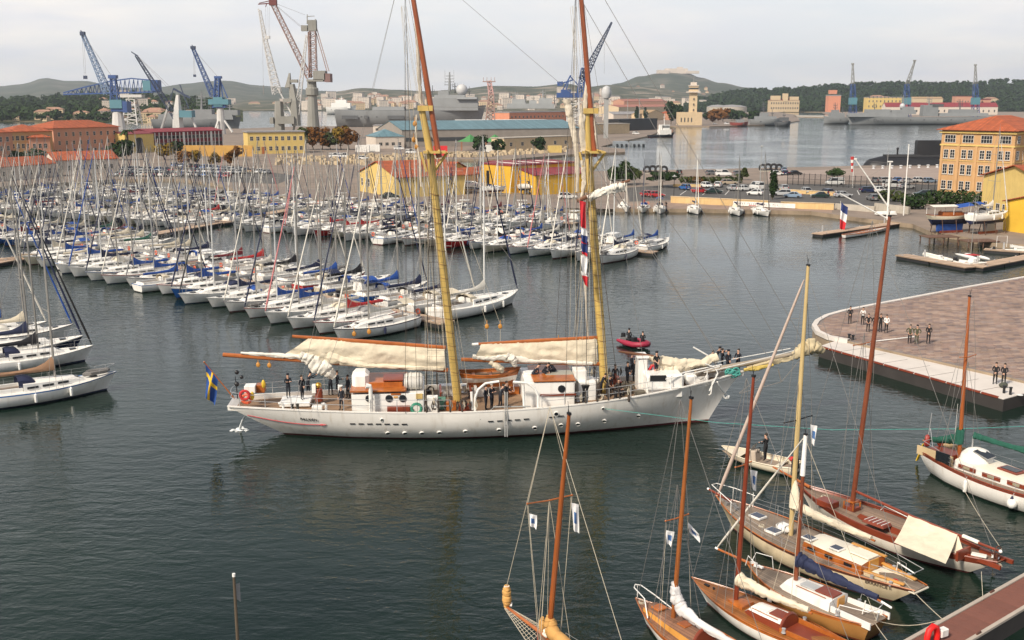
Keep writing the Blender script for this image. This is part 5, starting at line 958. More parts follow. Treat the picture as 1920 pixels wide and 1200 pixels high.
def yacht(L,x,y,rz,where,rg,hull=None,cover=None,jib=None,stripe=None,label=None,motor=False,group='yachts moored in the marina',mastless=False):
 if motor:pr,key=MOTO,'m'
 else:key,pr=min(PROTO,key=lambda p:abs(p[0]-L))
 o=pr if key not in first else copy_tree(pr);first.add(key);k=1.0 if motor else L/key
 o.location=(x,y,rg.uniform(-.03,.03));o.rotation_euler=(rg.uniform(-.012,.012),rg.uniform(-.008,.008),rz);o.scale=(k,k,k*rg.uniform(.95,1.06))
 hull=hull or WC(rg,{'white':80,'cream':8,'navy':4,'blue':3,'red':2,'pale grey':4});cover=cover or WC(rg,{'bright blue':20,'navy':22,'black':9,'white':22,'cream':12,'dark red':5,'red':2,'green':2,'grey':9,'light blue':3})
 jib=jib or WC(rg,{'navy':34,'blue':10,'white':36,'grey':14,'red striped':3,'black':6});stripe=stripe or WC(rg,{'blue':30,'navy':30,'none':30,'red':12})
 for ky in kids(o):
  if ky.name.split('.')[0]=='hull':
   for s_,m_ in((0,HULLS[hull]),(1,STR[stripe]if hull=='white' else gel),(2,rg.choice((boot_navy,boot_black,antifoul,boot_navy)))):ky.material_slots[s_].link='OBJECT';ky.material_slots[s_].material=m_
 if not motor:
  repaint(o,'sail_cover',COVERS[cover]);repaint(o,'furled_jib',JIBS[jib]);repaint(o,'sprayhood',rg.choice((navy,blue,canvas,JIBS['grey'],navy,cream)));repaint(o,'bimini',rg.choice((navy,blue,canvas,cream)))
  repaint(o,'mast',rg.choice((alu,alu,alu,mat('white_mast',(.62,.62,.60),.4),mat('grey_mast',(.3,.3,.3),.45))))
  for nm,pb in(('dinghy',.12),('bimini',.22),('lifebuoy',.45),('steering_wheel',.6),('furled_jib',.86),('sprayhood',.72)):
   if rg.random()>pb:drop(o,nm);
   if nm=='bimini' and not any(k_.name.startswith('bimini')and not k_.name.startswith('bimini_frame')for k_ in kids(o)):drop(o,'bimini_frame')
  if mastless:
   for nm in('mast','rigging','furled_jib','boom','sail_cover'):drop(o,nm)
 if label is None:
  a=f'{hull} motor cruiser' if motor else f'{hull} yacht, {cover} cover'
  label=f'{a}, {where}'
 tag(o,label,'motor boat' if motor else 'yacht',group);return o
PROTO=[(L,p)for L,p in PROTO];first={L for L,_ in PROTO}|{'m'}
def row(p0,p1,side,Ls,where,seed,gap=.45,skip=(),overrides={},stern_to=True,far=False,motor=.08,anchor='open end'):
 """boats side by side from the pontoon's open end p0 to its root p1; side +1 or -1 of the walkway"""
 rg=random.Random(seed);p0,p1=Vector(p0),Vector(p1);d=(p1-p0);tot=d.length;d.normalize();nrm=Vector((-d.y,d.x))*side;s=1.4;i=0
 while s<tot-1.0:
  L=rg.uniform(*Ls)*(1.0 if rg.random()>.12 else .8);ov=overrides.get(i,{});L=ov.get('L',L);mt=rg.random()<motor if 'motor' not in ov else ov['motor']
  if mt:L=7.0
  B=L*.335;s+=B/2
  if i not in skip:
   c=p0+d*s+nrm*(1.6+L/2);ang=atan2(nrm.y,nrm.x)+rg.uniform(-.05,.05);back=rg.random()<.14 and not far and 'L' not in ov
   yacht(L,c.x,c.y,ang+(pi if back else 0),f'{ordn(i)} from {anchor}, {where}',rg,motor=mt,**{k:v for k,v in ov.items()if k not in('L','motor')})
  s+=B/2+gap*rg.uniform(.6,1.8);i+=1
def pontoon(label,p0,p1,w=2.0,boards=True):
 p0,p1=Vector(p0),Vector(p1);d=p1-p0;L=d.length;t=thing('pontoon',label,'pontoon',(p0.x,p0.y,0),atan2(d.y,d.x));b=M()
 n=max(2,int(L/6));me=M().box((0,0,.05),(L/n-.3,w*.9,.7)).mesh('float',rubber,0)
 for i in range(n):link('float',me,t,(L*(i+.5)/n,0,0))
 b.box((L/2,0,.47),(L,w,.12));part('frame',b,mat('pontoon_frame',(.30,.22,.16),.9,.2,1),t,0)
 k=int(L/.3);nb=min(k,300);bm=M().box((0,0,.555),(L/k*.9,w+.06,.045)).mesh('board',mat('pontoon_board',(.43,.31,.22),.9,.2,1.3,rv=.22),0)
 st=M()
 for i in range(k):
  if i<nb:link('board',bm,t,(L*(i+.5)/k,0,0))
  else:st.box((L*(i+.5)/k,0,.555),(L/k*.9,w+.06,.045))
 if st.f:tag(part('boards',st,MT['pontoon_board'],t,0),kind='stuff')
 pm=M();pm.tube((0,0,-1),(0,0,1.6),.14,.14,7);pe=pm.mesh('pile',steel)
 for i in range(0,n,3):link('pile',pe,t,(L*(i+.5)/n,w*.5+.1,0))
 cm=M().box((0,0,.68),(.32,.07,.1)).mesh('cleat',steel,0)
 for i in range(0,n):[link('cleat',cm,t,(L*(i+.2)/n,s*(w/2-.12),0))for s in(-1,1)]
 return t
A0,A1=(-6.6,104.2),(-66.0,158.5);C0,C1=(21.6,155.0),(-44.5,196.0);M0,M1=(-76,136),(-40,236)
pontoon('nearest finger pontoon reaching out towards the schooner',A0,A1);pontoon('second finger pontoon behind the schooner masts',C0,C1);pontoon('main walkway crossing the marina towards the wharf',M0,M1,2.6)
row(A0,A1,-1 if False else 1,(8.6,11.5),'nearest pontoon, near side',101,overrides={0:dict(L=10.8,hull='white',cover='white',jib='white',stripe='navy',label='white sloop with white boom cover lying last at the nearest pontoon end'),1:dict(L=10,jib='navy',hull='white',cover='red',stripe='red',label='white sloop with a bright red boom cover near the pontoon end'),2:dict(L=10.4,jib='white',cover='white',hull='white'),3:dict(L=10.6,jib='red striped',cover='bright blue',hull='white'),4:dict(L=10.2,jib='navy',cover='bright blue',hull='white'),5:dict(L=10,cover='white',jib='white',hull='white'),6:dict(L=9.8,jib='navy',cover='navy',hull='white'),8:dict(L=9.6,hull='blue',cover='bright blue',jib='navy'),9:dict(hull='white',stripe='red',L=9.4,cover='bright blue')},motor=.0)
row(A0,A1,-1,(8.8,11.6),'nearest pontoon, far side',102,overrides={0:dict(L=13.4,hull='white',cover='white',jib='navy',stripe='none',label='largest white sloop, bow to the right at the end of the nearest pontoon'),1:dict(L=11,cover='navy',jib='white',hull='white'),2:dict(L=10.4,cover='navy',hull='white'),3:dict(cover='bright blue',L=10.6,jib='navy'),4:dict(cover='bright blue',L=10.4),5:dict(cover='black',jib='navy')},motor=.05)
row(C0,C1,1,(8.6,11.2),'second pontoon, near side',103,overrides={0:dict(L=11.0,hull='white',cover='navy',stripe='navy',jib='white'),2:dict(L=10.6,cover='navy',hull='white'),4:dict(L=10,cover='bright blue',hull='white'),14:dict(hull='red',cover='red',L=9.4),1:dict(L=10.8,hull='white',cover='white')},motor=.05)
row(C0,C1,-1,(8.4,11.0),'second pontoon, far side',104,overrides={0:dict(L=10.2,hull='white',cover='bright blue',stripe='navy',jib='navy')},motor=.1)
for k,(q0,q1,nm)in enumerate((((-138,205),(-62,166),'first left pontoon'),((-128,240),(-53,194),'second left pontoon'),((-116,266),(-45,221),'third left pontoon'))):
 pontoon(('first','second','third')[k]+' pontoon branching left from the main walkway',q1,q0)
 row(q1,q0,1,(7.4,9.8),nm+', near side',110+k,far=True,motor=.18,anchor='walkway');row(q1,q0,-1,(7.2,9.4),nm+', far side',120+k,far=True,motor=.2,anchor='walkway')
pontoon('short third finger pontoon close to the wharf',(12,193),(-42,222));row((12,193),(-42,222),1,(7.4,9.6),'wharf pontoon, near side',130,far=True,motor=.2);row((12,193),(-42,222),-1,(7,9),'wharf pontoon, far side',131,far=True,motor=.3,overrides={9:dict(hull='dark red',cover='dark red')})
rg=random.Random(77)
for i,(u,v,L,hull,cov,lab)in enumerate(((1171,399,7.4,'white','white','first white yacht from the left, bow out, at the parapet quay'),(1208,400,7.6,'white','red','second white yacht from the left at the parapet quay, close beside the first'),(1239,402,7.8,'white','navy','white yacht with people on deck before the red cars'),(1306,403,7.8,'white','navy','lone white yacht with navy sprayhood before the middle of the parapet'),(1386,406,8.2,'white','navy','white yacht, bow out, left of the pair before the banner'),(1435,407,8.6,'white','navy','white yacht right of the pair before the banner'))):
 p=P(u,v,0);yacht(L,p.x+.3,p.y+L*.47,-pi/2+(.06,-.2,-.1,.02,-.05,.1)[i],'',rg,hull,cov,('white','navy','white','white','black','black')[i],'none',lab,group='yachts moored bow out at the parapet quay')
for i,(u,v,hull,lab)in enumerate(((480,374,'white','white motor cruiser alone by the left wharf edge'),(640,380,'white','white motor cruiser under the wharf behind the masts'),(740,392,'dark red','dark red motor cruiser by the wharf left of the main mast'),(870,396,'white','white motor cruiser by the wharf right of the main mast'),(980,396,'white','white motor cruiser by the wharf below the yellow shed'),(560,384,'white','white motor cruiser third from the left along the wharf'))):
 p=P(u,v,0);yacht(7,p.x,p.y,rg.uniform(-.2,.2)+(pi if i%2 else 0),'',rg,hull,label=lab,motor=True,group='motor boats along the wharf')
for i,(u,v,lab)in enumerate(((880,362,'white keel boat stored on a trailer before the tall yellow shed'),(1000,364,'white boat stored ashore at the corner of the yellow annex'),(925,368,'small white boat hull on trestles in front of the yellow sheds'))):
 p=P(u,v,ZQ);o=yacht((8,7.6,6.4)[i],p.x,p.y,.15+.1*i,'',rg,'white',label=lab,mastless=True,group='boats stored on the wharf');o.location.z=ZQ+1.35
 tr=thing('boat_trailer',('low trailer under the keel boat before the tall shed','trailer carrying the boat by the annex','trestles below the small white hull')[i],'trailer',(p.x,p.y,ZQ),.15+.1*i);b=M();b.box((0,0,.55),(5,.2,.2));[b.box((x,0,.6),(.2,1.9,.2))for x in(-1.5,1.5)];[b.box((x,s*.8,.72),(.15,.15,.9))for x in(-1.5,1.5)for s in(-1,1)];part('frame',b,grey,tr,0)
 for s in(-1,1):b=M();b.lathe([(.3,-.1),(.3,.1)],9,(-1.2,s*.95,.3),'y');part('wheel',b,rubber,tr)
pontoon('dark floating dock at the left edge behind the near yachts',(-95,132),(-68.5,150.5),3)
for i,(bu,bv,L,hd,hull,cov,jb,st,lab)in enumerate(((219,703,10.8,.62,'white','brown','blue','blue','nearest white yacht with blue stripe and brown sail at the left edge'),(176,668,10.6,.56,'white','black','black','none','white yacht with black boom cover behind the blue striped one'),(157,652,10.8,.58,'navy','navy','navy','none','navy hulled yacht, the only dark hull of the left edge group'),(138,628,10,.55,'white','cream','blue','navy','white yacht with bulky cream sail at the left edge'),(90,622,9.6,.56,'white','bright blue','white','none','farthest yacht of the left group with bright blue boom cover'))):
 p=P(bu,bv-(18 if i else 0),1.1 if i==0 else 1.2);yacht(L,p.x-cos(hd)*L/2,p.y-sin(hd)*L/2,hd,'',rg,hull,cov,jb,st,lab,group='yachts at the left edge')
SA=atan2(2.5,30.2);FR=Frame((-1.45*cos(SA),71.1-1.45*sin(SA)),SA)
sch=thing('schooner','large white two-masted schooner with buff masts under way in the harbour','sailing ship',FR.o,SA)
S=lambda u,v,y=0:FR.plane(u,v,y)
SH=Hull(36.3,7.2,2.36,2.22,3.72,1.0,5.4,3.0,.36,.45,2.6)
shipw=mat('schooner_white',(.74,.71,.66),.4,.07,.5,kind='streak',stain=.6)
part('hull',SH.mesh(.16,.12,30),[shipw,mat('rail_white',(.80,.78,.74),.4,.05,1),antifoul],sch)
DZ=.34
part('deck',SH.deck(DZ,.16,n=30,camber=.02),teak,sch)
b=M()
for s in(1,-1):SHr=[(x,y)for x,y in((-SH.L/2+SH.L*i/40,SH.plan(i/40)*SH.B/2)for i in range(41))];b.grid([[(x,s*(y-.14),SH.zd(x)-DZ),(x,s*(y-.14),SH.zd(x)+.02),(x,s*(y+.03),SH.zd(x)+.02),(x,s*(y+.03),SH.zd(x)-.06)][::s]for x,y in SHr])
part('bulwark',b,shipw,sch,30)
dk=lambda x:SH.zd(x)-DZ
def onhull(u,v):
 y=-3.4
 for _ in range(8):p=S(u,v,y);y=-SH.side(p.x,p.z)
 return Vector((p.x,y,p.z))
tilt=lambda p:math.atan((SH.side(p.x,p.z+.2)-SH.side(p.x,p.z-.2))/.4)
for i,(u,v)in enumerate(((727,812),(759,812),(791,812),(824,811),(873,809),(936,806),(1003,802),(1052,797),(1084,795),(1133,789),(1197,780),(1043,776),(1131,766),(716,787))):
 p=onhull(u,v);a=atan2(SH.side(p.x+.3,p.z)-SH.side(p.x-.3,p.z),.6);r=.17 if i<12 else .12
 b=M();b.lathe([(r,-.02),(r,.05),(r*.86,.06),(r*.84,.0)],12,(0,0,0),'y');o=part('porthole',b,gel,sch,loc=p,rot=(-tilt(p),0,pi+a));b=M();b.lathe([(r*.82,-.03),(r*.82,.045)],12,(0,0,0),'y');part('glass',b,darkglass if i in(6,11,12)else mat('port_glass',(.09,.10,.09),.15),o)
sc_m=M().box((0,0,0),(.36,.06,.07)).mesh('scupper',black,0)
for u,v in[(661+16.2*i,794.6+.15*i)for i in range(7)]+[(920,790),(937,789),(954,788),(970,787),(987,785.6),(1035,782),(1052,780)]:
 p=onhull(u,v);a=atan2(SH.side(p.x+.3,p.z)-SH.side(p.x-.3,p.z),.6);link('scupper',sc_m,sch,p,(tilt(p),-.02,-a))
x=-1.0;p=onhull(579,786);a=atan2(SH.side(p.x+.5,p.z)-SH.side(p.x-.5,p.z),1.0)
tm=text_mesh('FALKEN',.29,black,.012,space=1.25);link('hull_name',tm,sch,p+Vector((0,-.04,-.02)),(pi/2+tilt(p),.03,-a))
b=M();pts=[onhull(464+(600-464)*i/9,779+18*sin(pi/2*i/9)-.6)for i in range(10)];b.path([q+Vector((0,-.012,0))for q in pts],.028,5);e=pts[-1];d=(pts[-1]-pts[-2]).normalized();b.path([e+Vector((0,-.012,0)),e+d*.1+Vector((0,-.012,0)),e+d*.5+Vector((0,-.012,0))],[.028,.07,.005],5);part('arrow_stripe',b,mat('stripe_red',(.45,.05,.06),.5),sch)
def mastset(base,hounds,cap,tm0,tm1,name_shift,top):
 b=M();B_,H_,C_=Vector((base[0]+1.45,0,base[1])),Vector((hounds[0]+1.45,0,hounds[1])),Vector((cap[0]+1.45,0,cap[1]))
 b.path([B_,B_.lerp(H_,.5),H_,C_],[.31,.30,.25,.22],12);m=part('mast',b,yellowmast,sch)
 b=M();T0,T1=Vector((tm0[0]+1.45,0,tm0[1])),Vector((tm1[0]+1.45,0,tm1[1]));T2=T0+(T1-T0)*1.35;b.path([T0,T1,T2],[.2,.16,.08],10);part('topmast',b,mat('topmast_varnish',(.29,.075,.025),.4,.2,.8),sch)
 b=M();b.box(C_+Vector((.25,0,-.1)),(1.0,.7,.35));b.box(H_+Vector((.3,0,.0)),(1.5,1.0,.16));[b.tube(H_+Vector((.2+.4*k,-2.0,.12)),H_+Vector((.2+.4*k,2.0,.12)),.07,.07,5)for k in(-1,1)];[b.tube(H_+Vector((k*.9+.3,0,0)),H_+Vector((k*.25,0,-1.3)),.09,.12,5)for k in(-1,1)]
 part('crosstree',b,yellowmast,m)
 b=M();[b.tube(B_.lerp(H_,.12+.055*k)+Vector((-.0,0,0)),B_.lerp(H_,.12+.055*k)+Vector((.012,0,.05)),.325,.325,12)for k in range(14)];part('mast_hoop',b,mat('hoop_wood',(.30,.17,.05),.6),m)
 return B_,H_,C_,T0,T2
main=mastset((-3.86,2.0),(-5.53,19.37),(-6.05,22.35),(-4.92,19.0),(-6.45,29.2),0,33);fore=mastset((6.68,2.2),(5.20,19.33),(5.05,22.17),(5.62,19.0),(4.59,29.24),0,33)
for nm,(B_,H_,C_,T0,T2),xs in(('shrouds',main,(-2.2,-1.4,-.6,.2)),('shrouds',fore,(-1.9,-1.1,-.3,.5))):
 for s in(-1,1):
  b=M();ft=[]
  for dx_ in xs:x=B_.x+dx_;f=Vector((x,s*(SH.hb(x)-.02),SH.zd(x)));ft.append(f);b.tube(f,H_+Vector((0,s*.3,0)),.024,.02,4);b.tube(f,f+(H_-f).normalized()*.9,.06,.06,5)
  for k in range(34):z=.07+.82*k/34;b.tube(ft[0].lerp(H_,z),ft[-1].lerp(H_,z),.009,.009,3)
  b.tube(ft[0]+Vector((-.6,0,0)),T2,.018,.012,4);b.tube(ft[0]+Vector((-1.4,0,0)),T2-Vector((0,0,3)),.018,.012,4);b.tube(H_+Vector((.4,s*2.0,.1)),T2-Vector((0,0,2)),.016,.012,4)
  part('shroud_gang',b,tarred,sch,0)
tip=S(1512,650)
b=M();[b.tube(a_,c_,r,r,4)for a_,c_,r in((fore[4]-Vector((0,0,.5)),tip,.022),(fore[4]-Vector((0,0,3)),S(1470,662),.022),(fore[1]+Vector((.2,0,.3)),S(1345,672),.026),(fore[1]+Vector((.2,0,-.5)),S(1352,676),.022),(fore[2],S(1440,668),.02),(main[4]-Vector((0,0,.5)),fore[2]+Vector((0,0,.2)),.016),(main[1],fore[0]+Vector((-.2,0,1)),.02),(main[2],fore[2],.018),(fore[4]-Vector((0,0,1)),S(1218,745,-2.5),.014))]
for s in(-1,1):b.tube(main[4]-Vector((0,0,1)),Vector((-13.5,s*2.6,2.3)),.014,.014,4);b.tube(main[2],Vector((-12.3,s*2.9,2.3)),.016,.016,4)
part('stay',b,wire,sch,0)
rg=random.Random(9);b=M()
for B_,H_,C_,T0,T2 in(main,fore):
 for k in range(13):x=B_.x+rg.uniform(-2.4,.9);y=rg.choice((-1,1))*rg.uniform(.4,3.0);f=Vector((x,y,dk(x)+1));b.tube(f,(H_ if k%3 else T2-Vector((0,0,4)))+Vector((rg.uniform(-.4,.4),rg.uniform(-.8,.8),0)),.014,.014,4)
part('running_rigging',b,rope,sch,0)
def block(p,r=.15,m=None):
 b=M();b.ball((0,0,0),r,8,6,(1,.6,1.25));b.tube((0,0,r),(0,0,r+.3),.03,.03,4);part('pulley_block',b,mat('block_wood',(.48,.22,.04),.5,.2,3),sch,loc=p)
for u,v in((484,684),(505,685),(664,626),(692,622),(913,612),(938,612),(778,232),(776,262),(781,275),(1047,640)):block(S(u,v))
b=M();[b.tube(S(u,610),S(u+d_,660),.018,.018,4)for u,d_ in((913,2),(938,0))];[b.tube(S(u,608),main[1]if u<930 else main[2],.014,.014,4)for u in(913,938)];part('topping_lift',b,rope,sch,0)
def spar_part(nm,p,q,r0,r1,m=spar):b=M();b.path([p,Vector(p).lerp(Vector(q),.5),q],[r0,max(r0,r1)*1.08,r1],8);return part(nm,b,m,sch)
mb0,mb1,mg0,mg1=S(418,665),S(840,694),S(548,630.5),S(836,652);fb0,fb1,fg0,fg1=S(865,674),S(1124,682),S(897,645),S(1120,633)
spar_part('boom',mb0,mb1,.15,.17);spar_part('gaff',mg0,mg1,.11,.15);spar_part('boom',fb0,fb1,.14,.16);spar_part('gaff',fg0,fg1,.10,.14)
b=M();b.tube(S(885,646),fg0,.1,.1,8);part('gaff_tip',b,gel,sch)
def hang(g0,g1,b0,b1,f0,f1,seed,sag=.12):
 rows=[];n=60
 for j in range(15):
  w=j/14;row_=[]
  for i in range(n+1):
   f=f0+(f1-f0)*i/n;a_,c_=g0.lerp(g1,f),b0.lerp(b1,f*.98+.02);c_=Vector((c_.x*.5+a_.x*.5,0,c_.z))
   p=a_.lerp(c_,w);nz=noise.noise(Vector((f*9+seed,w*3.5,seed)));n2=noise.noise(Vector((f*26+seed,w*7+f*9,2*seed)))
   row_.append(p+Vector((.05*n2,-.08-.16*sin(pi*w)*(1+nz)-.09*abs(n2)-.035*sin(18*f+5*w+4*nz)*w,-sag*sin(pi*i/n)*w)))
  rows.append(row_)
 b=M();b.grid(rows);return b
def bundle(pts,rs,seed,n=18,amp=.35):
 b=M();P_=[Vector(p)for p in pts];m=len(P_);k=14;rings=[]
 for i in range((m-1)*k+1):
  f=i/k;j=min(int(f),m-2);w=f-j;p=P_[j].lerp(P_[j+1],w);r=rs[j]+(rs[j+1]-rs[j])*w;t=(P_[j+1]-P_[j]).normalized();up=Vector((0,1,0));e=t.cross(up);e=e.normalized()if e.length>.1 else Vector((1,0,0));ring=[];tie=1-.22*max(0,1-abs((i%9)-4)/1.2)
  for q in range(n):
   a_=2*pi*q/n;c1,s1=cos(a_),sin(a_);rr=r*tie*(1+amp*noise.noise(Vector((f*1.6+seed,c1*1.4,s1*1.4+seed)))-amp*1.1*abs(noise.noise(Vector((f*2.4+seed*3,c1*3.2,s1*3.2))))+amp*.5*noise.noise(Vector((f*6+seed,c1*6,s1*6+3))));ring.append(p+e*(rr*c1)+up*(rr*s1*.85)-Vector((0,0,.12*r*noise.noise(Vector((f*3,seed,0))))))
  rings.append(ring)
 b.loft(rings);return b
part('mainsail',hang(mg0,mg1,mb0,mb1,.11,.99,1.3),cream,sch,60);part('foresail',hang(fg0,fg1,fb0,fb1,.02,.99,4.1),cream,sch,60)
o_=Vector((0,-.12,0));mat('old_canvas_pale',(.58,.51,.41),.88,.2,1.6,bump=.5,dist=.05)
part('sail_bundle',bundle([S(452,661)+o_,S(500,664)+o_,S(560,668)+o_,S(600,676)+o_],[.07,.16,.22,.3],2),canvas,sch,60)
part('sail_bundle',bundle([S(563,662)+o_,S(585,676)+o_,S(612,690)+o_*2,S(628,706)+o_*2],[.3,.55,.62,.22],3),canvas,sch,60);part('sail_bundle',bundle([S(600,664)+o_,S(640,674)+o_,S(690,684)+o_,S(760,688)+o_,S(832,690)+o_],[.42,.34,.18,.16,.2],5),cream,sch,60)
part('sail_bundle',bundle([S(886,668)+o_,S(912,671)+o_,S(945,668)+o_,S(1000,675)+o_,S(1110,680)+o_],[.14,.2,.3,.2,.16],7),canvas,sch,60);part('sail_bundle',bundle([S(948,664)+o_*2,S(962,674)+o_*2,S(966,686)+o_*2],[.3,.34,.12],8),canvas,sch,60);part('sail_bundle',bundle([S(918,678)+o_,S(938,690)+o_,S(942,698)+o_],[.16,.3,.08],9),cream,sch,60)
part('furled_topsail',bundle([S(1104,130),S(1098,190),S(1092,230),S(1095,285)],[.08,.24,.28,.24],11),MT['old_canvas_pale'],sch,60);part('furled_topsail',bundle([S(1062,186),S(1070,222),S(1078,260),S(1083,300),S(1082,360)],[.28,.24,.2,.15,.1],12),MT['old_canvas_pale'],sch,60);part('furled_topsail',bundle([S(1112,215),S(1116,250),S(1117,290)],[.14,.16,.08],13),MT['old_canvas_pale'],sch,60);part('furled_topsail',bundle([S(1092,300),S(1096,340),S(1090,375),S(1094,470),S(1103,660)],[.16,.2,.1,.08,.06],14),MT['old_canvas_pale'],sch,60)
part('furled_topsail',bundle([S(777,20),S(783,90),S(786,150),S(790,195)],[.07,.12,.16,.12],15),MT['old_canvas_pale'],sch,60);part('furled_topsail',bundle([S(781,215),S(780,260),S(787,300),S(790,350)],[.06,.08,.1,.06],16),MT['old_canvas_pale'],sch,60)
b=M();b.path([S(1082,377,-.5),S(1130,356,-.5),S(1181,338,-.5)],[.14,.16,.09],8);part('yard',b,mat('dark_spar',(.16,.07,.035),.6),sch)
part('furled_squaresail',bundle([S(1102,372,-.6),S(1130,360,-.7),S(1155,352,-.7),S(1172,350,-.6)],[.24,.3,.34,.36],21,amp=.4),canvas,sch,60)
bs0,bs1=Vector((14.6,0,3.6)),S(1541,653)
b=M();b.path([bs0,bs1],[.22,.12],10);part('bowsprit',b,mat('bowsprit_grey',(.30,.25,.19),.6,.15,1),sch)
part('furled_jib',bundle([S(1400,690),S(1440,680),S(1480,672),S(1505,656),S(1522,648),S(1545,658)],[.16,.26,.24,.5,.58,.2],31),mat('old_canvas',(.52,.43,.27),.85,.2,2),sch,60);part('furled_jib',bundle([S(1395,694,-.25),S(1420,690,-.3),S(1450,684,-.3)],[.14,.2,.1],33),mat('yellow_canvas',(.55,.40,.10),.8),sch,60)
b=M();st=S(1390,738);k_=S(1465,716);b.tube(S(1459,692),k_,.05,.04,5);b.tube(k_,S(1508,684-18),.03,.03,4);b.tube(k_,S(1386,738),.03,.03,4);b.tube(S(1386,737),S(1425,708),.03,.03,4);part('dolphin_striker',b,wire,sch)
b=M()
for s in(-1,1):
 b.path([bs0+Vector((.4,s*.9,.3)),bs0+Vector((3.2,s*.8,.85)),bs1+Vector((-2.2,s*.35,-.05))],.03,4);b.path([(15.9,s*.7,3.6),(16.4,s*.5,4.35),(13.8,s*1.25,4.1),(12.4,s*1.75,3.9)],.045,5)
 for x in(15.2,14.2,13.2,12.4):b.tube((x,s*max(.3,SH.hb(x)-.1),SH.zd(x)),(x,s*max(.3,SH.hb(x)-.15),SH.zd(x)+.8),.035,.035,5)
 b.path([(x,s*max(.3,SH.hb(x)-.15),SH.zd(x)+.8)for x in(12.0,13.2,14.2,15.2,16.2)],.04,5)
part('bow_rail',b,gel,sch)
b=M();b.path([S(1300,651,.8),S(1330,668,.8),S(1348,690,.6)],.06,5);b.path([S(1342,692,-1),S(1346,700,-1),S(1330,745-12,-1.3)],.05,5);b.path([S(1338,688,-1),S(1322,682,-1)],.05,5);part('cathead',b,gel,sch)
for dz_ in(0,):b=M();p=onhull(1361,741);b.path([S(1345,716,-1.3),S(1352,730,-1.0),p+Vector((0,-.1,.1))],.06,5);b.torus(p+Vector((0,-.12,0)),.2,.06,10,5,'y',pi,2*pi);b.ball(p+Vector((.1,-.15,-.12)),.14);part('anchor',b,gel,sch)
b=M();b.path([S(1336,715,-1.4),S(1333,738,-1.5),S(1329,741,-1.5)],.045,5);part('fairlead_arm',b,gel,sch)
spar_part('staysail_boom',S(1160,659),S(1225,668),.07,.1,MT['dark_spar']);part('furled_staysail',bundle([S(1212,668),S(1240,678),S(1280,682),S(1320,680),S(1345,668)],[.12,.42,.36,.34,.36],41,amp=.3),cream,sch,60)
part('furled_staysail',bundle([S(1225,676),S(1245,692),S(1275,690),S(1305,684)],[.1,.46,.4,.2],44),cream,sch,60)
def dbox(nm,u0,v0,u1,v1,y,d,m,zb=None,bev=.03,par=None):
 a_,c_=S(u0,v1,y),S(u1,v0,y);z0=zb if zb is not None else a_.z;b=M();b.box(((a_.x+c_.x)/2,y+d/2,(z0+c_.z)/2),(abs(c_.x-a_.x),d,c_.z-z0));return part(nm,b,m,par or sch,30,bev)
dh=dbox('deckhouse',660,737,795,775,-2.35,4.6,gel,zb=1.85)
b=M();a_,c_=S(656,735,-2.45),S(762,735,-2.45);b.box(((a_.x+c_.x)/2,-.05,a_.z),(c_.x-a_.x,4.85,.12));part('deckhouse_roof',b,varnish,sch,30,.02)
for u in(692,729.5,755):p=S(u,747,-2.36);b=M();b.lathe([(.25,-.04),(.25,.06)],14,(0,0,0),'y');o=part('porthole',b,black,sch,loc=p);b=M();b.lathe([(.19,-.07),(.19,-.03)],14,(0,0,0),'y');part('glass',b,darkglass,o)
dbox('name_board',733,737.5,751,741,-2.4,.05,varnish,bev=0);dbox('brass_plate',738,743,746,746.5,-2.4,.05,tan,bev=0);dbox('notice_board',780,738,792,748,-2.42,.06,mat('notice_yellow',(.6,.42,.15),.7),bev=0)
dbox('bench',726,763,769,774,-2.85,.45,mahog);dbox('skylight_box',660,699,691,736,-1.4,1.6,gel,bev=.25);dbox('wooden_locker',687,717,722,733,-1.2,1.4,varnish);dbox('wooden_hatch',719,716,755,733,-1.5,1.7,varnish);dbox('hatch_lid',718,712,756,715.5,-1.55,1.8,mahog)
for i,dy in enumerate((0,1.1)):
 a_,c_=S(757,720,-1.9),S(793,720,-1.9);b=M();x0,x1=a_.x,c_.x;zc=a_.z-.05
 prof=[(.02,x0),(.34,x0+.04),(.44,x0+.2),(.44,x0+.42),(.48,x0+.44),(.48,x0+.5),(.44,x0+.52),(.44,x1-.52),(.48,x1-.5),(.48,x1-.44),(.44,x1-.42),(.44,x1-.2),(.34,x1-.04),(.02,x1)]
 b.lathe(prof,14,(0,-1.5+dy,zc),'x');part('liferaft_canister',b,mat('canister_white',(.52,.50,.46),.5,.1,2,kind='streak'),sch);b=M();[b.torus((x0+(x1-x0)*f,-1.5+dy,zc),.46,.025,14,4,'x')for f in(.2,.35,.65,.8)];part('strap',b,black,sch)
b=M();p=S(695,775,-2.6);b.path([(p.x+.05,-2.75,2.0),(p.x+.05,-2.75,S(695,728,-2.7).z),(p.x+.02,-2.75,S(695,724,-2.7).z),(p.x-.25,-2.78,S(695,722.5,-2.7).z)],[.14,.14,.16,.2],9);part('vent_pipe',b,gel,sch)
b=M();p=S(781,766,-3.05);b.torus(p,.33,.1,18,6,'y');part('lifebuoy',b,mat('lifebuoy_green',(.05,.28,.18),.5,.15,4),sch)
for u,v in((459,741),(462,748)):b=M();b.torus(S(u,v,-1.5+(v-741)*.08),.3,.1,16,6,'y');part('lifebuoy',b,orange if u==462 else redc,sch)
dbox('mid_deckhouse',985,716,1078,766,-2.4,4.2,gel,zb=1.85);b=M();a_,c_=S(1000,716,-2.45),S(1080,715,-2.45);b.box(((a_.x+c_.x)/2,-.35,a_.z+.03),(c_.x-a_.x,4.3,.07));part('deckhouse_roof',b,varnish,sch,30,.02)
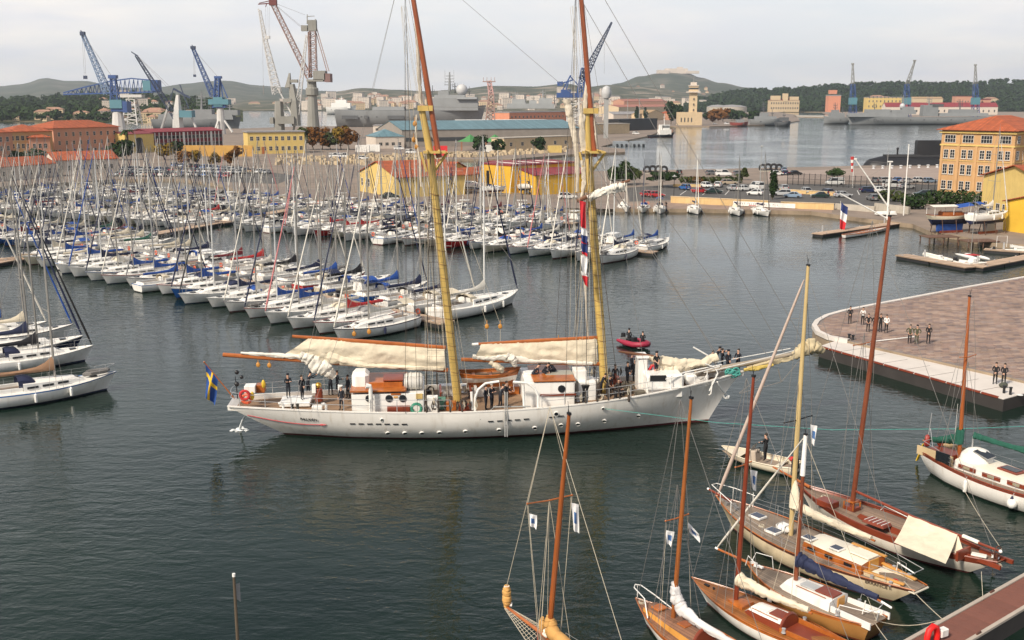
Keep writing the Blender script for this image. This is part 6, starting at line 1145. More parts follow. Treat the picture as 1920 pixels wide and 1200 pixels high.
p=S(1053,729,-2.41);b=M();b.lathe([(.26,-.04),(.26,.06)],14,(0,0,0),'y');o=part('porthole',b,black,sch,loc=p);b=M();b.lathe([(.2,-.07),(.2,-.03)],14,(0,0,0),'y');part('glass',b,darkglass,o)
dbox('handrail',1013,738,1080,743,-2.5,.08,mahog,bev=0);dbox('skylight',1023,702,1075,715,-1.0,1.4,mat('skylight_grey',(.30,.29,.24),.5));dbox('locker',1077,695,1101,715,-1.2,1.2,gel);dbox('deck_box',982,700,1004,712,-.6,1.0,gel);dbox('winch_house',1085,716,1118,742,-1.6,1.6,gel,zb=1.95)
dbox('fore_deckhouse',1212,703,1283,738,-1.75,3.2,gel,zb=2.3,bev=.12);dbox('dark_window',1219,704,1249,715,-1.80,.1,black,bev=0);dbox('companion_hood',1197,672,1216,706,-.4,1.3,gel,zb=2.3,bev=.1);dbox('hood_lid',1195,669,1218,673,-.5,1.5,gel)
dbox('side_rail',1212,726,1282,729,-2.0,.1,gel,bev=0)
dbox('windlass_base',1287,703,1330,712,-.7,1.4,gel,zb=2.9,bev=.1);b=M();c_=S(1310,700);b.lathe([(.3,-.7),(.42,-.6),(.26,-.4),(.26,.4),(.42,.6),(.3,.7)],10,c_,'y');b.box(c_+Vector((.2,0,.1)),(.8,.3,.5));part('windlass',b,mat('windlass_iron',(.12,.10,.08),.7,.2,3),sch)
dbox('binnacle',712-78,722,636,741,-.2,.35,gel);b=M();c_=S(598,744,.2);b.lathe([(.28,c_.z-.3),(.26,c_.z+.5),(.3,c_.z+.55),(.24,c_.z+.62)],8,(c_.x,.2,0));part('compass_stand',b,mahog,sch);b=M();b.ball((c_.x,.2,c_.z+.82),.24,10,7);part('compass_dome',b,mat('brass',(.55,.33,.06),.3,.2,3,metal=.8),sch)
dbox('steering_box',585,722,592,738,-.1,.4,gel);part('deck_platform',M().box((S(555,745,0).x,.1,2.2),(2.1,1.9,.3)),gel,sch,30,.04);dbox('stern_box',458,724,478,738,-.5,.8,gel);dbox('stern_locker',480,722,496,737,-.1,.7,varnish);part('grating_locker',M().box((S(594,756,-1.9).x,-1.7,2.2),(.7,.5,.35)),gel,sch,30,.03)
for u,v in((548,764),(558,765)):p=S(u,v,-1.6);b=M();b.lathe([(.13,1.9),(.1,2.05),(.1,2.42),(.14,2.48),(.02,2.5)],8,(p.x,-1.6,0));part('bollard',b,mat('bollard_dark',(.06,.06,.05),.6),sch)
for u in(530,612):p=S(u,768,-2.0);yv=-.8*SH.hb(p.x);b=M();b.path([(p.x,yv,1.95),(p.x,yv,2.5),(p.x-.12,yv,2.62),(p.x-.28,yv,2.55)],[.09,.09,.1,.13],8);part('vent_cowl',b,gel,sch)
for u,v,m_ in((473,742,'y'),(494,720,'y')):b=M();b.ball(S(u,v,-1.2),.2,8,6,(.7,.6,1.5));part('float_light',b,mat('buoy_yellow',(.65,.42,.03),.5),sch)
b=M();b.tube(S(446,748),S(441,706),.04,.03,5);b.ball(S(444,698),.16);b.ball(S(453,707),.14);b.ball(S(444,720),.18);part('stern_lamp',b,black,sch)
b=M()
def railrun(x0,x1,n,h=.85):
 for s in(-1,1):
  for i in range(n+1):x=x0+(x1-x0)*i/n;b.tube((x,s*(SH.hb(x)-.08),SH.zd(x)),(x,s*(SH.hb(x)-.1),SH.zd(x)+h),.028,.025,5)
  for hh in(h,h*.52):b.path([(x0+(x1-x0)*i/(2*n),s*(SH.hb(x0+(x1-x0)*i/(2*n))-.1),SH.zd(x0+(x1-x0)*i/(2*n))+hh)for i in range(2*n+1)],.02,4)
railrun(-17.3,-3.0,8);railrun(3.2,11.0,5)
for hh in(.45,.85):b.path([(-17.3,-SH.hb(-17.3)+.1,2.4+hh),(-17.95,-.9,2.4+hh),(-18.05,0,2.4+hh),(-17.95,.9,2.4+hh),(-17.3,SH.hb(-17.3)-.1,2.4+hh)],.02,4)
part('guard_rail',b,steel,sch)
for pts in(((891,771),(891,745),(897,730),(910,719),(936,715)),((1009,766),(1009,742),(1003,729),(988,718),(962,716))):
 for y in(-3.25,):b=M();b.path([S(u,v,y)for u,v in pts],.085,8);b.tube(S(pts[-1][0],pts[-1][1],y),S(pts[-1][0]+2,pts[-1][1]+18,y),.012,.012,3);part('davit',b,gel,sch)
b=M();b.path([S(886,768,-3.2),S(884,735,-3.2)],.1,7);b.path([S(983,765,-3.2),S(981,722,-3.2)],.1,7);part('davit_post',b,gel,sch)
for u in(1094,1100):b=M();p=S(u,764,-3.0);b.lathe([(.12,p.z),(.09,p.z+.3),(.09,S(u,722,-3.0).z-.3),(.2,S(u,722,-3.0).z)],7,(p.x,-3.0,0));part('fife_post',b,black,sch)
b=M();[b.tube((x,y,dk(x)),(x,y,dk(x)+1.0),.06,.06,5)for x in(main[0].x-1.2,main[0].x+.9,fore[0].x-1.2,fore[0].x+.9)for y in(-.9,.9)];[b.box((x,0,dk(x)+1.0),(.14,2.2,.1))for x in(main[0].x-1.2,main[0].x+.9,fore[0].x-1.2,fore[0].x+.9)];part('fife_rail',b,mahog,sch)
rg=random.Random(31)
for B_ in(main[0],fore[0]):
 for k in range(9):x,y=B_.x+rg.uniform(-2.2,1.6),rg.choice((-1,1))*rg.uniform(.7,3.1);b=M();b.torus((x,y,dk(x)+rg.uniform(.2,.9)),.2,.07,10,5,rg.choice(('x','y','z')));part('rope_coil',b,rope if k%2 else tarred,sch)
b=M()
for k in range(9):b.torus(S(1372+rg.uniform(-8,8),700+rg.uniform(-4,2),-.3)+Vector((0,rg.uniform(-.2,.2),0)),rg.uniform(.18,.34),.05,14,5,rg.choice(('z','z','y')))
part('hawser_coil',b,mat('turquoise_rope',(.07,.34,.29),.8,.2,5),sch)
b=M();c_=S(1177,727,-1.0)
for k in range(30):b.path([c_+Vector((rg.uniform(-.5,.5),rg.uniform(-.5,.5),rg.uniform(-.5,.5)))for _ in range(4)],.03,4)
part('net_pile',b,mat('net_brown',(.14,.12,.09),.9),sch)
b=M();[b.path([S(u,735,-3.45),S(u,760,-3.55),S(u,819,-3.75)],.04,5)for u in(947,951)];[b.tube(S(947,762+9*k,-3.6),S(951,762+9*k,-3.6),.025,.025,4)for k in range(6)];part('side_ladder',b,grey,sch)
b=M();b.tube(S(930,760,-3.3),onhull(900,787),.025,.025,4);b.tube(S(925,763,-3.3),S(995,762,-3.3),.05,.05,6);part('boat_boom',b,grey,sch)
q0,q1=S(862,702,.6),S(977,698,.6);bt=thing('rowing_boat','varnished wooden rowing boat resting on the schooner deck between the masts','rowing boat',FR.world((q0.x+q1.x)/2,.9,q0.z-.5),SA+.02)
h=Hull(q1.x-q0.x,1.8,.62,.5,.85,.22,.2,.4,.55,.45,2.2);part('hull',h.mesh(.30,.09,12),[varnish,varnish,gel],bt);part('inner_planking',h.deck(.2,.06),teak,bt);b=M();[b.box((x,0,.4),(.22,h.hb(x)*1.9,.05))for x in(-1.2,0,1.1)];part('thwart',b,varnish,bt,0);part('gunwale',h.rail(.05,.01),varnish,bt);part('keel',M().box((0,0,-.3),(q1.x-q0.x-1,.12,.5)),varnish,bt,0)
b=M();[b.box((x,0,-.75),(.18,1.3,.8))for x in(-1.1,1.1)];part('chock',b,gel,bt,0)
for nm,u,v,y,d,m_ in(('locker',811,766,-2.2,(.8,.6,1.1),gel),('locker',828,760,-1.6,(.6,.6,.8),mat('locker_green',(.10,.24,.17),.6)),('winch_box',846,764,-1.9,(.7,.5,.6),varnish),('gear_chest',872,766,-2.4,(.9,.5,.5),mahog),('gear_chest',902,742,1.4,(1.2,.8,.7),gel),('gear_chest',960,740,1.6,(1.0,.8,.6),varnish),('locker',1110,742,.8,(.8,.8,.9),gel),('gear_chest',1150,735,1.0,(.8,.7,.6),mahog),('gear_chest',1200,728,-2.0,(.7,.5,.5),MT['net_brown']),('gear_chest',836,752,1.8,(1.0,.7,.8),gel)):
 w_=S(u,v,y);part(nm,M().box((0,0,d[2]/2),d),m_,sch,30,.03,loc=(w_.x,y,dk(w_.x)+.02))
rg=random.Random(14)
for x0_ in(main[0].x,fore[0].x):
 for k in range(5):
  x,y=x0_+rg.uniform(-2.6,2.2),rg.uniform(-2.6,2.6);b=M();b.lathe([(.17,0),(.2,.06),(.12,.16),(.12,.46),(.2,.56),(.16,.62),(.02,.63)],9,(x,y,dk(x)));part('deck_winch',b,(black,steel,MT['windlass_iron'])[k%3],sch)
 for k in range(10):x,s_=x0_-2.2+.42*k,rg.choice((-1,-1,1));b=M();b.path([(x,s_*(SH.hb(x)-.2),SH.zd(x)+.75),(x+.07,s_*(SH.hb(x)-.24),SH.zd(x)+.35),(x,s_*(SH.hb(x)-.2),SH.zd(x)+.12),(x-.07,s_*(SH.hb(x)-.24),SH.zd(x)+.4)],.05,5,True);part('rope_hank',b,(rope,tarred)[k%2],sch)
sw_b,sw_y=mat('flag_blue',(.012,.06,.25),.8,.1,3),mat('flag_yellow',(.72,.45,.02),.8,.1,3)
fs0,fs1=S(440,748),S(383,679);b=M();b.path([fs0,fs1],[.05,.03],6);b.ball(fs1,.07);part('flagstaff',b,spar,sch)
def cloth_flag(name,label,hoist0,hoist1,fly,colour,mats,n=14,m=12,parent_frame=FR,fold=.16,seed=0,cat='flag'):
 """hanging flag: hoist from hoist0 (top) to hoist1, fly is the vector along the cloth"""
 o=parent_frame.world(*hoist0);b=M();H0,H1,Fv=Vector((0,0,0)),Vector(hoist1)-Vector(hoist0),Vector(fly);pts=[]
 for i in range(n+1):
  f=i/n;pts.append([H0.lerp(H1,j/m)*(1-.38*f)+Fv*f+Vector((fold*.35*sin(3*f+5*j/m+seed),fold*sin(7*j/m+2.4*f+seed)*f**.5,-.12*f*j/m))for j in range(m+1)])
 for i in range(n):
  for j in range(m):b.k=colour((i+.5)/n,(j+.5)/m);b.add([pts[i][j],pts[i][j+1],pts[i+1][j+1],pts[i+1][j]],[(0,1,2,3)])
 return solo(name,label,cat,b,mats,None,60,loc=o,rot=(0,0,parent_frame.a))
h0=fs1+(fs0-fs1)*.03;h1=fs1+(fs0-fs1)*.48
cloth_flag('national_flag','blue flag with yellow cross drooping from the schooner stern staff',h0,h1,(-.12,-.1,-2.15),lambda f,g:1 if abs(g-.5)<.11 or abs(f-.37)<.075 else 0,[sw_b,sw_y],fold=.2)
fw,fr_,fbl=mat('flag_white',(.74,.73,.72),.8,.05,3),mat('flag_red',(.55,.02,.03),.8,.1,3),mat('flag_navy',(.02,.04,.16),.8,.1,3)
for i,(u,v0,v1,fn,mm,lab)in enumerate(((1086,376,424,lambda f,g:0,[fr_],'plain red signal flag, uppermost of the foremast hoist'),(1088,426,452,lambda f,g:0 if f<.5 else 1,[fw,fbl],'white and blue signal flag below the red one on the foremast'),(1089,450,476,lambda f,g:0 if abs(f-.5)>.25 else 1,[fr_,fbl],'small red and blue signal flag in the middle of the foremast hoist'),(1089,478,510,lambda f,g:0,[fw],'plain white signal flag low on the foremast hoist'),(1090,508,534,lambda f,g:0 if f<.3 else 1,[fw,fr_],'red and white signal flag, lowest of the foremast hoist'))):
 a_=S(u,v0,-1.2);c_=S(u,v1,-1.2);cloth_flag('signal_flag',lab,a_,a_+Vector((.5,.05,-.12)),(.12+.1*(i==4),-.1,c_.z-a_.z),fn,mm,10,6,fold=.12,seed=i)
b=M();b.tube(S(1084,290,-1.2),S(1093,690,-1.2),.014,.014,4);part('flag_halyard',b,rope,sch)
cloth_flag('ensign','dark red folded flag hanging behind the foremast near the furled topsail',S(1080,318,.5),S(1081,322,.5),(0,0,-.9),lambda f,g:0,[maroon],8,4)
pj=onhull(466,779);c_=FR.at(449,806,0);b=M();b.path([pj,pj.lerp(c_,.3)+Vector((0,0,.35)),pj.lerp(c_,.65)+Vector((0,0,.3)),c_],[.04,.05,.07,.10],6);foam=mat('water_foam',(.72,.74,.74),.5,.2,5)
o=part('water_jet',b,foam,None,loc=FR.o,rot=(0,0,SA));tag(o,'thin white water jet running from the schooner stern','water',kind='thing')
b=M();rg=random.Random(3);[b.ball((c_.x+rg.gauss(0,.28),c_.y+rg.gauss(0,.2),.01),rg.uniform(.04,.13),6,4,(1.4,1,.4))for _ in range(26)];tag(part('foam',b,foam,None,loc=FR.o,rot=(0,0,SA)),kind='stuff')
p0=FR.world(*onhull(1131,766));b=M();p1,p2=P(1560,806,.6),P(2050,794,1.0);b.path([p0,p0.lerp(p1,.5)-Vector((0,0,.25)),p1,p1.lerp(p2,.5)-Vector((0,0,.15)),p2],.018,5);solo('mooring_line','long turquoise line running from the schooner bow port to the right','rope',b,MT['turquoise_rope'])
ZPZ=1.2
def inpoly(x,y,pl):
 c=False;n=len(pl)
 for i in range(n):
  (x1,y1),(x2,y2)=pl[i],pl[i-1]
  if(y1>y)!=(y2>y)and x<(x2-x1)*(y-y1)/(y2-y1)+x1:c=not c
 return c
KERB=[(2300,455),(1990,508.5),(1920,520),(1800,541),(1700,560),(1640,571),(1580,583),(1548,592),(1530,602),(1524,611),(1531,622),(1552,632),(1590,639),(1640,651)]
pz=land('plaza_ground',KERB+[(1833,694),(1990,730),(2300,800)],ZPZ,[mat('plaza_bed',(.22,.18,.16),.95,.2,.5),quaywall])
pp=[P(u,v,ZPZ)[:2]for u,v in KERB+[(1833,694),(1990,730),(2300,800)]]
def slabmat():
 m=bpy.data.materials.new('paving_stone');m.use_nodes=True;t=m.node_tree;b=t.nodes['Principled BSDF'];b.inputs['Roughness'].default_value=.9
 g=nd(t,'ShaderNodeNewGeometry');oi=nd(t,'ShaderNodeObjectInfo');ad=nd(t,'ShaderNodeMath',operation='ADD');t.links.new(g.outputs['Random Per Island'],ad.inputs[0]);t.links.new(oi.outputs['Random'],ad.inputs[1])
 fr=nd(t,'ShaderNodeMath',operation='FRACT');t.links.new(ad.outputs[0],fr.inputs[0]);r=nd(t,'ShaderNodeValToRGB');r.color_ramp.interpolation='CONSTANT';e=r.color_ramp.elements
 cols=[(.29,.195,.155),(.255,.18,.15),(.32,.225,.175),(.20,.145,.13),(.30,.21,.165),(.28,.21,.18),(.24,.17,.145),(.34,.245,.195)]
 e[0].color=(*cols[0],1);e[1].position=1/8;e[1].color=(*cols[1],1)
 for i in range(2,8):q=e.new(i/8);q.color=(*cols[i],1)
 t.links.new(fr.outputs[0],r.inputs[0]);n=nd(t,'ShaderNodeTexNoise');n.inputs['Scale'].default_value=.5;n.inputs['Detail'].default_value=6;t.links.new(g.outputs['Position'],n.inputs['Vector'])
 mr=nd(t,'ShaderNodeMapRange');mr.inputs[1].default_value=.3;mr.inputs[2].default_value=.7;mr.inputs[3].default_value=.72;mr.inputs[4].default_value=1.12;t.links.new(n.outputs['Fac'],mr.inputs[0])
 mx_=nd(t,'ShaderNodeMix',data_type='RGBA',blend_type='MULTIPLY');mx_.inputs[0].default_value=1;t.links.new(r.outputs[0],mx_.inputs[6]);t.links.new(mr.outputs[0],mx_.inputs[7]);t.links.new(mx_.outputs[2],b.inputs['Base Color']);return m
slabm=slabmat();rg=random.Random(6);ang=.32;ca_,sa_=cos(ang),sin(ang);slabs=[]
for i in range(-12,110):
 for j in range(-90,115):
  w_,d_=.82,.5;lx,ly=i*w_+(j%2)*.41,j*d_;x,y=24+ca_*lx-sa_*ly,98+sa_*lx+ca_*ly
  if abs(x)<y*.52 and y<140 and all(inpoly(x+ca_*dx_*.42-sa_*dy_*.28,y+sa_*dx_*.42+ca_*dy_*.28,pp)for dx_ in(-1,1)for dy_ in(-1,1)):slabs.append((hypot(x,y),x,y))
slabs.sort();sm=[M().box((0,0,.01),(.82-.04-.06*k,.46,.05+.006*k),0,(.985,.985)).mesh('paving_slab',slabm,0)for k in range(3)];st=M()
for k,(_,x,y)in enumerate(slabs):
 if k<300:link('paving_slab',sm[rg.randrange(3)],pz,(x,y,ZPZ+rg.uniform(0,.012)),(0,0,ang+rg.uniform(-.01,.01)))
 else:st.box((x,y,ZPZ+.01+rg.uniform(0,.012)),(rg.uniform(.70,.79),.46,.05),ang+rg.uniform(-.01,.01),(.985,.985))
tag(part('paving_slabs',st,slabm,pz,0),kind='stuff')
b=M();kp=[P(u,v,ZPZ)for u,v in KERB[:-1]];fine=[]
for i in range(len(kp)-1):
 for k in range(4):fine.append(kp[i].lerp(kp[i+1],k/4))
fine.append(kp[-1]);rows=[]
for i,p in enumerate(fine):t_=(fine[min(i+1,len(fine)-1)]-fine[max(i-1,0)]).normalized();n_=Vector((-t_.y,t_.x,0));rows.append([p-n_*.1+Vector((0,0,-.25)),p-n_*.1+Vector((0,0,.13)),p+n_*.38+Vector((0,0,.13)),p+n_*.38+Vector((0,0,-.05))])
b.grid(rows);part('kerb',b,mat('white_kerb',(.62,.57,.52),.8,.12,.6),pz,40)
AP=[(1536,649),(1580,636),(1643,649),(1833,692.5),(1990,729),(2120,700),(1990,722),(1882,748)]
AP=[(1536,650),(1575,637),(1643,650),(1835,694),(1960,722),(1925,737),(1882,749)]
app=[P(u,v,.95)for u,v in AP];ap=thing('quay_pontoon','long pale concrete landing pontoon in front of the paved plaza','pontoon',(0,0,0));b=M();b.prism([(p.x,p.y)for p in app[::-1]],-.7,.93);part('body',b,mat('wet_dark_concrete',(.035,.03,.028),.7,.3,.6),ap,0)
b=M();b.prism([(p.x,p.y)for p in app[::-1]],.932,.99);part('deck',b,mat('pontoon_concrete',(.60,.55,.50),.9,.12,.5,bump=.1),ap,0)
b=M();d0,d1=app[0],app[6];dv=(d1-d0).normalized();[b.box(d0+dv*(i*1.6+.4)+Vector((0,0,.05)),(1.45,.14,.14),atan2(dv.y,dv.x))for i in range(int((d1-d0).length/1.6))];tag(part('edge_timber',b,mahog,ap,0),kind='stuff')
jm=M().box((0,0,0),(.06,3.0,.012)).mesh('joint',mat('joint_dark',(.20,.17,.15),.9),0)
for k in range(1,8):p=d0.lerp(d1,k/8)+Vector((-dv.y,dv.x,0))*1.7;link('joint',jm,ap,(p.x,p.y,.992),(0,0,atan2(dv.y,dv.x)))
for u,v in((1882,738),(1894,741)):b=M();b.lathe([(.1,.99),(.1,1.5),(.14,1.52),(.14,1.58),(.02,1.6)],8,P(u,v,.95)*1-Vector((0,0,.95)));part('bollard',b,black,ap)
b=M();b.lathe([(.22,.99),(.24,1.02),(.02,1.03)],12,P(1912,742,.95)-Vector((0,0,.95)));part('hatch_cover',b,gel,ap)
for u,v,l in((1592,636,'left'),(1599,638,'right')):b=M();b.lathe([(.16,0),(.12,.1),(.12,.4),(.2,.48),(.05,.52)],8);solo('bollard',f'{l} small black bollard where plaza and landing pontoon meet','bollard',b,black,loc=P(u,v,ZPZ))
b=M();b.tube((0,0,.12),(4.2,1.6,.18),.05,.05,6);b.tube((0,0,.12),(-1.2,-1.0,.1),.05,.05,6);solo('gangway_pole','white boat boom lying over the plaza edge near the visitors','pole',b,gel,loc=P(1642,642,ZPZ))
pd=lambda lab,a,c,w=2.2:pontoon(lab,P(*a,.58)[:2],P(*c,.58)[:2],w)
pd('floating dock with the long rowing boat below the white davit',(1532,438),(1722,412));pd('nearer arm of the angled floating dock at the right edge',(1690,477),(1822,500),2.4);pd('right arm of the angled floating dock at the right edge',(1828,499),(1985,470),2.4);pd('small floating dock beside the boat yard ramp',(1846,466),(1985,476),1.6)
def craft(name,label,cat,bow,stern,zb,zs,B,L=None,**hk):
 pb,ps=P(*bow,zb),P(*stern,zs);d=Vector((pb.x-ps.x,pb.y-ps.y));L=L or d.length;a=atan2(d.y,d.x);c=Vector((pb.x,pb.y))-d.normalized()*L/2
 f=Frame(c,a);t=thing(name,label,cat,(c.x,c.y,0),a);h=Hull(L,B,zs,hk.pop('zm',min(zs,zb)*.92),zb,**hk);return t,f,h
def open_boat(t,h,m_out,m_in,seats,rim=gel,bot=None,seatm=None):
 part('hull',h.mesh(.08,.08,12),[m_out,rim,bot or m_out],t);part('floor',h.deck(h.zm*.55,.08),m_in,t);part('gunwale',h.rail(.045,.01),rim,t)
 for x in seats:b=M();b.box((x,0,h.zd(x)-.14),(.26,h.hb(x)*1.86,.05));part('thwart',b,seatm or varnish,t,0)
t,f,h=craft('rowing_boat','long open wooden rowing yole lying along the floating dock','rowing boat',(1668,424),(1582,440),.7,.6,1.9,zm=.5,depth=.2,ohs=.2,ohb=.5,tw=.4);open_boat(t,h,gel,mat('boat_inside',(.22,.12,.07),.7,.2,2),(-2.5,-1.2,.1,1.4,2.6),varnish,antifoul)
fl=P(1577,430,.6);FF=Frame((0,0),0);ft=thing('flag_pole','slanting pole carrying the french tricolour at the dock end','flagpole',(fl.x,fl.y,.3),0);tp=PY(1576,377,fl.y)-Vector((fl.x,fl.y,.3));b=M();b.path([(0,0,0),tp],[.05,.03],6);part('pole',b,gel,ft)
q=lambda u,v:PY(u,v,fl.y-.15);cloth_flag('tricolour_flag','large blue white and red tricolour drooping at the dock end',q(1577,379),q(1577,379)+Vector((1.25,.1,-.9)),(.1,0,-4.6),lambda f_,g_:0 if f_<.34 else 1 if f_<.62 else 2,[fbl,fw,fr_],16,10,FF,.28,2)
def rib(label,bow,stern,m_t,L=None,B=1.9,cons=True,name='inflatable_boat',z=.5):
 t,f,h=craft(name,label,'inflatable boat',bow,stern,z+.1,z,B,L);L=h.L;b=M()
 pts=[(-L/2,B*.36,.35),(-L*.1,B*.39,.36),(L*.2,B*.37,.40),(L*.38,B*.22,.48),(L*.46,0,.54),(L*.38,-B*.22,.48),(L*.2,-B*.37,.40),(-L*.1,-B*.39,.36),(-L/2,-B*.36,.35)]
 b.path(pts,[.14]+[B*.13]*7+[.14],10);part('tube',b,m_t,t,60);b=M();b.path([(x,y*1.0,zz+B*.12)for x,y,zz in pts[1:-1]],.025,5);part('grab_rope',b,black,t)
 b=M();b.box((-L*.02,0,.2),(L*.86,B*.62,.1));part('floor',b,grey,t,0);b=M();b.box((-L*.46,0,.38),(.1,B*.62,.4));part('transom',b,grey,t,0)
 b=M();b.box((-L*.53,0,.72),(.42,.36,.5),0,(.8,.8));b.box((-L*.52,0,.2),(.16,.12,.8));part('outboard_motor',b,black,t,30,.03)
 if cons:b=M();b.box((-L*.05,0,.55),(.5,.6,.65),0,(.7,.9));part('console',b,gel if cons!='black' else black,t,30,.04);b=M();b.torus((-L*.05-.3,0,.85),.17,.02,10,4,'x');part('steering_wheel',b,black,t);b=M();b.box((-L*.24,0,.42),(.5,.6,.4));part('seat',b,gel if cons!='black' else black,t,30,.04)
 return t,f,h
rib('white rigid inflatable lying behind the angled dock, bow to the left',(1730,474),(1792,490),canvas);t,f,h=craft('motorboat','white motorboat with dark outboard at the corner of the angled dock','motor boat',(1850,492),(1793,488),.9,.7,2.1,depth=.3,tw=.85);open_boat(t,h,gel,deckw,(-1,.6),gel)
b=M();b.box((-h.L/2-.2,0,.7),(.5,.45,.8),0,(.8,.8));part('outboard_motor',b,black,t,30,.03);b=M();b.box((.1,0,.95),(.9,1.0,.5),0,(.7,.8));part('console',b,gel,t,30,.05)
t,f,h=craft('sailing_dinghy','small beach catamaran with bare grey mast behind the angled dock','dinghy',(1800,472),(1846,484),.6,.5,1.9,depth=.2);b=M()
for s in(-1,1):b.loft([[(x,s*.8+w_*cos(a_),.32+w_*1.2*sin(a_))for a_ in(2*pi*k/8 for k in range(8))]for x,w_ in((-h.L/2,.12),(-h.L*.3,.2),(.2,.21),(h.L*.4,.12),(h.L/2,.02))])
part('hull',b,gel,t);b=M();b.box((0,0,.58),(1.6,1.6,.04));part('trampoline',b,redc,t,0);b=M();tp=f.plane(1827,371,0);b.tube((.3,0,.5),(.3,0,tp.z),.06,.04,6);part('mast',b,alu,t);b=M();[b.tube((.3,0,tp.z*.8),(x,y,.5),.012,.012,3)for x,y in((-.8,.8),(-.8,-.8),(1.6,0))];part('rigging',b,wire,t)
rib('pale inflatable with stern arch at the small dock by the ramp',(1950,470),(1866,468),canvas,name='inflatable_boat');t,f,h=craft('motorboat','white open motorboat half out of the right edge of the photo','motor boat',(1990,466),(1900,458),.9,.7,2.2,depth=.3,tw=.85);open_boat(t,h,gel,deckw,(-1.4,.6),gel)
b=M();a_=P(1868,463,.5);b.path([a_,a_+Vector((0,0,1.7)),a_+Vector((1.6,0,1.7)),a_+Vector((1.6,0,0))],.04,5);solo('stern_arch','white tubular roll bar of the pale inflatable','roll bar',b,gel)
def stands(t_lab,x,y,a,L,h_,z0=ZQ):
 t=thing('boat_stand',t_lab,'boat stand',(x,y,z0),a);b=M()
 for xx in(-L*.3,0,L*.28):
  for s in(-1,1):b.tube((xx,s*1.7,0),(xx,s*1.15,h_),.08,.06,5);b.tube((xx,s*1.7,0),(xx,s*.5,0),.06,.06,5)
 part('strut',b,mat('rusty_iron',(.10,.05,.03),.8,.3,2),t);b=M();b.box((0,0,.2),(L*.5,.5,.4));part('keel_block',b,mahog,t,0);return t
p=P(1782,436,ZQ);hh=Hull(9.2,2.7,1.0,.85,1.35,.8,.8,1.6,.55);t=thing('classic_yacht','cream hulled wooden yacht under a pale and blue awning on stands','yacht',(p.x,p.y,ZQ+2.2),.25);part('hull',hh.mesh(.2,.1,12),[HULLS['cream'],varnish,boot_navy],t);part('deck',hh.deck(.03),mahog,t)
b=M();b.loft([[(x,-.22*w_,-1.9),(x,-.5*w_,-.7),(x,.5*w_,-.7),(x,.22*w_,-1.9)]for x,w_ in((-2.8,.5),(-1,1),(1.2,1),(2.2,.5))]);part('keel',b,blue,t);b=M();b.grid([[(x,y,2.6-.18*abs(y)+(.7 if x>1.5 else 0)*(1-abs(y)))for y in(-1.3,-.6,0,.6,1.3)]for x in(-4.6,-2,.3)]);part('awning',b,canvas,t,60)
b=M();b.grid([[(x,y,2.5-.35*abs(y)+(.12*(x-.2)))for y in(-1.2,-.5,0,.5,1.2)]for x in(.2,1.6,3.4)]);part('awning',b,blue,t,60);b=M();[b.tube((x,y,.9),(x,y,2.4),.04,.04,5)for x in(-4.2,-.5,2.8)for y in(-1.1,1.1)];part('awning_post',b,gel,t);part('cabin',roofhouse(-2.2,2.2,1.5,1.1,lambda x:hh.zd(x),.5,.4),[varnish,varnish],t);stands('rusty props under the cream hulled wooden yacht',p.x,p.y,.25,9,2.4)
p=P(1848,440,ZQ);o=yacht(9.6,p.x+1.2,p.y+2,.5,'',random.Random(5),'white','white','white','none','white cruising yacht standing on props beside the yellow boathouse',group='yachts in the boat yard');o.location.z=ZQ+2.2;b=M();b.loft([[(x,-.2,-1.8),(x,-.45,-.5),(x,.45,-.5),(x,.2,-1.8)]for x in(-.8,1.4)]);part('keel',b,grey,o);stands('rusty props under the white cruising yacht in the yard',p.x+1.2,p.y+2,.5,9,2.6)
for u,v,l in((1742,444,'left'),(1815,452,'right')):p=P(u,v,.9);t=thing('slip_staging',f'{l} dark timber staging over the water below the yard boats','staging',(p.x,p.y,0),.15);b=M();b.box((1.8,0,.95),(5.5,3.2,.12));part('platform',b,mat('staging_wood',(.13,.07,.045),.9,.25,2),t,0);b=M();[b.tube((x,y,-1),(x,y,.95),.1,.1,5)for x in(-.7,1.8,4.3)for y in(-1.4,1.4)];part('leg',b,MT['staging_wood'],t)
b=M();[b.box((x,0,1.0+.9*(x%2>.9)),(.1,.1,2.0))for x in(0,1.6)];b.box((.8,0,1.9),(2.4,.9,.1));b.box((.8,0,1.0),(2.0,.1,.1));solo('work_trestle','tall rusty trestle at the yard edge left of the staging','trestle',b,MT['rusty_iron'],loc=P(1745,424,ZQ))
def rigging(t,h,xm,zm_,ztop,chain=.9,r=.011,fore_x=None,aft_x=None,fore_z=None,spreadz=None,spreadw=.8,m=rope,sm=None):
 b=M()
 for s in(-1,1):
  y=s*h.hb(xm)*.95;top=Vector((xm,0,ztop))
  if spreadz:sp=Vector((xm-.05,s*spreadw,spreadz));b.path([(xm-.1,y,h.zd(xm)),sp,top],r,4)
  for dx_ in(-.6,.5):b.tube((xm+dx_,s*h.hb(xm+dx_)*.95,h.zd(xm)),(xm,0,zm_+(ztop-zm_)*.62),r,r,4)
 if fore_x is not None:b.tube((fore_x,0,fore_z or h.zd(fore_x)),(xm,0,ztop),r,r,4)
 if aft_x is not None:b.tube((aft_x,0,h.zd(aft_x)),(xm,0,ztop),r,r,4)
 part('rigging',b,m,t,0)
 if spreadz:b=M();[b.tube((xm,0,spreadz),(xm-.05,s*spreadw,spreadz+.06),.035,.025,5)for s in(-1,1)];[b.ball((xm-.05,s*spreadw,spreadz+.06),.045)for s in(-1,1)];part('spreader',b,sm or spar,t)
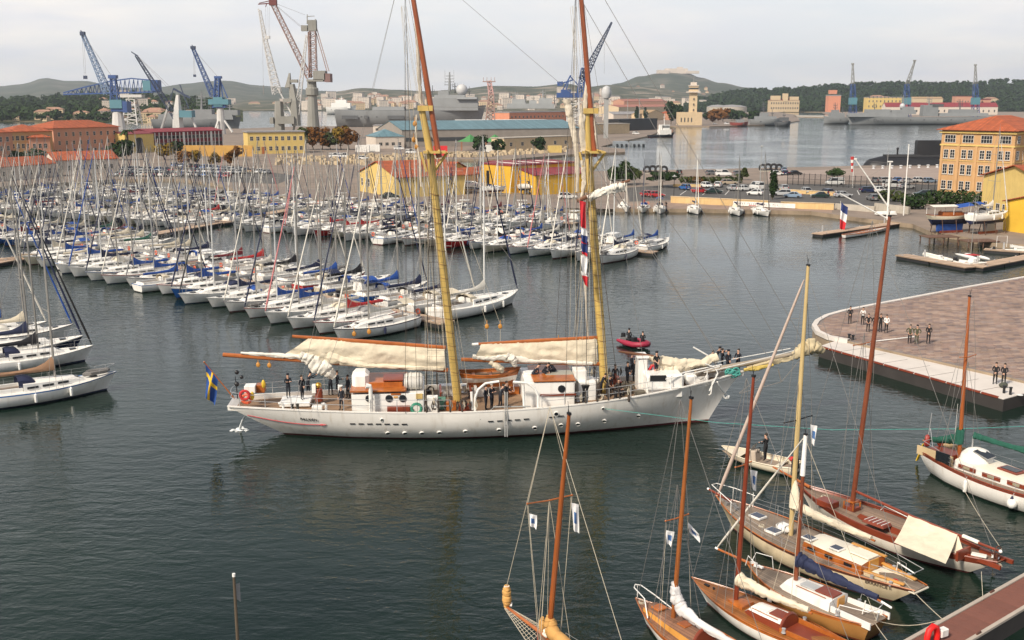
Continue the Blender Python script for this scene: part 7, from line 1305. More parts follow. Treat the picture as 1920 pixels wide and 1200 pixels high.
def stanchions(t,h,x0,x1,n,hgt=.55,m=steel):
 b=M();xs=[x0+(x1-x0)*i/n for i in range(n+1)];h.posts(.014,hgt,xs,.07,b)
 for s in(-1,1):
  for q_ in(1,.55):b.path([(x,s*(h.hb(x)-.07),h.zd(x)+hgt*q_)for x in xs],.007,4)
 part('guard_rail',b,m,t,0)
def tubearch(t,nm,pts,r=.022,m=gel):b=M();b.path(pts,r,6);return part(nm,b,m,t)
def boom_sail(t,p0,p1,r0,r1,m,seed,sparm=spar,sag=.1):part('boom',M().path([p0,p1],[.06,.05],7),sparm,t);d=Vector(p1)-Vector(p0);part('furled_sail',bundle([Vector(p0)+d*f+Vector((0,0,r0*.5-sag*sin(pi*f)))for f in(.0,.1,.35,.65,.96)],[r0*1.5,r0*1.2,r0,(r0+r1)/2,r1],seed,amp=.28),m,t,60)
def mast(t,x,z0,x1,z1,r,m,topm=None,ztm=None):
 b=M();b.path([(x,0,z0),(x+(x1-x)*.5,0,z0+(z1-z0)*.5),(x1,0,z1)],[r,r*.95,r*.6],10);o=part('mast',b,m,t);b=M();b.box((x1,0,z1+.03),(.16,.12,.1));b.tube((x1,0,z1),(x1+.1,0,z1+.5),.012,.008,4);b.tube((x1,.05,z1),(x1-.05,.05,z1+.35),.012,.012,4);part('masthead',b,black,o);return o
def fender_(t,h,x,s,r=.2,round_=False,m=gel):
 y=s*(h.hb(x)+r*.6);z=h.zd(x)-.55;b=M()
 if round_:b.ball((x,y,z),r*1.5,10,7,(1,1,1.1))
 else:b.lathe([(.02,-.4),(r*.7,-.32),(r*.8,0),(r*.7,.3),(.03,.38)],8,(x,y,z))
 b.tube((x,y,z+.3),(x,s*h.hb(x),h.zd(x)+.05),.012,.012,3);part('fender',b,m,t)
def winch(t,p):b=M();b.lathe([(.11,0),(.07,.1),(.09,.2),(.03,.22)],9,p);part('winch',b,steel,t)
def coil(t,p,m=rope,r=.16):b=M();[b.torus((p[0],p[1],p[2]+.03*k),r-.02*k,.022,12,4)for k in range(3)];part('rope_coil',b,m,t)
trimdark=mat('dark_trim',(.10,.035,.02),.5,.2,2);creamhull=mat('cream_hull',(.66,.54,.36),.35,.08,.7,kind='streak');creamroof=mat('cream_roof',(.74,.68,.56),.5,.06,1)
t,f,h=craft('classic_yacht','long cream hulled wooden yacht with buff mast and pale cabin roof','yacht',(1342,930),(1727,1104),1.45,1.05,3.3,zm=.95,depth=.8,ohs=2.2,ohb=1.9,tw=.30,fm=.5,pf=2.3)
part('hull',h.mesh(.1,.09,22),[creamhull,trimdark,antifoul],t);part('deck',h.deck(.02,.05,n=22),greyteak,t);part('toe_rail',h.rail(.035,.04,inset=.03,n=26),varnish,t);q=lambda u,v,z=1.25:f.at(u,v,z);pl=lambda u,v,y=0:f.plane(u,v,y);zf=lambda x:h.zd(x)-.02
a_,c_=(q(1512,995,1.75).x,q(1629,1046,1.7).x);part('cabin',roofhouse(c_,a_,1.85,1.55,zf,.5,.46,slope1=.25,camber=.08,tumble=.97),[varnish,creamroof],t);[part('cabin_window',M().box((c_+(a_-c_)*k,s*.93,zf(0)+.28),(.42,.06,.13)),darkglass,t,0)for k in(.2,.5,.78)for s in(-1,1)]
for u,v,w_ in((1518,998,.62),(1570,1017,.6)):p=q(u,v,1.85);b=M();b.box((p.x,p.y,zf(p.x)+.62),(w_,.52,.08));o=part('hatch',b,gel,t,0,.015);b=M();b.box((p.x,p.y,zf(p.x)+.668),(w_-.12,.42,.02));part('glass',b,mat('smoked_glass',(.05,.06,.09),.2),o,0)
for u,v in((1421,967),(1451,991)):p=q(u,v);b=M();b.box((p.x,p.y,zf(p.x)+.1),(.75,.62,.12));o=part('hatch',b,gel,t,0,.015);b=M();b.box((p.x,p.y,zf(p.x)+.168),(.62,.5,.02));part('glass',b,MT['smoked_glass'],o,0)
p=q(1474,982,1.45);b=M();b.box((p.x,p.y+.1,zf(p.x)+.28),(.85,.6,.36),.0);part('liferaft_canister',b,gel,t,30,.12);b=M();[b.box((p.x+k,p.y+.1,zf(p.x)+.29),(.05,.62,.38))for k in(-.25,.25)];part('strap',b,grey,t,30,.01)
mb_=q(1497,990);mt_=pl(1521,499);mo=mast(t,mb_.x,zf(mb_.x),mb_.x-.1,mt_.z,.125,mat('pale_mast',(.50,.37,.17),.45,.12,.9));rigging(t,h,mb_.x,1.2,mt_.z-.2,aft_x=-5.6,spreadz=pl(1500,789).z,spreadw=1.05,m=wire,sm=black)
b=M();f0=Vector((h.L/2-.15,0,h.zd(9)+.1));f1=pl(1514,526);f1=Vector((mb_.x+.1,0,f1.z));b.path([f0,f0.lerp(f1,.08),f0.lerp(f1,.5),f0.lerp(f1,.95),f1],[.05,.1,.095,.06,.03],8);part('furled_jib',b,mat('pinkish_canvas',(.55,.43,.36),.8,.12,3),t,60)
boom_sail(t,(mb_.x-.15,0,2.6),(mb_.x-4.9,0,2.45),.21,.13,cream,51);b=M();b.path([(mb_.x-.2,0,2.6),(mb_.x-.12,0,3.2),(mb_.x-.08,0,4.0)],[.34,.26,.08],8);part('furled_sail',b,cream,t,60)
x_=h.L/2;tubearch(t,'pulpit',[(x_-2.0,-h.hb(x_-2.0)+.06,h.zd(9)+.45),(x_-.8,-.55,2.05),(x_+.15,-.18,2.1),(x_+.15,.18,2.1),(x_-.8,.55,2.05),(x_-2.0,h.hb(x_-2.0)-.06,h.zd(9)+.45)]);b=M();[b.tube((xx,s*yy,h.zd(xx)),(xx,s*yy,2.05),.018,.018,5)for xx,yy in((x_-.8,.5),(x_-1.9,h.hb(x_-1.9)-.06))for s in(-1,1)];part('pulpit_leg',b,gel,t)
part('bowsprit',M().path([(x_-1.2,0,1.5),(x_+.55,0,1.68)],[.1,.06],8),mahog,t);part('bowsprit_tip',M().tube((x_+.5,0,1.675),(x_+.62,0,1.69),.065,.065,8),gel,t)
stanchions(t,h,-5.0,4.4,7);x_=-h.L/2;tubearch(t,'pushpit',[(x_+2.0,-h.hb(x_+2)+.05,1.75),(x_+.3,-.55,1.75),(x_+.3,.55,1.75),(x_+2.0,h.hb(x_+2)-.05,1.75)],.02,steel)
xa=c_-.05;b=M();b.box((xa-1.3,0,zf(xa)+.02),(2.5,1.1,.06));part('cockpit_sole',b,creamroof,t,0)
for s in(-1,1):b=M();b.box((xa-.95,s*.58,zf(xa)+.2),(2.0,.18,.09),s*.13);o=part('bench',b,mat('bright_varnish',(.56,.27,.06),.35,.14,1),t,0,.02);b=M();b.box((xa-.9,s*.62,zf(xa)+.07),(1.8,.1,.16),s*.13);part('coaming',b,creamhull,t,0)
b=M();b.box((c_-.02,.0,zf(c_)+.3),(.08,.7,.55));part('companionway_door',b,MT['bright_varnish'],t,0);b=M();b.box((c_+.55,0,zf(c_)+.66),(1.1,.8,.08));part('sliding_hatch',b,creamroof,t,30,.02);b=M();b.box((c_+.7,-.62,zf(c_)+.64),(1.9,.16,.06));part('handrail',b,MT['bright_varnish'],t,0)
for s in(-1,1):winch(t,(xa-.5,s*.86,zf(xa)+.02));winch(t,(xa-1.4,s*.70,zf(xa)+.02))
b=M();b.path([(xa-1.0,-.3,1.3),(xa-1.1,-.2,1.75),(xa-2.2,.1,1.7)],.03,6);part('tiller',b,gel,t);coil(t,(2.6,.5,zf(2.6)+.04));coil(t,(-5.2,.3,zf(-5.2)+.06),redc);b=M();b.box((-5.0,.35,zf(-5)+.06),(.5,.1,.06),.5);part('red_strap',b,redc,t,0)
fender_(t,h,1.8,-1,.18,True);fender_(t,h,-4.1,-1,.14)
b=M();[b.box((4.6+.22*k,.2-.1*(k%3),zf(4.6+.2*k)+.1),(.16,.3,.16),k)for k in range(6)];part('anchor_chain',b,wire,t,0)
nm=text_mesh('ERRANCE II',.24,mat('brown_letter',(.10,.07,.05),.7),.008);x_=-4.75;zz=.86;yy=h.side(x_,zz);an=atan2(h.side(x_+.3,zz)-h.side(x_-.3,zz),.6);tl=math.atan((h.side(x_,zz+.15)-h.side(x_,zz-.15))/.3);link('hull_name',nm,t,(x_,yy+.03,zz),(pi/2+tl,0,pi+an))
CREAM=(f,h,mb_.x,pl(1500,789).z,1.05)
t,f,h=craft('classic_yacht','long varnished yacht with dark bulwarks and a cream awning over its stern','yacht',(1492,905),(1878,1052),1.3,1.15,3.0,zm=.95,depth=.8,ohs=2.6,ohb=1.8,tw=.25,fm=.47,pf=2.2)
part('hull',h.mesh(.12,.3,22),[mat('ivory_hull',(.66,.60,.52),.35,.08,.7,kind='streak'),mahog,antifoul],t);part('deck',h.deck(.12,.08,n=22),mat('brown_deck',(.25,.17,.12),.8,.15,1,kind='planks'),t);part('toe_rail',h.rail(.045,.03,inset=.03,n=26),mahog,t);pl=lambda u,v,y=0:f.plane(u,v,y);q=lambda u,v,z=1.15:f.at(u,v,z);zf=lambda x:h.zd(x)-.1
mb_=q(1619,941);mt_=pl(1668,406);mast(t,mb_.x,zf(mb_.x),mt_.x,mt_.z,.135,mat('brown_mast',(.22,.065,.028),.35,.2,.8,col2=(.15,.04,.02)));rigging(t,h,mb_.x,1.2,mt_.z-.3,fore_x=h.L/2-.1,aft_x=-5.9,spreadz=mt_.z*.6,spreadw=.9,m=wire)
a_,c_=q(1572,968,1.3).x,q(1668,1010,1.3).x;part('cabin',roofhouse(c_-.4,a_,1.7,1.3,zf,.34,.3,slope1=.3,camber=.06),[mahog,MT['brown_deck']],t)
for u,v,d_ in((1551,943,(1.0,.75,.34)),(1597,948,(.75,.6,.22))):p=q(u,v);b=M();b.box((p.x,p.y,zf(p.x)+d_[2]/2),d_);part('hatch',b,mahog,t,0,.02)
p=q(1645,972,1.5);b=M();b.box((p.x,p.y,zf(p.x)+.42),(1.3,.8,.16),0,(.9,.85));part('skylight',b,mahog,t,0,.02);b=M();[b.box((p.x+k,p.y,zf(p.x)+.5),(.03,.7,.03))for k in(-.5,-.25,0,.25,.5)];part('skylight_bar',b,gel,t,0)
b=M();b.path([(p.x+.95,-.55,zf(0)+.4),(p.x+.7,-.5,zf(0)+.72),(p.x-.6,-.62,zf(0)+.5)],.025,6);part('handrail',b,gel,t)
r0,r1,e0,e1=pl(1704,964),pl(1796,1001),f.at(1676,1017,1.22),f.at(1773,1057,1.2);rows=[]
for i in range(9):
 g=i/8;top=r0.lerp(r1,g);lo=e0.lerp(e1,g);far_=Vector((lo.x,.75,lo.z-.15));rows.append([lo.lerp(top,w_)+Vector((0,0,-.10*sin(pi*w_)+.03*noise.noise(Vector((g*5,w_*4,1)))))for w_ in(0,.2,.4,.6,.8,1)]+[top.lerp(far_,w_)+Vector((0,0,-.1*sin(pi*w_)))for w_ in(.25,.5,.75,1)])
b=M();b.grid(rows);part('awning',b,cream,t,60)
bm1=pl(1876,1034);b=M();b.path([(mb_.x-.2,0,2.05),r0-Vector((0,0,.06)),r1-Vector((0,0,.06)),bm1],[.07,.08,.08,.06],8);part('boom',b,mahog,t);d_=(bm1-r1);part('boom_cover',M().path([r1+d_*.12,r1+d_*.5],[.1,.1],8),canvas,t);b=M();b.ball(bm1,.09);part('boom_end',b,gel,t)
b=M();p=q(1806,1040);b.box((p.x,p.y,zf(p.x)+.25),(.12,1.1,.5));part('cockpit_bulkhead',b,mahog,t,0);b=M();[b.box((p.x-.9,s*.55,zf(p.x)+.1),(1.7,.12,.2))for s in(-1,1)];part('coaming',b,mahog,t,0);b=M();b.box((p.x-.5,.3,zf(p.x)+.22),(.7,.35,.1),.4);part('white_cushion',b,canvas,t,0,.03);b=M();b.box((p.x-1.0,-.35,zf(p.x)+.16),(.34,.5,.02),.3);part('white_board',b,gel,t,0)
b=M();b.lathe([(.16,0),(.1,.2),(.12,.5),(.03,.55)],8,(p.x-1.2,.05,zf(p.x)));b.torus((p.x-1.25,.05,zf(p.x)+.6),.3,.025,14,4,'x');part('steering_gear',b,trimdark,t);coil(t,(p.x-1.5,.3,zf(p.x)+.05));winch(t,(c_-.8,-.95,zf(c_)+.1));winch(t,(c_-.8,.95,zf(c_)+.1));coil(t,(4.2,0,zf(4.2)+.04))
part('bowsprit',M().path([(h.L/2-1,0,1.35),(h.L/2+1.7,0,1.75)],[.09,.05],8),spar,t);b=M();b.box((mb_.x,0,zf(mb_.x)+.5),(.5,.5,.06));[b.lathe([(.04,0),(.05,.35),(.02,.4)],6,(mb_.x+x,y,zf(mb_.x)+.1))for x in(-.3,.3)for y in(-.3,.3)];part('pin_rack',b,varnish,t)
b=M();sx=-h.L/2+.7;b.tube((sx,-.35,1.15),(sx-.1,-.5,-.1),.025,.025,5);b.torus((sx-.1,-.5,.1),.09,.03,8,4);part('mooring_rope',b,rope,t)
d_=(P(1920,925,1.3)-P(1733,858,1.3));d_.z=0;d_.normalize();sp=P(1733,858,1.3)+Vector((-d_.y,d_.x,0))*-0+Vector((.877,.480,0))*1.62-d_*.9;L=12.6
f=Frame((sp.x+d_.x*L/2,sp.y+d_.y*L/2),atan2(d_.y,d_.x));t=thing('ketch','white wooden ketch with dark green sail covers and a white dome at the right edge','yacht',(f.o.x,f.o.y,0),f.a);h=Hull(L,3.7,1.32,1.1,1.6,.8,1.0,1.6,.55,.45,2.3);pl=lambda u,v,y=0:f.plane(u,v,y);q=lambda u,v,z=1.3:f.at(u,v,z);zf=lambda x:h.zd(x)-.02
part('hull',h.mesh(.12,.1,20),[shipw,mahog,boot_black],t);part('deck',h.deck(.03,.06,n=20),greyteak,t);part('toe_rail',h.rail(.05,.06,inset=.04,n=26),mahog,t)
mz=pl(1800,842);mt_=pl(1818,556);mast(t,mz.x,zf(mz.x),mt_.x,mt_.z,.12,mat('orange_mast',(.33,.092,.024),.35,.15,.8));rigging(t,h,mz.x,1.4,mt_.z-.2,aft_x=-h.L/2+.2,spreadz=mt_.z*.68,spreadw=.7,m=wire)
pe=pl(1731,826);boom_sail(t,(mz.x-.1,0,2.5),(pe.x,0,pe.z),.26,.12,green,61);b=M();b.path([(mz.x-.16,0,2.3),(mz.x-.1,0,3.2),(mz.x-.02,0,pl(1803,806).z)],[.3,.26,.12],9);part('sail_cover',b,green,t,60)
pm=pl(1826,833,.0);boom_sail(t,(pm.x,0,3.0),(pm.x+6.2,0,3.3),.16,.3,green,62);b=M();b.tube((pm.x-.1,0,3.0),(pm.x-.1,0,zf(0)),.04,.04,6);part('boom_crutch',b,steel,t)
mainx=pm.x+6.3;mast(t,mainx,zf(mainx),mainx-.2,15,.14,MT['orange_mast'])
dp=q(1808,862,1.7);b=M();b.lathe([(.95,0),(.98,.3),(.88,.62),(.62,.88),(.3,1.0),(.02,1.03)],14,(dp.x+.25,0,zf(dp.x)+.25));part('dome',b,shipw,t);b=M();b.box((dp.x+.85,-.15,zf(dp.x)+1.12),(.95,.8,.05),.1,(1,1),.25);o=part('solar_panel',b,darkglass,t,0);b=M();b.box((dp.x+.85,-.15,zf(dp.x)+1.09),(1.02,.87,.04),.1,(1,1),.25);part('panel_frame',b,steel,o,0)
xa=dp.x-.8;part('cabin',roofhouse(dp.x-.4,dp.x+6.2,2.3,1.7,zf,.52,.45,slope1=.5,camber=.1),[shipw,creamroof],t)
for x in(.5,2.1,3.7,5.0):b=M();b.box((dp.x+x,-1.17+.035*x,zf(dp.x+x)+.28),(1.15,.05,.24),.045);part('window_panel',b,mahog,t,0);b=M();b.box((dp.x+x,-1.20+.035*x,zf(dp.x+x)+.29),(.42,.05,.17),.045);part('cabin_window',b,mat('pale_glass',(.30,.26,.18),.2),t,0)
b=M();b.box((dp.x+2.6,0,zf(dp.x+2.6)+.66),(1.3,.9,.1));part('hatch',b,mahog,t,0,.02);b=M();b.box((dp.x+2.6,0,zf(dp.x+2.6)+.72),(1.0,.6,.03));part('glass',b,darkglass,t,0)
b=M();[b.box((xa-1.1,s*1.05,zf(xa)+.3),(2.6,.08,.55))for s in(-1,1)];part('dodger_cloth',b,mat('beige_cloth',(.56,.42,.24),.85,.1,2),t,0);b=M();b.box((xa-.2,-1.45,zf(xa)+.5),(1.0,.05,.6));part('solar_panel',b,darkglass,t,0);b=M();b.box((xa-1.2,0,zf(xa)+.2),(1.8,1.3,.4));part('cockpit',b,mahog,t,0,.03);b=M();b.ball((xa-1.9,.4,zf(xa)+.6),.2);part('red_buoy',b,orange,t)
sx=-h.L/2;b=M();b.box((sx-.05,-.3,zf(sx)+.6),(.34,.4,.8),0,(.85,.85));part('outboard_motor',b,mat('outboard_red',(.30,.04,.03),.5,.15,3),t,40,.12);b=M();b.tube((sx-.4,.1,.5),(sx-.2,.1,3.6),.03,.025,5);b.tube((sx-.2,.1,2.6),(sx-.9,.3,.9),.02,.02,4);b.tube((sx-.2,.1,2.6),(sx+.4,-.3,1.6),.02,.02,4);b.tube((sx-1.0,.3,1.3),(sx+.3,.1,1.5),.035,.03,5);part('wind_vane_gear',b,steel,t);b=M();b.box((sx-.9,.2,.8),(.06,.2,1.3),0,(1,.6),.3);part('vane_blade',b,MT['buoy_yellow'],t,0)
b=M();b.tube((sx+1.0,.9,1.3),(sx+1.0,.9,4.4),.018,.01,4);part('whip_aerial',b,gel,t);tubearch(t,'pushpit',[(sx+1.7,-1.35,1.95),(sx+.1,-.8,2.0),(sx+.1,.8,2.0),(sx+1.7,1.35,1.95)],.02,steel);stanchions(t,h,-4.6,5,7,.6);fender_(t,h,sx+4.1,-1,.15);fender_(t,h,sx+7.2,-1,.19,True);b=M();b.lathe([(.12,0),(.02,.22)],8,(sx+7.2,-h.hb(sx+7.2)-.14,h.zd(sx+7.2)-.3));part('fender_cap',b,boot_navy,t)
t,f,h=craft('classic_yacht','small tan hulled yacht with white cabin and navy boom cover','yacht',(1400,1056),(1648,1166),1.05,.9,2.45,zm=.8,depth=.6,ohs=.5,ohb=1.1,tw=.55,fm=.45,pf=2.3);pl=lambda u,v,y=0:f.plane(u,v,y);q=lambda u,v,z=1.0:f.at(u,v,z);zf=lambda x:h.zd(x)-.02
part('hull',h.mesh(.1,.09,18),[mat('tan_hull',(.36,.17,.05),.3,.15,.8),varnish,mahog],t);part('deck',h.deck(.02,.05,n=18),greyteak,t);part('toe_rail',h.rail(.03,.03,inset=.03),varnish,t)
a_,c_=q(1447,1089,1.3).x,q(1560,1125,1.3).x;part('cabin',roofhouse(c_,a_,1.5,1.15,zf,.42,.34,slope1=.3,camber=.08),[gel,gel],t);b=M();[b.lathe([(.1,-.03),(.1,.05)],10,(c_+(a_-c_)*k,-(1.5-.35*k)/2-.0,zf(0)+.22),'y')for k in(.12,.4,.68)];part('porthole',b,darkglass,t);b=M();[b.lathe([(.14,-.02),(.14,.03)],10,(c_+(a_-c_)*k,-(1.5-.35*k)/2-.0,zf(0)+.22),'y')for k in(.12,.4,.68)];part('port_ring',b,wire,t)
b=M();b.box((c_+.5,.05,zf(c_)+.55),(.95,.72,.07));part('sliding_hatch',b,mahog,t,0,.02);b=M();b.box((c_+1.4,.1,zf(c_)+.52),(.8,.55,.05));part('hatch',b,mat('pale_grey_glass',(.45,.46,.46),.2),t,0,.01);b=M();[b.path([(c_+.3,s*.58,zf(c_)+.5),(c_+1.9,s*.5,zf(c_)+.48)],.02,5)for s in(-1,1)];part('handrail',b,varnish,t)
b=M();b.box((c_-.03,-.15,zf(c_)+.22),(.05,.5,.44));part('companionway_door',b,MT['bright_varnish'],t,0);b=M();[b.box((c_-1.05,s*.7,zf(c_)+.14),(2.0,.07,.3),-s*.05)for s in(-1,1)];part('coaming',b,gel,t,0);b=M();b.box((c_-1.0,0,zf(c_)+.03),(1.9,1.3,.05));part('cockpit_sole',b,greyteak,t,0)
mb_=q(1487,1080,1.5);zt=pl(1498,812).z;zj=pl(1494,888).z;m_=mast(t,mb_.x,zf(mb_.x),mb_.x-.05,zt,.105,MT['brown_mast']);part('mast_top',M().path([(mb_.x-.02,0,zj),(mb_.x-.05,0,zt)],[.118,.085],10),gel,m_);rigging(t,h,mb_.x,1.2,zt-.1,aft_x=-h.L/2+.1,m=rope)
pb=pl(1672,1140);boom_sail(t,(mb_.x-.1,0,2.15),(pb.x+.5,0,pb.z+.1),.26,.13,navy,71);b=M();b.path([(mb_.x-.14,0,2.0),(mb_.x-.1,0,2.45)],[.24,.2],9);part('sail_cover',b,navy,t,60);b=M();b.path([(pb.x+.5,0,pb.z+.1),(pb.x,0,pb.z)],.05,7);part('boom_end',b,gel,t)
bt_=pl(1345,1029);part('bowsprit',M().path([(h.L/2-.7,0,1.1),(bt_.x,0,bt_.z)],[.075,.05],8),spar,t);b=M();b.tube((bt_.x-.05,0,bt_.z),(bt_.x+.12,0,bt_.z+.02),.055,.055,7);part('bowsprit_tip',b,gel,t);b=M();jt=Vector((mb_.x,0,zt-.1));b0=bt_+Vector((0,0,.08));b.path([b0,b0.lerp(jt,.1),b0.lerp(jt,.6),jt],[.03,.06,.05,.02],7);part('furled_jib',b,canvas,t,60)
x_=h.L/2;[tubearch(t,'pulpit',[(x_-1.1,s*(h.hb(x_-1.1)-.05),.95),(x_-1.0,s*(h.hb(x_-1.1)-.05),1.55),(x_-.3,s*.3,1.62),(x_-.1,s*.22,1.05)],.022)for s in(-1,1)];b=M();[b.box((x_-.8+.12*k,.06*(k%3-1),1.12+.02*k),(.2,.14,.08),k)for k in range(5)];part('anchor',b,gel,t,0)
x_=-h.L/2;tubearch(t,'pushpit',[(x_+1.5,-.85,.95),(x_+1.4,-.85,1.4),(x_+.2,-.55,1.45),(x_+.1,.0,1.45),(x_+.2,.55,1.45),(x_+1.4,.85,1.4),(x_+1.5,.85,.95)]);b=M();b.tube((x_+.8,0,.95),(x_+.7,0,1.6),.03,.03,6);b.tube((x_+.7,0,1.2),(x_+.1,-.2,1.2),.03,.02,6);part('tiller',b,gel,t);b=M();b.tube((x_+.05,.1,1.0),(x_-.25,.5,1.6),.04,.04,6);b.ball((x_-.25,.5,1.62),.07);part('stern_light',b,gel,t)
for s in(-1,1):winch(t,(c_-.5,s*.85,zf(c_)+.1))
fender_(t,h,1.3,1,.13)
t,f,h=craft('classic_yacht','varnished wooden sailing boat with white cabin roof and cream boom sail','yacht',(1297,1083),(1556,1206),.95,.75,2.35,L=8.6,zm=.66,depth=.6,ohs=1.0,ohb=1.5,tw=.4,fm=.46,pf=2.2);pl=lambda u,v,y=0:f.plane(u,v,y);q=lambda u,v,z=.9:f.at(u,v,z);zf=lambda x:h.zd(x)-.02
honey=mat('honey_deck',(.31,.12,.032),.35,.2,1,kind='planks');part('hull',h.mesh(.1,.1,18),[shipw,varnish,antifoul],t);part('deck',h.deck(.01,.04,n=18),honey,t);part('toe_rail',h.rail(.028,.03,inset=.02),varnish,t)
a_,c_=q(1389,1132,1.15).x,q(1458,1166,1.15).x;part('cabin',roofhouse(c_,a_,1.35,1.05,zf,.34,.28,slope1=.3,camber=.08),[mahog,gel],t);b=M();b.box((c_+.4,.05,zf(c_)+.46),(.75,.62,.06));part('sliding_hatch',b,mahog,t,0,.02);b=M();b.box((c_+1.2,.1,zf(c_)+.42),(.6,.5,.05));part('hatch',b,gel,t,0,.01);b=M();[b.path([(c_+.2,s*.5,zf(c_)+.42),(c_+1.6,s*.42,zf(c_)+.40)],.018,5)for s in(-1,1)];part('handrail',b,varnish,t)
part('cabin',roofhouse(a_+.1,a_+1.1,.9,.5,zf,.16,.1,slope1=.1,camber=.03),[varnish,varnish],t);b=M();b.torus((c_-.02,0,zf(c_)+.0),.62,.07,14,6,'x',0,pi);b.lathe([(.6,-.03),(.6,.03)],14,(c_-.06,0,zf(c_)),'x');part('cabin_bulkhead',b,mahog,t);b=M();[b.box((c_-1.3,s*.62,zf(c_)+.1),(2.5,.07,.24),s*.04)for s in(-1,1)];part('coaming',b,varnish,t,0);b=M();b.box((c_-1.3,0,zf(c_)+.03),(2.4,1.1,.05));part('cockpit_sole',b,mahog,t,0)
mb_=q(1388,1114,1.0);mt_=pl(1413,706);mast(t,mb_.x,zf(mb_.x),mt_.x,mt_.z,.105,mahog);rigging(t,h,mb_.x,1.1,mt_.z-.15,fore_x=h.L/2-.05,aft_x=-h.L/2+.1,spreadz=pl(1402,876).z,spreadw=.55,m=wire);VARN=(f,h,mb_.x,pl(1402,876).z,.55);pb=pl(1522,1157);boom_sail(t,(mb_.x-.1,0,1.75),(pb.x,0,pb.z+.15),.24,.14,cream,81);b=M();b.box((h.L/2-.9,0,zf(3.5)+.05),(.25,.12,.1));b.lathe([(.05,0),(.04,.12),(.06,.14)],7,(h.L/2-1.3,0,zf(3)));part('cleat',b,black,t,0);[winch(t,(c_-.3,s*.75,zf(c_)+.12))for s in(-1,1)];b=M();b.path([(c_-2.2,0,zf(c_)+.3),(c_-3.4,.0,zf(c_)+.22)],.03,6);part('tiller',b,gel,t)
t,f,h=craft('classic_yacht','small white yacht with brown laid deck and grey sail round its mast','yacht',(1192,1122),(1420,1262),1.0,.8,2.5,L=8.2,zm=.75,depth=.6,ohs=.9,ohb=1.2,tw=.4,fm=.46,pf=2.2);pl=lambda u,v,y=0:f.plane(u,v,y);q=lambda u,v,z=.95:f.at(u,v,z);zf=lambda x:h.zd(x)-.02
brownpl=mat('brown_planking',(.24,.12,.07),.6,.2,1,kind='planks');part('hull',h.mesh(.1,.1,18),[shipw,varnish,antifoul],t);part('deck',h.deck(.01,.04,n=18),brownpl,t);part('toe_rail',h.rail(.03,.03,inset=.02),varnish,t)
xa=q(1215,1132,1.1).x;part('cabin',roofhouse(xa-3.4,xa,1.55,.8,zf,.32,.2,slope1=.12,camber=.07),[MT['bright_varnish'],brownpl],t);[part('cabin_window',M().box((xa-k,-(.42+.12*k),zf(0)+.2),(.42,.06,.1),.12),black,t,0)for k in(1.1,2.1)];[part('hatch',M().box((xa-k,0,zf(xa-k)+.36),(.5,.55,.08)),varnish,t,0,.02)for k in(.7,2.3)];b=M();b.torus((xa-3.4,0,zf(0)+.05),.62,.07,14,6,'x',0,pi);b.lathe([(.62,-.03),(.62,.03)],14,(xa-3.44,0,zf(0)+.05),'x');part('cabin_bulkhead',b,mahog,t)
mb_=q(1272,1146,1.3);mt_=pl(1296,747);mast(t,mb_.x,zf(mb_.x),mt_.x,mt_.z,.10,mat('dark_spar_varnish',(.30,.095,.024),.4,.15,.8));rigging(t,h,mb_.x,1.1,mt_.z-.2,aft_x=-h.L/2+.1,fore_x=h.L/2-.1,spreadz=pl(1281,978).z,spreadw=.65,m=wire);GREYS=(f,h,mb_.x,pl(1281,978).z,.65);sailg=mat('greyish_sailcloth',(.60,.58,.57),.85,.1,2,bump=.4)
g0,g1=pl(1272,1095),pl(1412,1190);part('furled_sail',bundle([Vector((mb_.x-.02,0,g0.z)),Vector((mb_.x-.12,0,g0.z-.6)),Vector((mb_.x-.5,0,g0.z-1.05)),Vector((mb_.x-1.6,0,g0.z-1.25)),Vector((g1.x,0,g0.z-1.3))],[.14,.3,.32,.2,.14],91,amp=.3),sailg,t,60);part('boom',M().path([(mb_.x,0,1.75),(g1.x-.3,0,g0.z-1.4)],.05,7),spar,t)
x_=h.L/2;tubearch(t,'pulpit',[(x_-1.6,-h.hb(x_-1.6)+.05,.95),(x_-.9,-.3,1.45),(x_-.1,-.2,1.62),(x_+.06,0,1.65),(x_-.1,.2,1.62),(x_-.9,.3,1.45),(x_-1.6,h.hb(x_-1.6)-.05,.95)],.025);b=M();b.tube((x_,-.1,1.0),(x_+.02,-.1,1.6),.02,.02,5);part('pulpit_leg',b,gel,t);coil(t,(x_-.4,0,zf(3.8)+.02));fender_(t,h,1.0,-1,.12)
t,f,h=craft('classic_yacht','wooden cutter with netted bowsprit and tan sail bags at the bottom edge','yacht',(1008,1182),(1150,1330),1.3,1.0,2.6,L=8.6,zm=.9,depth=.6,ohs=.8,ohb=1.0,tw=.5,fm=.46,pf=2.2);pl=lambda u,v,y=0:f.plane(u,v,y);q=lambda u,v,z=1.2:f.at(u,v,z);zf=lambda x:h.zd(x)-.02
part('hull',h.mesh(.1,.12,18),[shipw,mahog,antifoul],t);part('deck',h.deck(.02,.04,n=18),mat('green_brown_deck',(.20,.13,.09),.7,.2,1,kind='planks'),t);part('toe_rail',h.rail(.035,.05,inset=.03),mahog,t);part('cabin',roofhouse(-2.4,.7,1.6,1.1,zf,.4,.32),[varnish,gel],t)
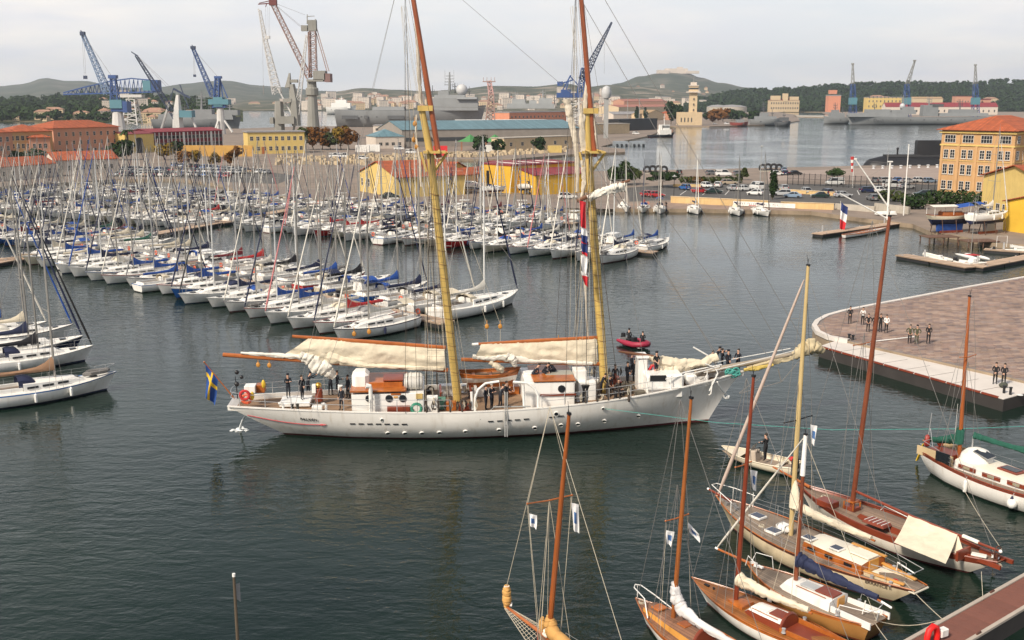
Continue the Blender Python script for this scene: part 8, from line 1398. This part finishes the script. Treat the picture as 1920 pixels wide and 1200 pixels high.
bt_=pl(950,1138);part('bowsprit',M().path([(h.L/2-.9,0,1.4),(bt_.x,0,bt_.z)],[.09,.06],8),spar,t);part('furled_jib',bundle([bt_+Vector((.02,0,-.02)),bt_+Vector((.0,0,.3)),bt_+Vector((-.0,0,.75)),bt_+Vector((-.02,0,1.0))],[.12,.24,.22,.14],95,amp=.12),tan,t,60);b=M();[b.torus(bt_+Vector((0,0,.98)),.1,.03,10,4)];b.tube(bt_+Vector((-.2,-.1,.1)),bt_+Vector((-.1,-.2,.2)),.06,.04,5);part('furling_drum',b,gel,t)
fx=h.L/2-.35;part('furled_staysail',bundle([(fx,0,1.45),(fx-.04,0,1.8),(fx-.08,0,2.1)],[.1,.18,.07],96,amp=.15),tan,t,60);b=M();[b.ball((fx-.2-.16*k,.12*(k%3-1),1.55+.03*(k%2)),.13,7,5,(1.6,.7,.6))for k in range(5)];part('sail_bag',b,canvas,t);b=M();b.tube((fx-.1,-.22,1.2),(fx-.1,-.22,1.95),.07,.05,7);part('bitt',b,black,t)
b=M();A_,Bq=Vector((h.L/2-.2,0,1.25)),bt_
for s in(-1,1):
 o0,o1=Vector((h.L/2-.7,s*.75,1.15)),bt_+Vector((0,s*.1,-.05));b.tube(o0,o1,.016,.016,4)
 for k in range(14):g=k/13;b.tube(A_.lerp(Bq,g),o0.lerp(o1,min(1,g+.06)),.009,.009,3)
 for g2 in(.25,.5,.75):b.tube(A_.lerp(o0,g2),Bq.lerp(o1,g2),.009,.009,3)
part('bowsprit_net',b,rope,t,0);mb_=q(1046,1196,1.3);mt_=pl(1067,777);mast(t,mb_.x,zf(mb_.x),mt_.x,mt_.z,.115,MT['orange_mast']);rigging(t,h,mb_.x,1.2,mt_.z-.1,aft_x=-h.L/2+.1,spreadz=pl(1057,957).z,spreadw=1.0,m=rope);CUTTER=(f,h,mb_.x,pl(1057,957).z,1.0);b=M();b.tube((bt_.x,0,bt_.z+.95),(mb_.x,0,mt_.z-.1),.016,.016,4);b.tube((fx,0,2.1),(mb_.x,0,mt_.z*.62),.012,.012,4);part('stay',b,rope,t,0)
part('furled_sail',bundle([(mb_.x-.02,0,pl(1046,1168).z),(mb_.x-.12,0,2.2),(mb_.x-.3,0,1.85),(mb_.x-2.5,0,1.8)],[.1,.3,.34,.26],97,amp=.12),tan,t,60);stanchions(t,h,-3,3,4);b=M();[b.box((h.L/2-1.1-.2*k,-.3+.1*k,1.3),(.2,.14,.16),k)for k in range(3)];part('green_rope',b,green,t,0)
mx_,my_=PY(460,1210,37).x,37.0;t=thing('sailing_dinghy','dark slender mast with white tip and drooping pennant rising from the bottom edge','sailing boat',(mx_,my_-1,0),1.2);hq=Hull(6,2.0,.7,.6,.85,.4);part('hull',hq.mesh(.1,.08,10),[shipw,varnish,antifoul],t);part('deck',hq.deck(.02),greyteak,t);zt=PY(454,1080,my_-1).z;b=M();b.tube((0,0,.6),(0,0,zt),.075,.05,8);part('mast',b,mat('dark_mast',(.10,.075,.05),.6,.2,1),t);b=M();b.tube((0,0,zt-.02),(0,0,zt+.1),.065,.06,8);part('mast_cap',b,gel,t);b=M();b.grid([[(.06+.05*i,-.06*i*.5,zt-.35-.3*j*(1+.1*i))for i in range(4)]for j in range(3)]);part('pennant',b,JIBS['grey'],t,0)
t,f,h=craft('launch','cream open launch with central console crossing behind the moored classics','motor boat',(1354,836),(1494,872),.75,.62,2.0,zm=.55,depth=.25,ohs=.1,ohb=.7,tw=.8,fm=.35,pf=3.0);open_boat(t,h,HULLS['cream'],mat('launch_floor',(.27,.21,.16),.8,.2,2),(-1.5,),HULLS['cream'],boot_black,seatm=HULLS['cream']);LAUNCH=(t,f,h)
b=M();b.box((.25,0,.62),(.5,.75,.75),0,(.7,.9));part('console',b,mat('console_beige',(.46,.38,.30),.6),t,30,.04);b=M();b.grid([[(.42-.08*j,y,.98+.2*j)for y in(-.34,0,.34)]for j in range(3)]);part('windscreen',b,mat('pale_perspex',(.4,.38,.35),.15),t);b=M();b.torus((0,0,1.05),.18,.02,12,4,'x');part('steering_wheel',b,black,t);b=M();b.box((-h.L/2+.1,0,.7),(.4,.45,.7),0,(.8,.8));part('outboard_motor',b,rubber,t,30,.04);b=M();b.path([(-1.2,-.75,.55),(-1.3,-.6,1.15),(-1.3,.6,1.15),(-1.2,.75,.55)],.025,5);part('towing_bar',b,steel,t);b=M();b.ball((-h.L/2+.55,-.6,.72),.2,9,6,(1.5,1,.8));part('red_float',b,redc,t);part('foredeck',h.deck(.04,.04,.95,None),HULLS['cream'],t)
for x,s in((1.6,-1),(.9,-1),(-.7,-1)):fender_(t,h,x,s,.1)
RIBR=rib('dark red inflatable with two people behind the schooner bow',(1213,645),(1173,634),mat('rib_red',(.33,.02,.05),.5,.12,3),L=3.6,B=2.1,cons='black')
pmk=mat('pennant_blue',(.06,.14,.32),.8,.1,3)
for i,((f,h,mx_,sz,sw),sd_,off,lab,hl,w_)in enumerate(((CUTTER,-1,.25,'white pennant with blue mark under the right spreader of the netted cutter','netted cutter, right side',(.12,-1.15)),(CUTTER,1,.35,'blue and white pennant under the left spreader of the netted cutter','netted cutter, left side',(.08,-.5)),(GREYS,-1,.3,'white square pennant with blue mark beside the grey sailed mast','grey sailed mast, right side',(.5,-.5)),(GREYS,1,.35,'narrow blue pennant against the grey sailed mast','grey sailed mast, left side',(.06,-.6)),(CREAM,-1,.4,'white pointed pennant with blue mark right of the buff mast','buff mast, right side',(.08,-1.0)),(VARN,-1,.3,'white pennant with blue mark beside the dark red mast','dark red mast, right side',(.10,-.85)))):
 e_=f.world(mx_-.05,sd_*sw*.95,sz);p=e_-Vector((0,0,off));q_=f.world(mx_-.2,sd_*h.hb(mx_)*.9,h.zd(mx_));cloth_flag('pennant',lab,p,p+Vector((.34 if i!=2 else .1,.05,-.1 if i!=2 else-.5)),(w_[0],0,w_[1]),lambda f_,g_:1 if abs(f_-.5)<.17 and abs(g_-.5)<.3 else 0,[fw,pmk],10,8,FF,.06,i,'pennant')
 b=M();b.path([e_,p,q_],.008,3);solo('halyard','thin flag halyard from spreader to deck, '+hl,'rope',b,rope)
e0,e1,lo=P(1690,1203,.95),P(2000,1030,.95),P(1868,1172,.95);d_=(e1-e0).normalized();nn_=Vector((d_.y,-d_.x,0));wdt=abs((lo-e0).dot(nn_));L=(e1-e0).length+6;o=e0-d_*4+nn_*wdt/2
t=thing('mooring_pontoon','red brown mooring pontoon with pale edges in the bottom right corner','pontoon',(o.x,o.y,0),atan2(d_.y,d_.x));b=M();b.box((L/2,0,.3),(L,wdt,1.1));part('float',b,MT['wet_dark_concrete'],t,0);pbm=M().box((0,0,.88),(.58,wdt-.34,.06)).mesh('deck_panel',mat('red_brown_deck',(.17,.065,.045),.85,.15,2,rv=.08),0)
for i in range(int(L/.6)):link('deck_panel',pbm,t,(.3+.6*i,0,0))
for s in(-1,1):b=M();b.box((L/2,s*(wdt/2-.07),.9),(L,.18,.14));part('edge_beam',b,mat('edge_beige',(.42,.36,.30),.8,.12,1),t,0,.02)
for i in range(4):b=M();b.box((3+4.1*i,(-1)**i*(wdt/2-.07),1.0),(.34,.08,.1));part('cleat',b,trimdark,t,0,.02)
p=P(1748,1192,1.2);t=thing('life_ring','bright red horseshoe life ring standing on the pontoon at the bottom edge','life ring',p,.5);b=M();b.path([(.26,0,-.5),(.3,0,.0),(.22,0,.3),(0,0,.42),(-.22,0,.3),(-.3,0,.0),(-.26,0,-.5)],.13,10);part('ring',b,mat('bright_red_foam',(.75,.012,.01),.6,.05,3),t,60);b=M();b.box((.62,0,.0),(.42,.3,.34));part('light_box',b,gel,t,0,.03);b=M();b.tube((.0,.16,-1.2),(.0,.16,.3),.04,.04,6);part('post',b,grey,t)
def sagrope(lab,a_,c_,sag,r=.016):b=M();b.path([a_.lerp(c_,k/8)-Vector((0,0,sag*sin(pi*k/8)))for k in range(9)],r,4);solo('mooring_rope',lab,'rope',b,rope)
sagrope('pale mooring rope from the cream yacht stern to the pontoon cleat',P(1695,1090,1.15),P(1768,1162,1.0),.05);sagrope('slack mooring rope from the small tan yacht to the pontoon cleat',P(1640,1163,.95),P(1772,1160,1.0),.28);sagrope('double mooring rope leading down from the tan yacht stern',P(1640,1168,.9),P(1700,1240,.9),.1);sagrope('mooring rope dropping from the awning yacht stern to the pontoon',P(1840,1072,1.1),P(1843,1124,1.0),.02);sagrope('thin line from the white ketch down to the water',P(1800,905,1.2),P(1878,1030,1.2),.1)
skin=mat('skin',(.50,.29,.20),.6,.06,4);navyc=mat('navy_uniform',(.010,.012,.020),.85,.15,4);blackc=mat('black_cloth',(.012,.012,.014),.85,.15,4);whitec=mat('white_shirt',(.70,.69,.66),.8,.06,4);camo=mat('camouflage_cloth',(.07,.075,.04),.9,.5,9);hairm=mat('dark_hair',(.025,.016,.010),.7,.2,8);greyhair=mat('grey_hair',(.35,.32,.28),.8,.1,8);shoe=mat('shoe_leather',(.012,.011,.010),.5,.1,4);redt=mat('red_shirt',(.42,.02,.03),.8,.1,4)
BODY={}
def body(pose,short=False,skirt=False):
 k=(pose,short,skirt)
 if k in BODY:return BODY[k]
 V,E,Rr,G=[],[],[],[]
 def v(p,r,parent=None,g=1):
  V.append(Vector(p));Rr.append(r);G.append(g)
  if parent is not None:E.append((parent,len(V)-1))
  return len(V)-1
 dz={'sit':-.46,'crouch':-.42}.get(pose,0);lean={'pull':.16,'crouch':.34,'lean':.22,'sit':.05}.get(pose,0)
 up=lambda x,y,z:(x,y+lean*max(0,z-.95)/.5,z+dz-lean*.25*max(0,z-.95)/.5)
 pel=v(up(0,0,.96),.125,None,2);sp=v(up(0,-.01,1.14),.12,pel);ch=v(up(0,0,1.34),.135,sp);nk=v(up(0,.01,1.50),.056,ch,0);hd=v(up(0,.03,1.60),.078,nk,0);v(up(0,.02,1.69),.085,hd,0);v(up(0,.135,1.615),.016,hd,0)
 for s in(-1,1):v(up(s*.095,.01,1.615),.014,hd,0)
 for s in(-1,1):
  st_=.05*s if pose!='stride' else .2*s
  if pose=='sit':hp=v(up(s*.09,0,.93),.1,pel,2);kn=v((s*.11,.42,.52),.068,hp,2);an=v((s*.11,.44,.1),.046,kn,0 if short else 2)
  elif pose=='crouch':hp=v(up(s*.1,0,.93),.1,pel,2);kn=v((s*.15,.34,.5),.068,hp,2);an=v((s*.13,.05,.1),.046,kn,0 if short else 2)
  else:hp=v(up(s*.085,0,.91),.1,pel,2);kn=v((s*.10,st_*.5+.02,.50),.064,hp,2);an=v((s*.11,st_-.02,.1),.044,kn,0 if(short or skirt)else 2)
  v((V[an].x*1.05,V[an].y+.15,.04),.036,an,3)
  sh=v(up(s*.185,0,1.42),.068,ch);q={'stand':((s*.25,-.02,1.14),(s*.24,.06,.90)),'stride':((s*.26,-s*.08,1.14),(s*.25,-s*.1+.1,.92)),'crossed':((s*.25,.03,1.16),(-s*.06,.20,1.22)),'hips':((s*.34,-.06,1.17),(s*.19,.04,.99)),'behind':((s*.25,-.08,1.15),(s*.06,-.16,.97)),'front':((s*.25,.0,1.14),(s*.04,.2,.98)),'hold':((s*.25,.05,1.14),(s*.16,.32,1.12)),'pull':((s*.24,.24,1.32),(s*.10,.50,1.44)),'lean':((s*.24,.15,1.12),(s*.14,.36,.98)),'sit':((s*.25,.05,1.14),(s*.12,.34,1.06)),'crouch':((s*.24,.24,1.10),(s*.12,.42,.92))}[pose]
  el=v(up(*q[0]),.047,sh);wr=v(up(*q[1]),.034,el,0 if short else 1);d=(V[wr]-V[el]).normalized();sd_=d.cross(Vector((0,0,1)));sd_=sd_.normalized()if sd_.length>.2 else Vector((1,0,0));pm=v(V[wr]+d*.08,.036,wr,0)
  for f,ln in((-.028,.075),(-.010,.09),(.010,.085),(.028,.07)):m1=v(V[pm]+sd_*f+d*ln*.55,.0095,pm,0);v(V[m1]+d*ln*.5-Vector((0,0,.02)),.008,m1,0)
  v(V[wr]+d*.06+sd_*s*.055,.011,wr,0)
 if skirt:pass
 me=bpy.data.meshes.new('body');me.from_pydata([tuple(p)for p in V],E,[]);o=bpy.data.objects.new('body',me);COL.objects.link(o);md=o.modifiers.new('s','SKIN');md.use_smooth_shade=True
 for i,sv in enumerate(me.skin_vertices[0].data):sv.radius=(Rr[i],Rr[i]*(.72 if G[i]==1 and Rr[i]>.11 else 1));sv.use_root=i==0
 o.modifiers.new('u','SUBSURF').levels=1;dg=bpy.context.evaluated_depsgraph_get();out=bpy.data.meshes.new_from_object(o.evaluated_get(dg));bpy.data.objects.remove(o);out.name='body'
 for m in(skin,navyc,navyc,shoe):out.materials.append(m)
 if len(out.materials)>4:out.materials.pop(index=0)
 idx=[]
 for p in out.polygons:
  c=p.center;best=(9,0)
  for a_,b_ in E:
   A_,B_=V[a_],V[b_];t_=max(0,min(1,(c-A_).dot(B_-A_)/max(1e-9,(B_-A_).length_squared)));dd=(c-A_.lerp(B_,t_)).length-.5*(Rr[a_]+(Rr[b_]-Rr[a_])*t_)
   if dd<best[0]:best=(dd,G[b_])
  idx.append(best[1])
 out.polygons.foreach_set('material_index',idx);out.polygons.foreach_set('use_smooth',[True]*len(idx));out.update();hc=up(0,.02,1.69);BODY[k]=(out,Vector(hc),Vector(up(0,.1,1.645)))
 return BODY[k]
HM={}
def person(label,pos,face,pose='stand',top=navyc,legs=navyc,hair=hairm,cap=None,h=1.76,short=False,skirt=False,group=None,cat='person'):
 me,hc,ec=body(pose,short,skirt);t=thing('person',label,cat,pos,face-pi/2,group);t.scale=(h/1.78,)*3;o=link('body',me,t)
 for i,m in((1,top),(2,legs)):o.material_slots[i].link='OBJECT';o.material_slots[i].material=m
 if 'hair' not in HM:b=M();b.ball((0,-.012,.012),.098,10,7,(.95,1.04,.95));HM['hair']=b.mesh('hair',hairm);b=M();b.lathe([(.10,-.01),(.105,.03),(.12,.06),(.09,.1),(.01,.11)],12);HM['cap']=b.mesh('cap',navyc);b=M();b.lathe([(.1,-.01),(.1,.04),(.15,.07),(.13,.10),(.01,.11)],12);b.box((0,.1,0),(.14,.09,.015));HM['peaked']=b.mesh('cap',whitec);b=M();[b.box((x,0,0),(.026,.012,.014))for x in(-.034,.034)];b.box((0,-.004,-.085),(.05,.012,.01));HM['face']=b.mesh('face',hairm,0)
 ho=link('hair',HM['hair'],t,hc+Vector((0,-.018,.012)));ho.material_slots[0].link='OBJECT';ho.material_slots[0].material=hair;link('face',HM['face'],t,ec)
 if cap:link('cap',HM['peaked' if cap=='peaked' else 'cap'],t,hc+Vector((0,0,.03)))
 if skirt:b=M();b.lathe([(.15,1.0),(.19,.8),(.17,.52),(.16,.52)],12);part('skirt',b,navyc,t)
 return t
CREW='crew and cadets on the schooner'
def crew(label,u,v,face,pose,z=None,y=None,**k):
 if y is not None:w_=FR.plane(u,v,y);p=FR.world(w_.x,w_.y,w_.z)
 else:
  z=z if z is not None else 2.0;p=P(u,v,z);x=FR.loc(p).x
  if z==2.0:p=P(u,v,dk(x));p.z=dk(FR.loc(p).x)+.02
 return person(label,p,SA+face,pose,group=CREW,**k)
crew('crew member in dark overalls with folded arms, leftmost on the afterdeck platform',541,746,-1.2,'crossed',2.35,cap=1);crew('crew member in black looking at his hands on the afterdeck platform',567,749,-.8,'front',2.35);crew('crew member reaching towards a rope behind the platform pair',578,741,.6,'pull',cap=1);crew('crew member half hidden under the gathered mainsail by the compass',620,742,1.2,'pull');crew('crew member in black standing under the main boom beside the compass',633,739,.4,'hold');crew('officer with white peaked cap near the rail before the deckhouse',641,769,-2.2,'stand',cap='peaked',h=1.72);crew('crew member standing against the aft end of the white deckhouse',653,748,-2.6,'stand')
crew('cadet in black seen from the side between the two white davits',911,769,-.6,'front');crew('grey haired man in black among the cadets between the davits',922,767,-.9,'crossed',hair=greyhair,h=1.8);crew('cadet hauling on a line between the davits',938,766,.4,'pull');crew('tall cadet in black by the second davit',950,763,-.7,'hold',h=1.84)
crew('cadet bending over on the mid deckhouse roof at its left end',999,714,.3,'crouch',z=3.5);crew('cadet crouching in the middle of the mid deckhouse roof',1019,709,-.8,'crouch',z=3.6);crew('cadet kneeling by the skylight on the mid deckhouse',1040,707,2.6,'crouch',z=3.6)
crew('cadet stooping low at the foot of the foremast, left side',1127,742,-.5,'lean');crew('second cadet stooping at the foot of the foremast',1139,745,-1.0,'lean');crew('cadet in black shirt sitting on deck between foremast and nets',1158,742,-1.0,'sit',top=blackc);crew('cadet standing just right of the foremast shrouds',1153,727,-1.4,'stand',z=2.3);crew('cadet beside the brown net pile, left of two',1176,722,-.9,'front',z=2.4);crew('broad cadet in black beside the companion hood',1190,718,-1.8,'stand',z=2.4,h=1.86);crew('third cadet behind the net pile looking forward',1184,705,.2,'stand',z=2.5)
crew('barelegged cadet in black shorts standing on the fore deckhouse',1230,704,-1.2,'front',y=-.5,short=True,cap=1,top=blackc);crew('cadet in a red shirt crouching beside the fore deckhouse',1216,708,.4,'crouch',y=-.2,top=redt)
for i,(u,v,fc,ps,lb)in enumerate(((1329,698,-.9,'lean','leftmost cadet of the group gathered at the schooner bow'),(1342,692,-.3,'pull','cadet gripping the furled staysail at the bow'),(1353,697,-.6,'hold','cadet in the middle of the bow group'),(1364,700,-1.2,'front','cadet standing behind the turquoise rope coil at the bow'),(1383,698,-2.4,'hold','rightmost cadet standing alone at the stem of the schooner'))):crew(lb,u,v,fc,ps,z=3.35,cap=1 if i%2 else None)
def quay(label,u,v,face,pose,z=ZPZ+.05,**k):return person(label,P(u,v,z),face,pose,**k)
quay('man in open black suit and white shirt, leftmost on the paved plaza',1593,607,-1.9,'front',top=blackc,legs=blackc);quay('man in a white shirt with folded arms on the plaza',1617,609,-2.0,'crossed',top=whitec,legs=blackc);quay('man in black with hands at his face on the plaza',1627,622,-1.9,'hips',top=blackc,legs=blackc);quay('woman in dark jacket and skirt on the plaza',1639,622,-1.9,'front',top=blackc,legs=skin,skirt=True,h=1.68);quay('person in black half hidden behind the tall brown mast',1650,622,-1.7,'stand',top=blackc,legs=blackc);quay('man in white shirt and dark trousers just right of the brown mast',1661,624,-1.8,'front',top=whitec,legs=blackc);quay('soldier in camouflage with bare forearms, left of three',1705,644,-1.9,'hips',top=camo,legs=blackc);quay('stocky soldier in camouflage, middle of three',1718,645,-2.0,'hips',top=camo,legs=camo,cap=1);quay('man in black with hands clasped, right of the soldiers',1740,644,-2.0,'front',top=blackc,legs=blackc,h=1.82)
quay('man in black, left of the pair on the landing pontoon',1865,720,-2.1,'front',.99,top=blackc,legs=blackc);quay('man in black, right of the pair standing behind a dark bag',1881,722,-2.2,'front',.99,top=blackc,legs=blackc)
b=M();b.ball((0,0,.22),.3,9,6,(1.2,.8,.75));b.torus((0,0,.42),.14,.02,10,4,'y');solo('kit_bag','dark green grey kit bag at the feet of the pair on the pontoon','bag',b,mat('bag_green',(.06,.065,.05),.9),loc=P(1881,727,.99))
t,f,h=LAUNCH;w_=f.world(-.45,0,.42);person('man in black standing at the wheel of the cream launch',w_,f.a-.25,'hold',top=blackc,legs=blackc,h=1.82)
t,f,h=RIBR;w_=f.world(.75,.3,.28);person('person in black sitting at the front of the dark red inflatable',w_,f.a+pi-.6,'sit',top=blackc,legs=blackc);w_=f.world(-.9,-.1,.28);person('person in black sitting by the console of the dark red inflatable',w_,f.a+pi-.9,'sit',top=blackc,legs=blackc,cap=1)
for u,l in((1235,'left'),(1249,'right')):p=P(u,388,1.7);person(f'{l} person bending over on the foredeck of the moored white yacht',P(u,392,1.5),-1.2 if l=='left' else-2,'lean',top=blackc,legs=navyc)
for L,p in PROTO+[(0,MOTO)]:
 for k in kids(p):
  for g in kids(k):bpy.data.objects.remove(g)
  bpy.data.objects.remove(k)
 bpy.data.objects.remove(p)
hz=bpy.data.materials.new('haze');hz.use_nodes=True;ht=hz.node_tree;ht.nodes.clear();pv=nd(ht,'ShaderNodeVolumePrincipled');pv.inputs['Color'].default_value=(.84,.91,1.0,1);pv.inputs['Density'].default_value=.00008;pv.inputs['Anisotropy'].default_value=.3
ht.links.new(pv.outputs[0],nd(ht,'ShaderNodeOutputMaterial').inputs['Volume'])
b=M();b.box((0,4350,164),(17000,8900,332));tag(part('haze',b,hz,None,0),kind='stuff')
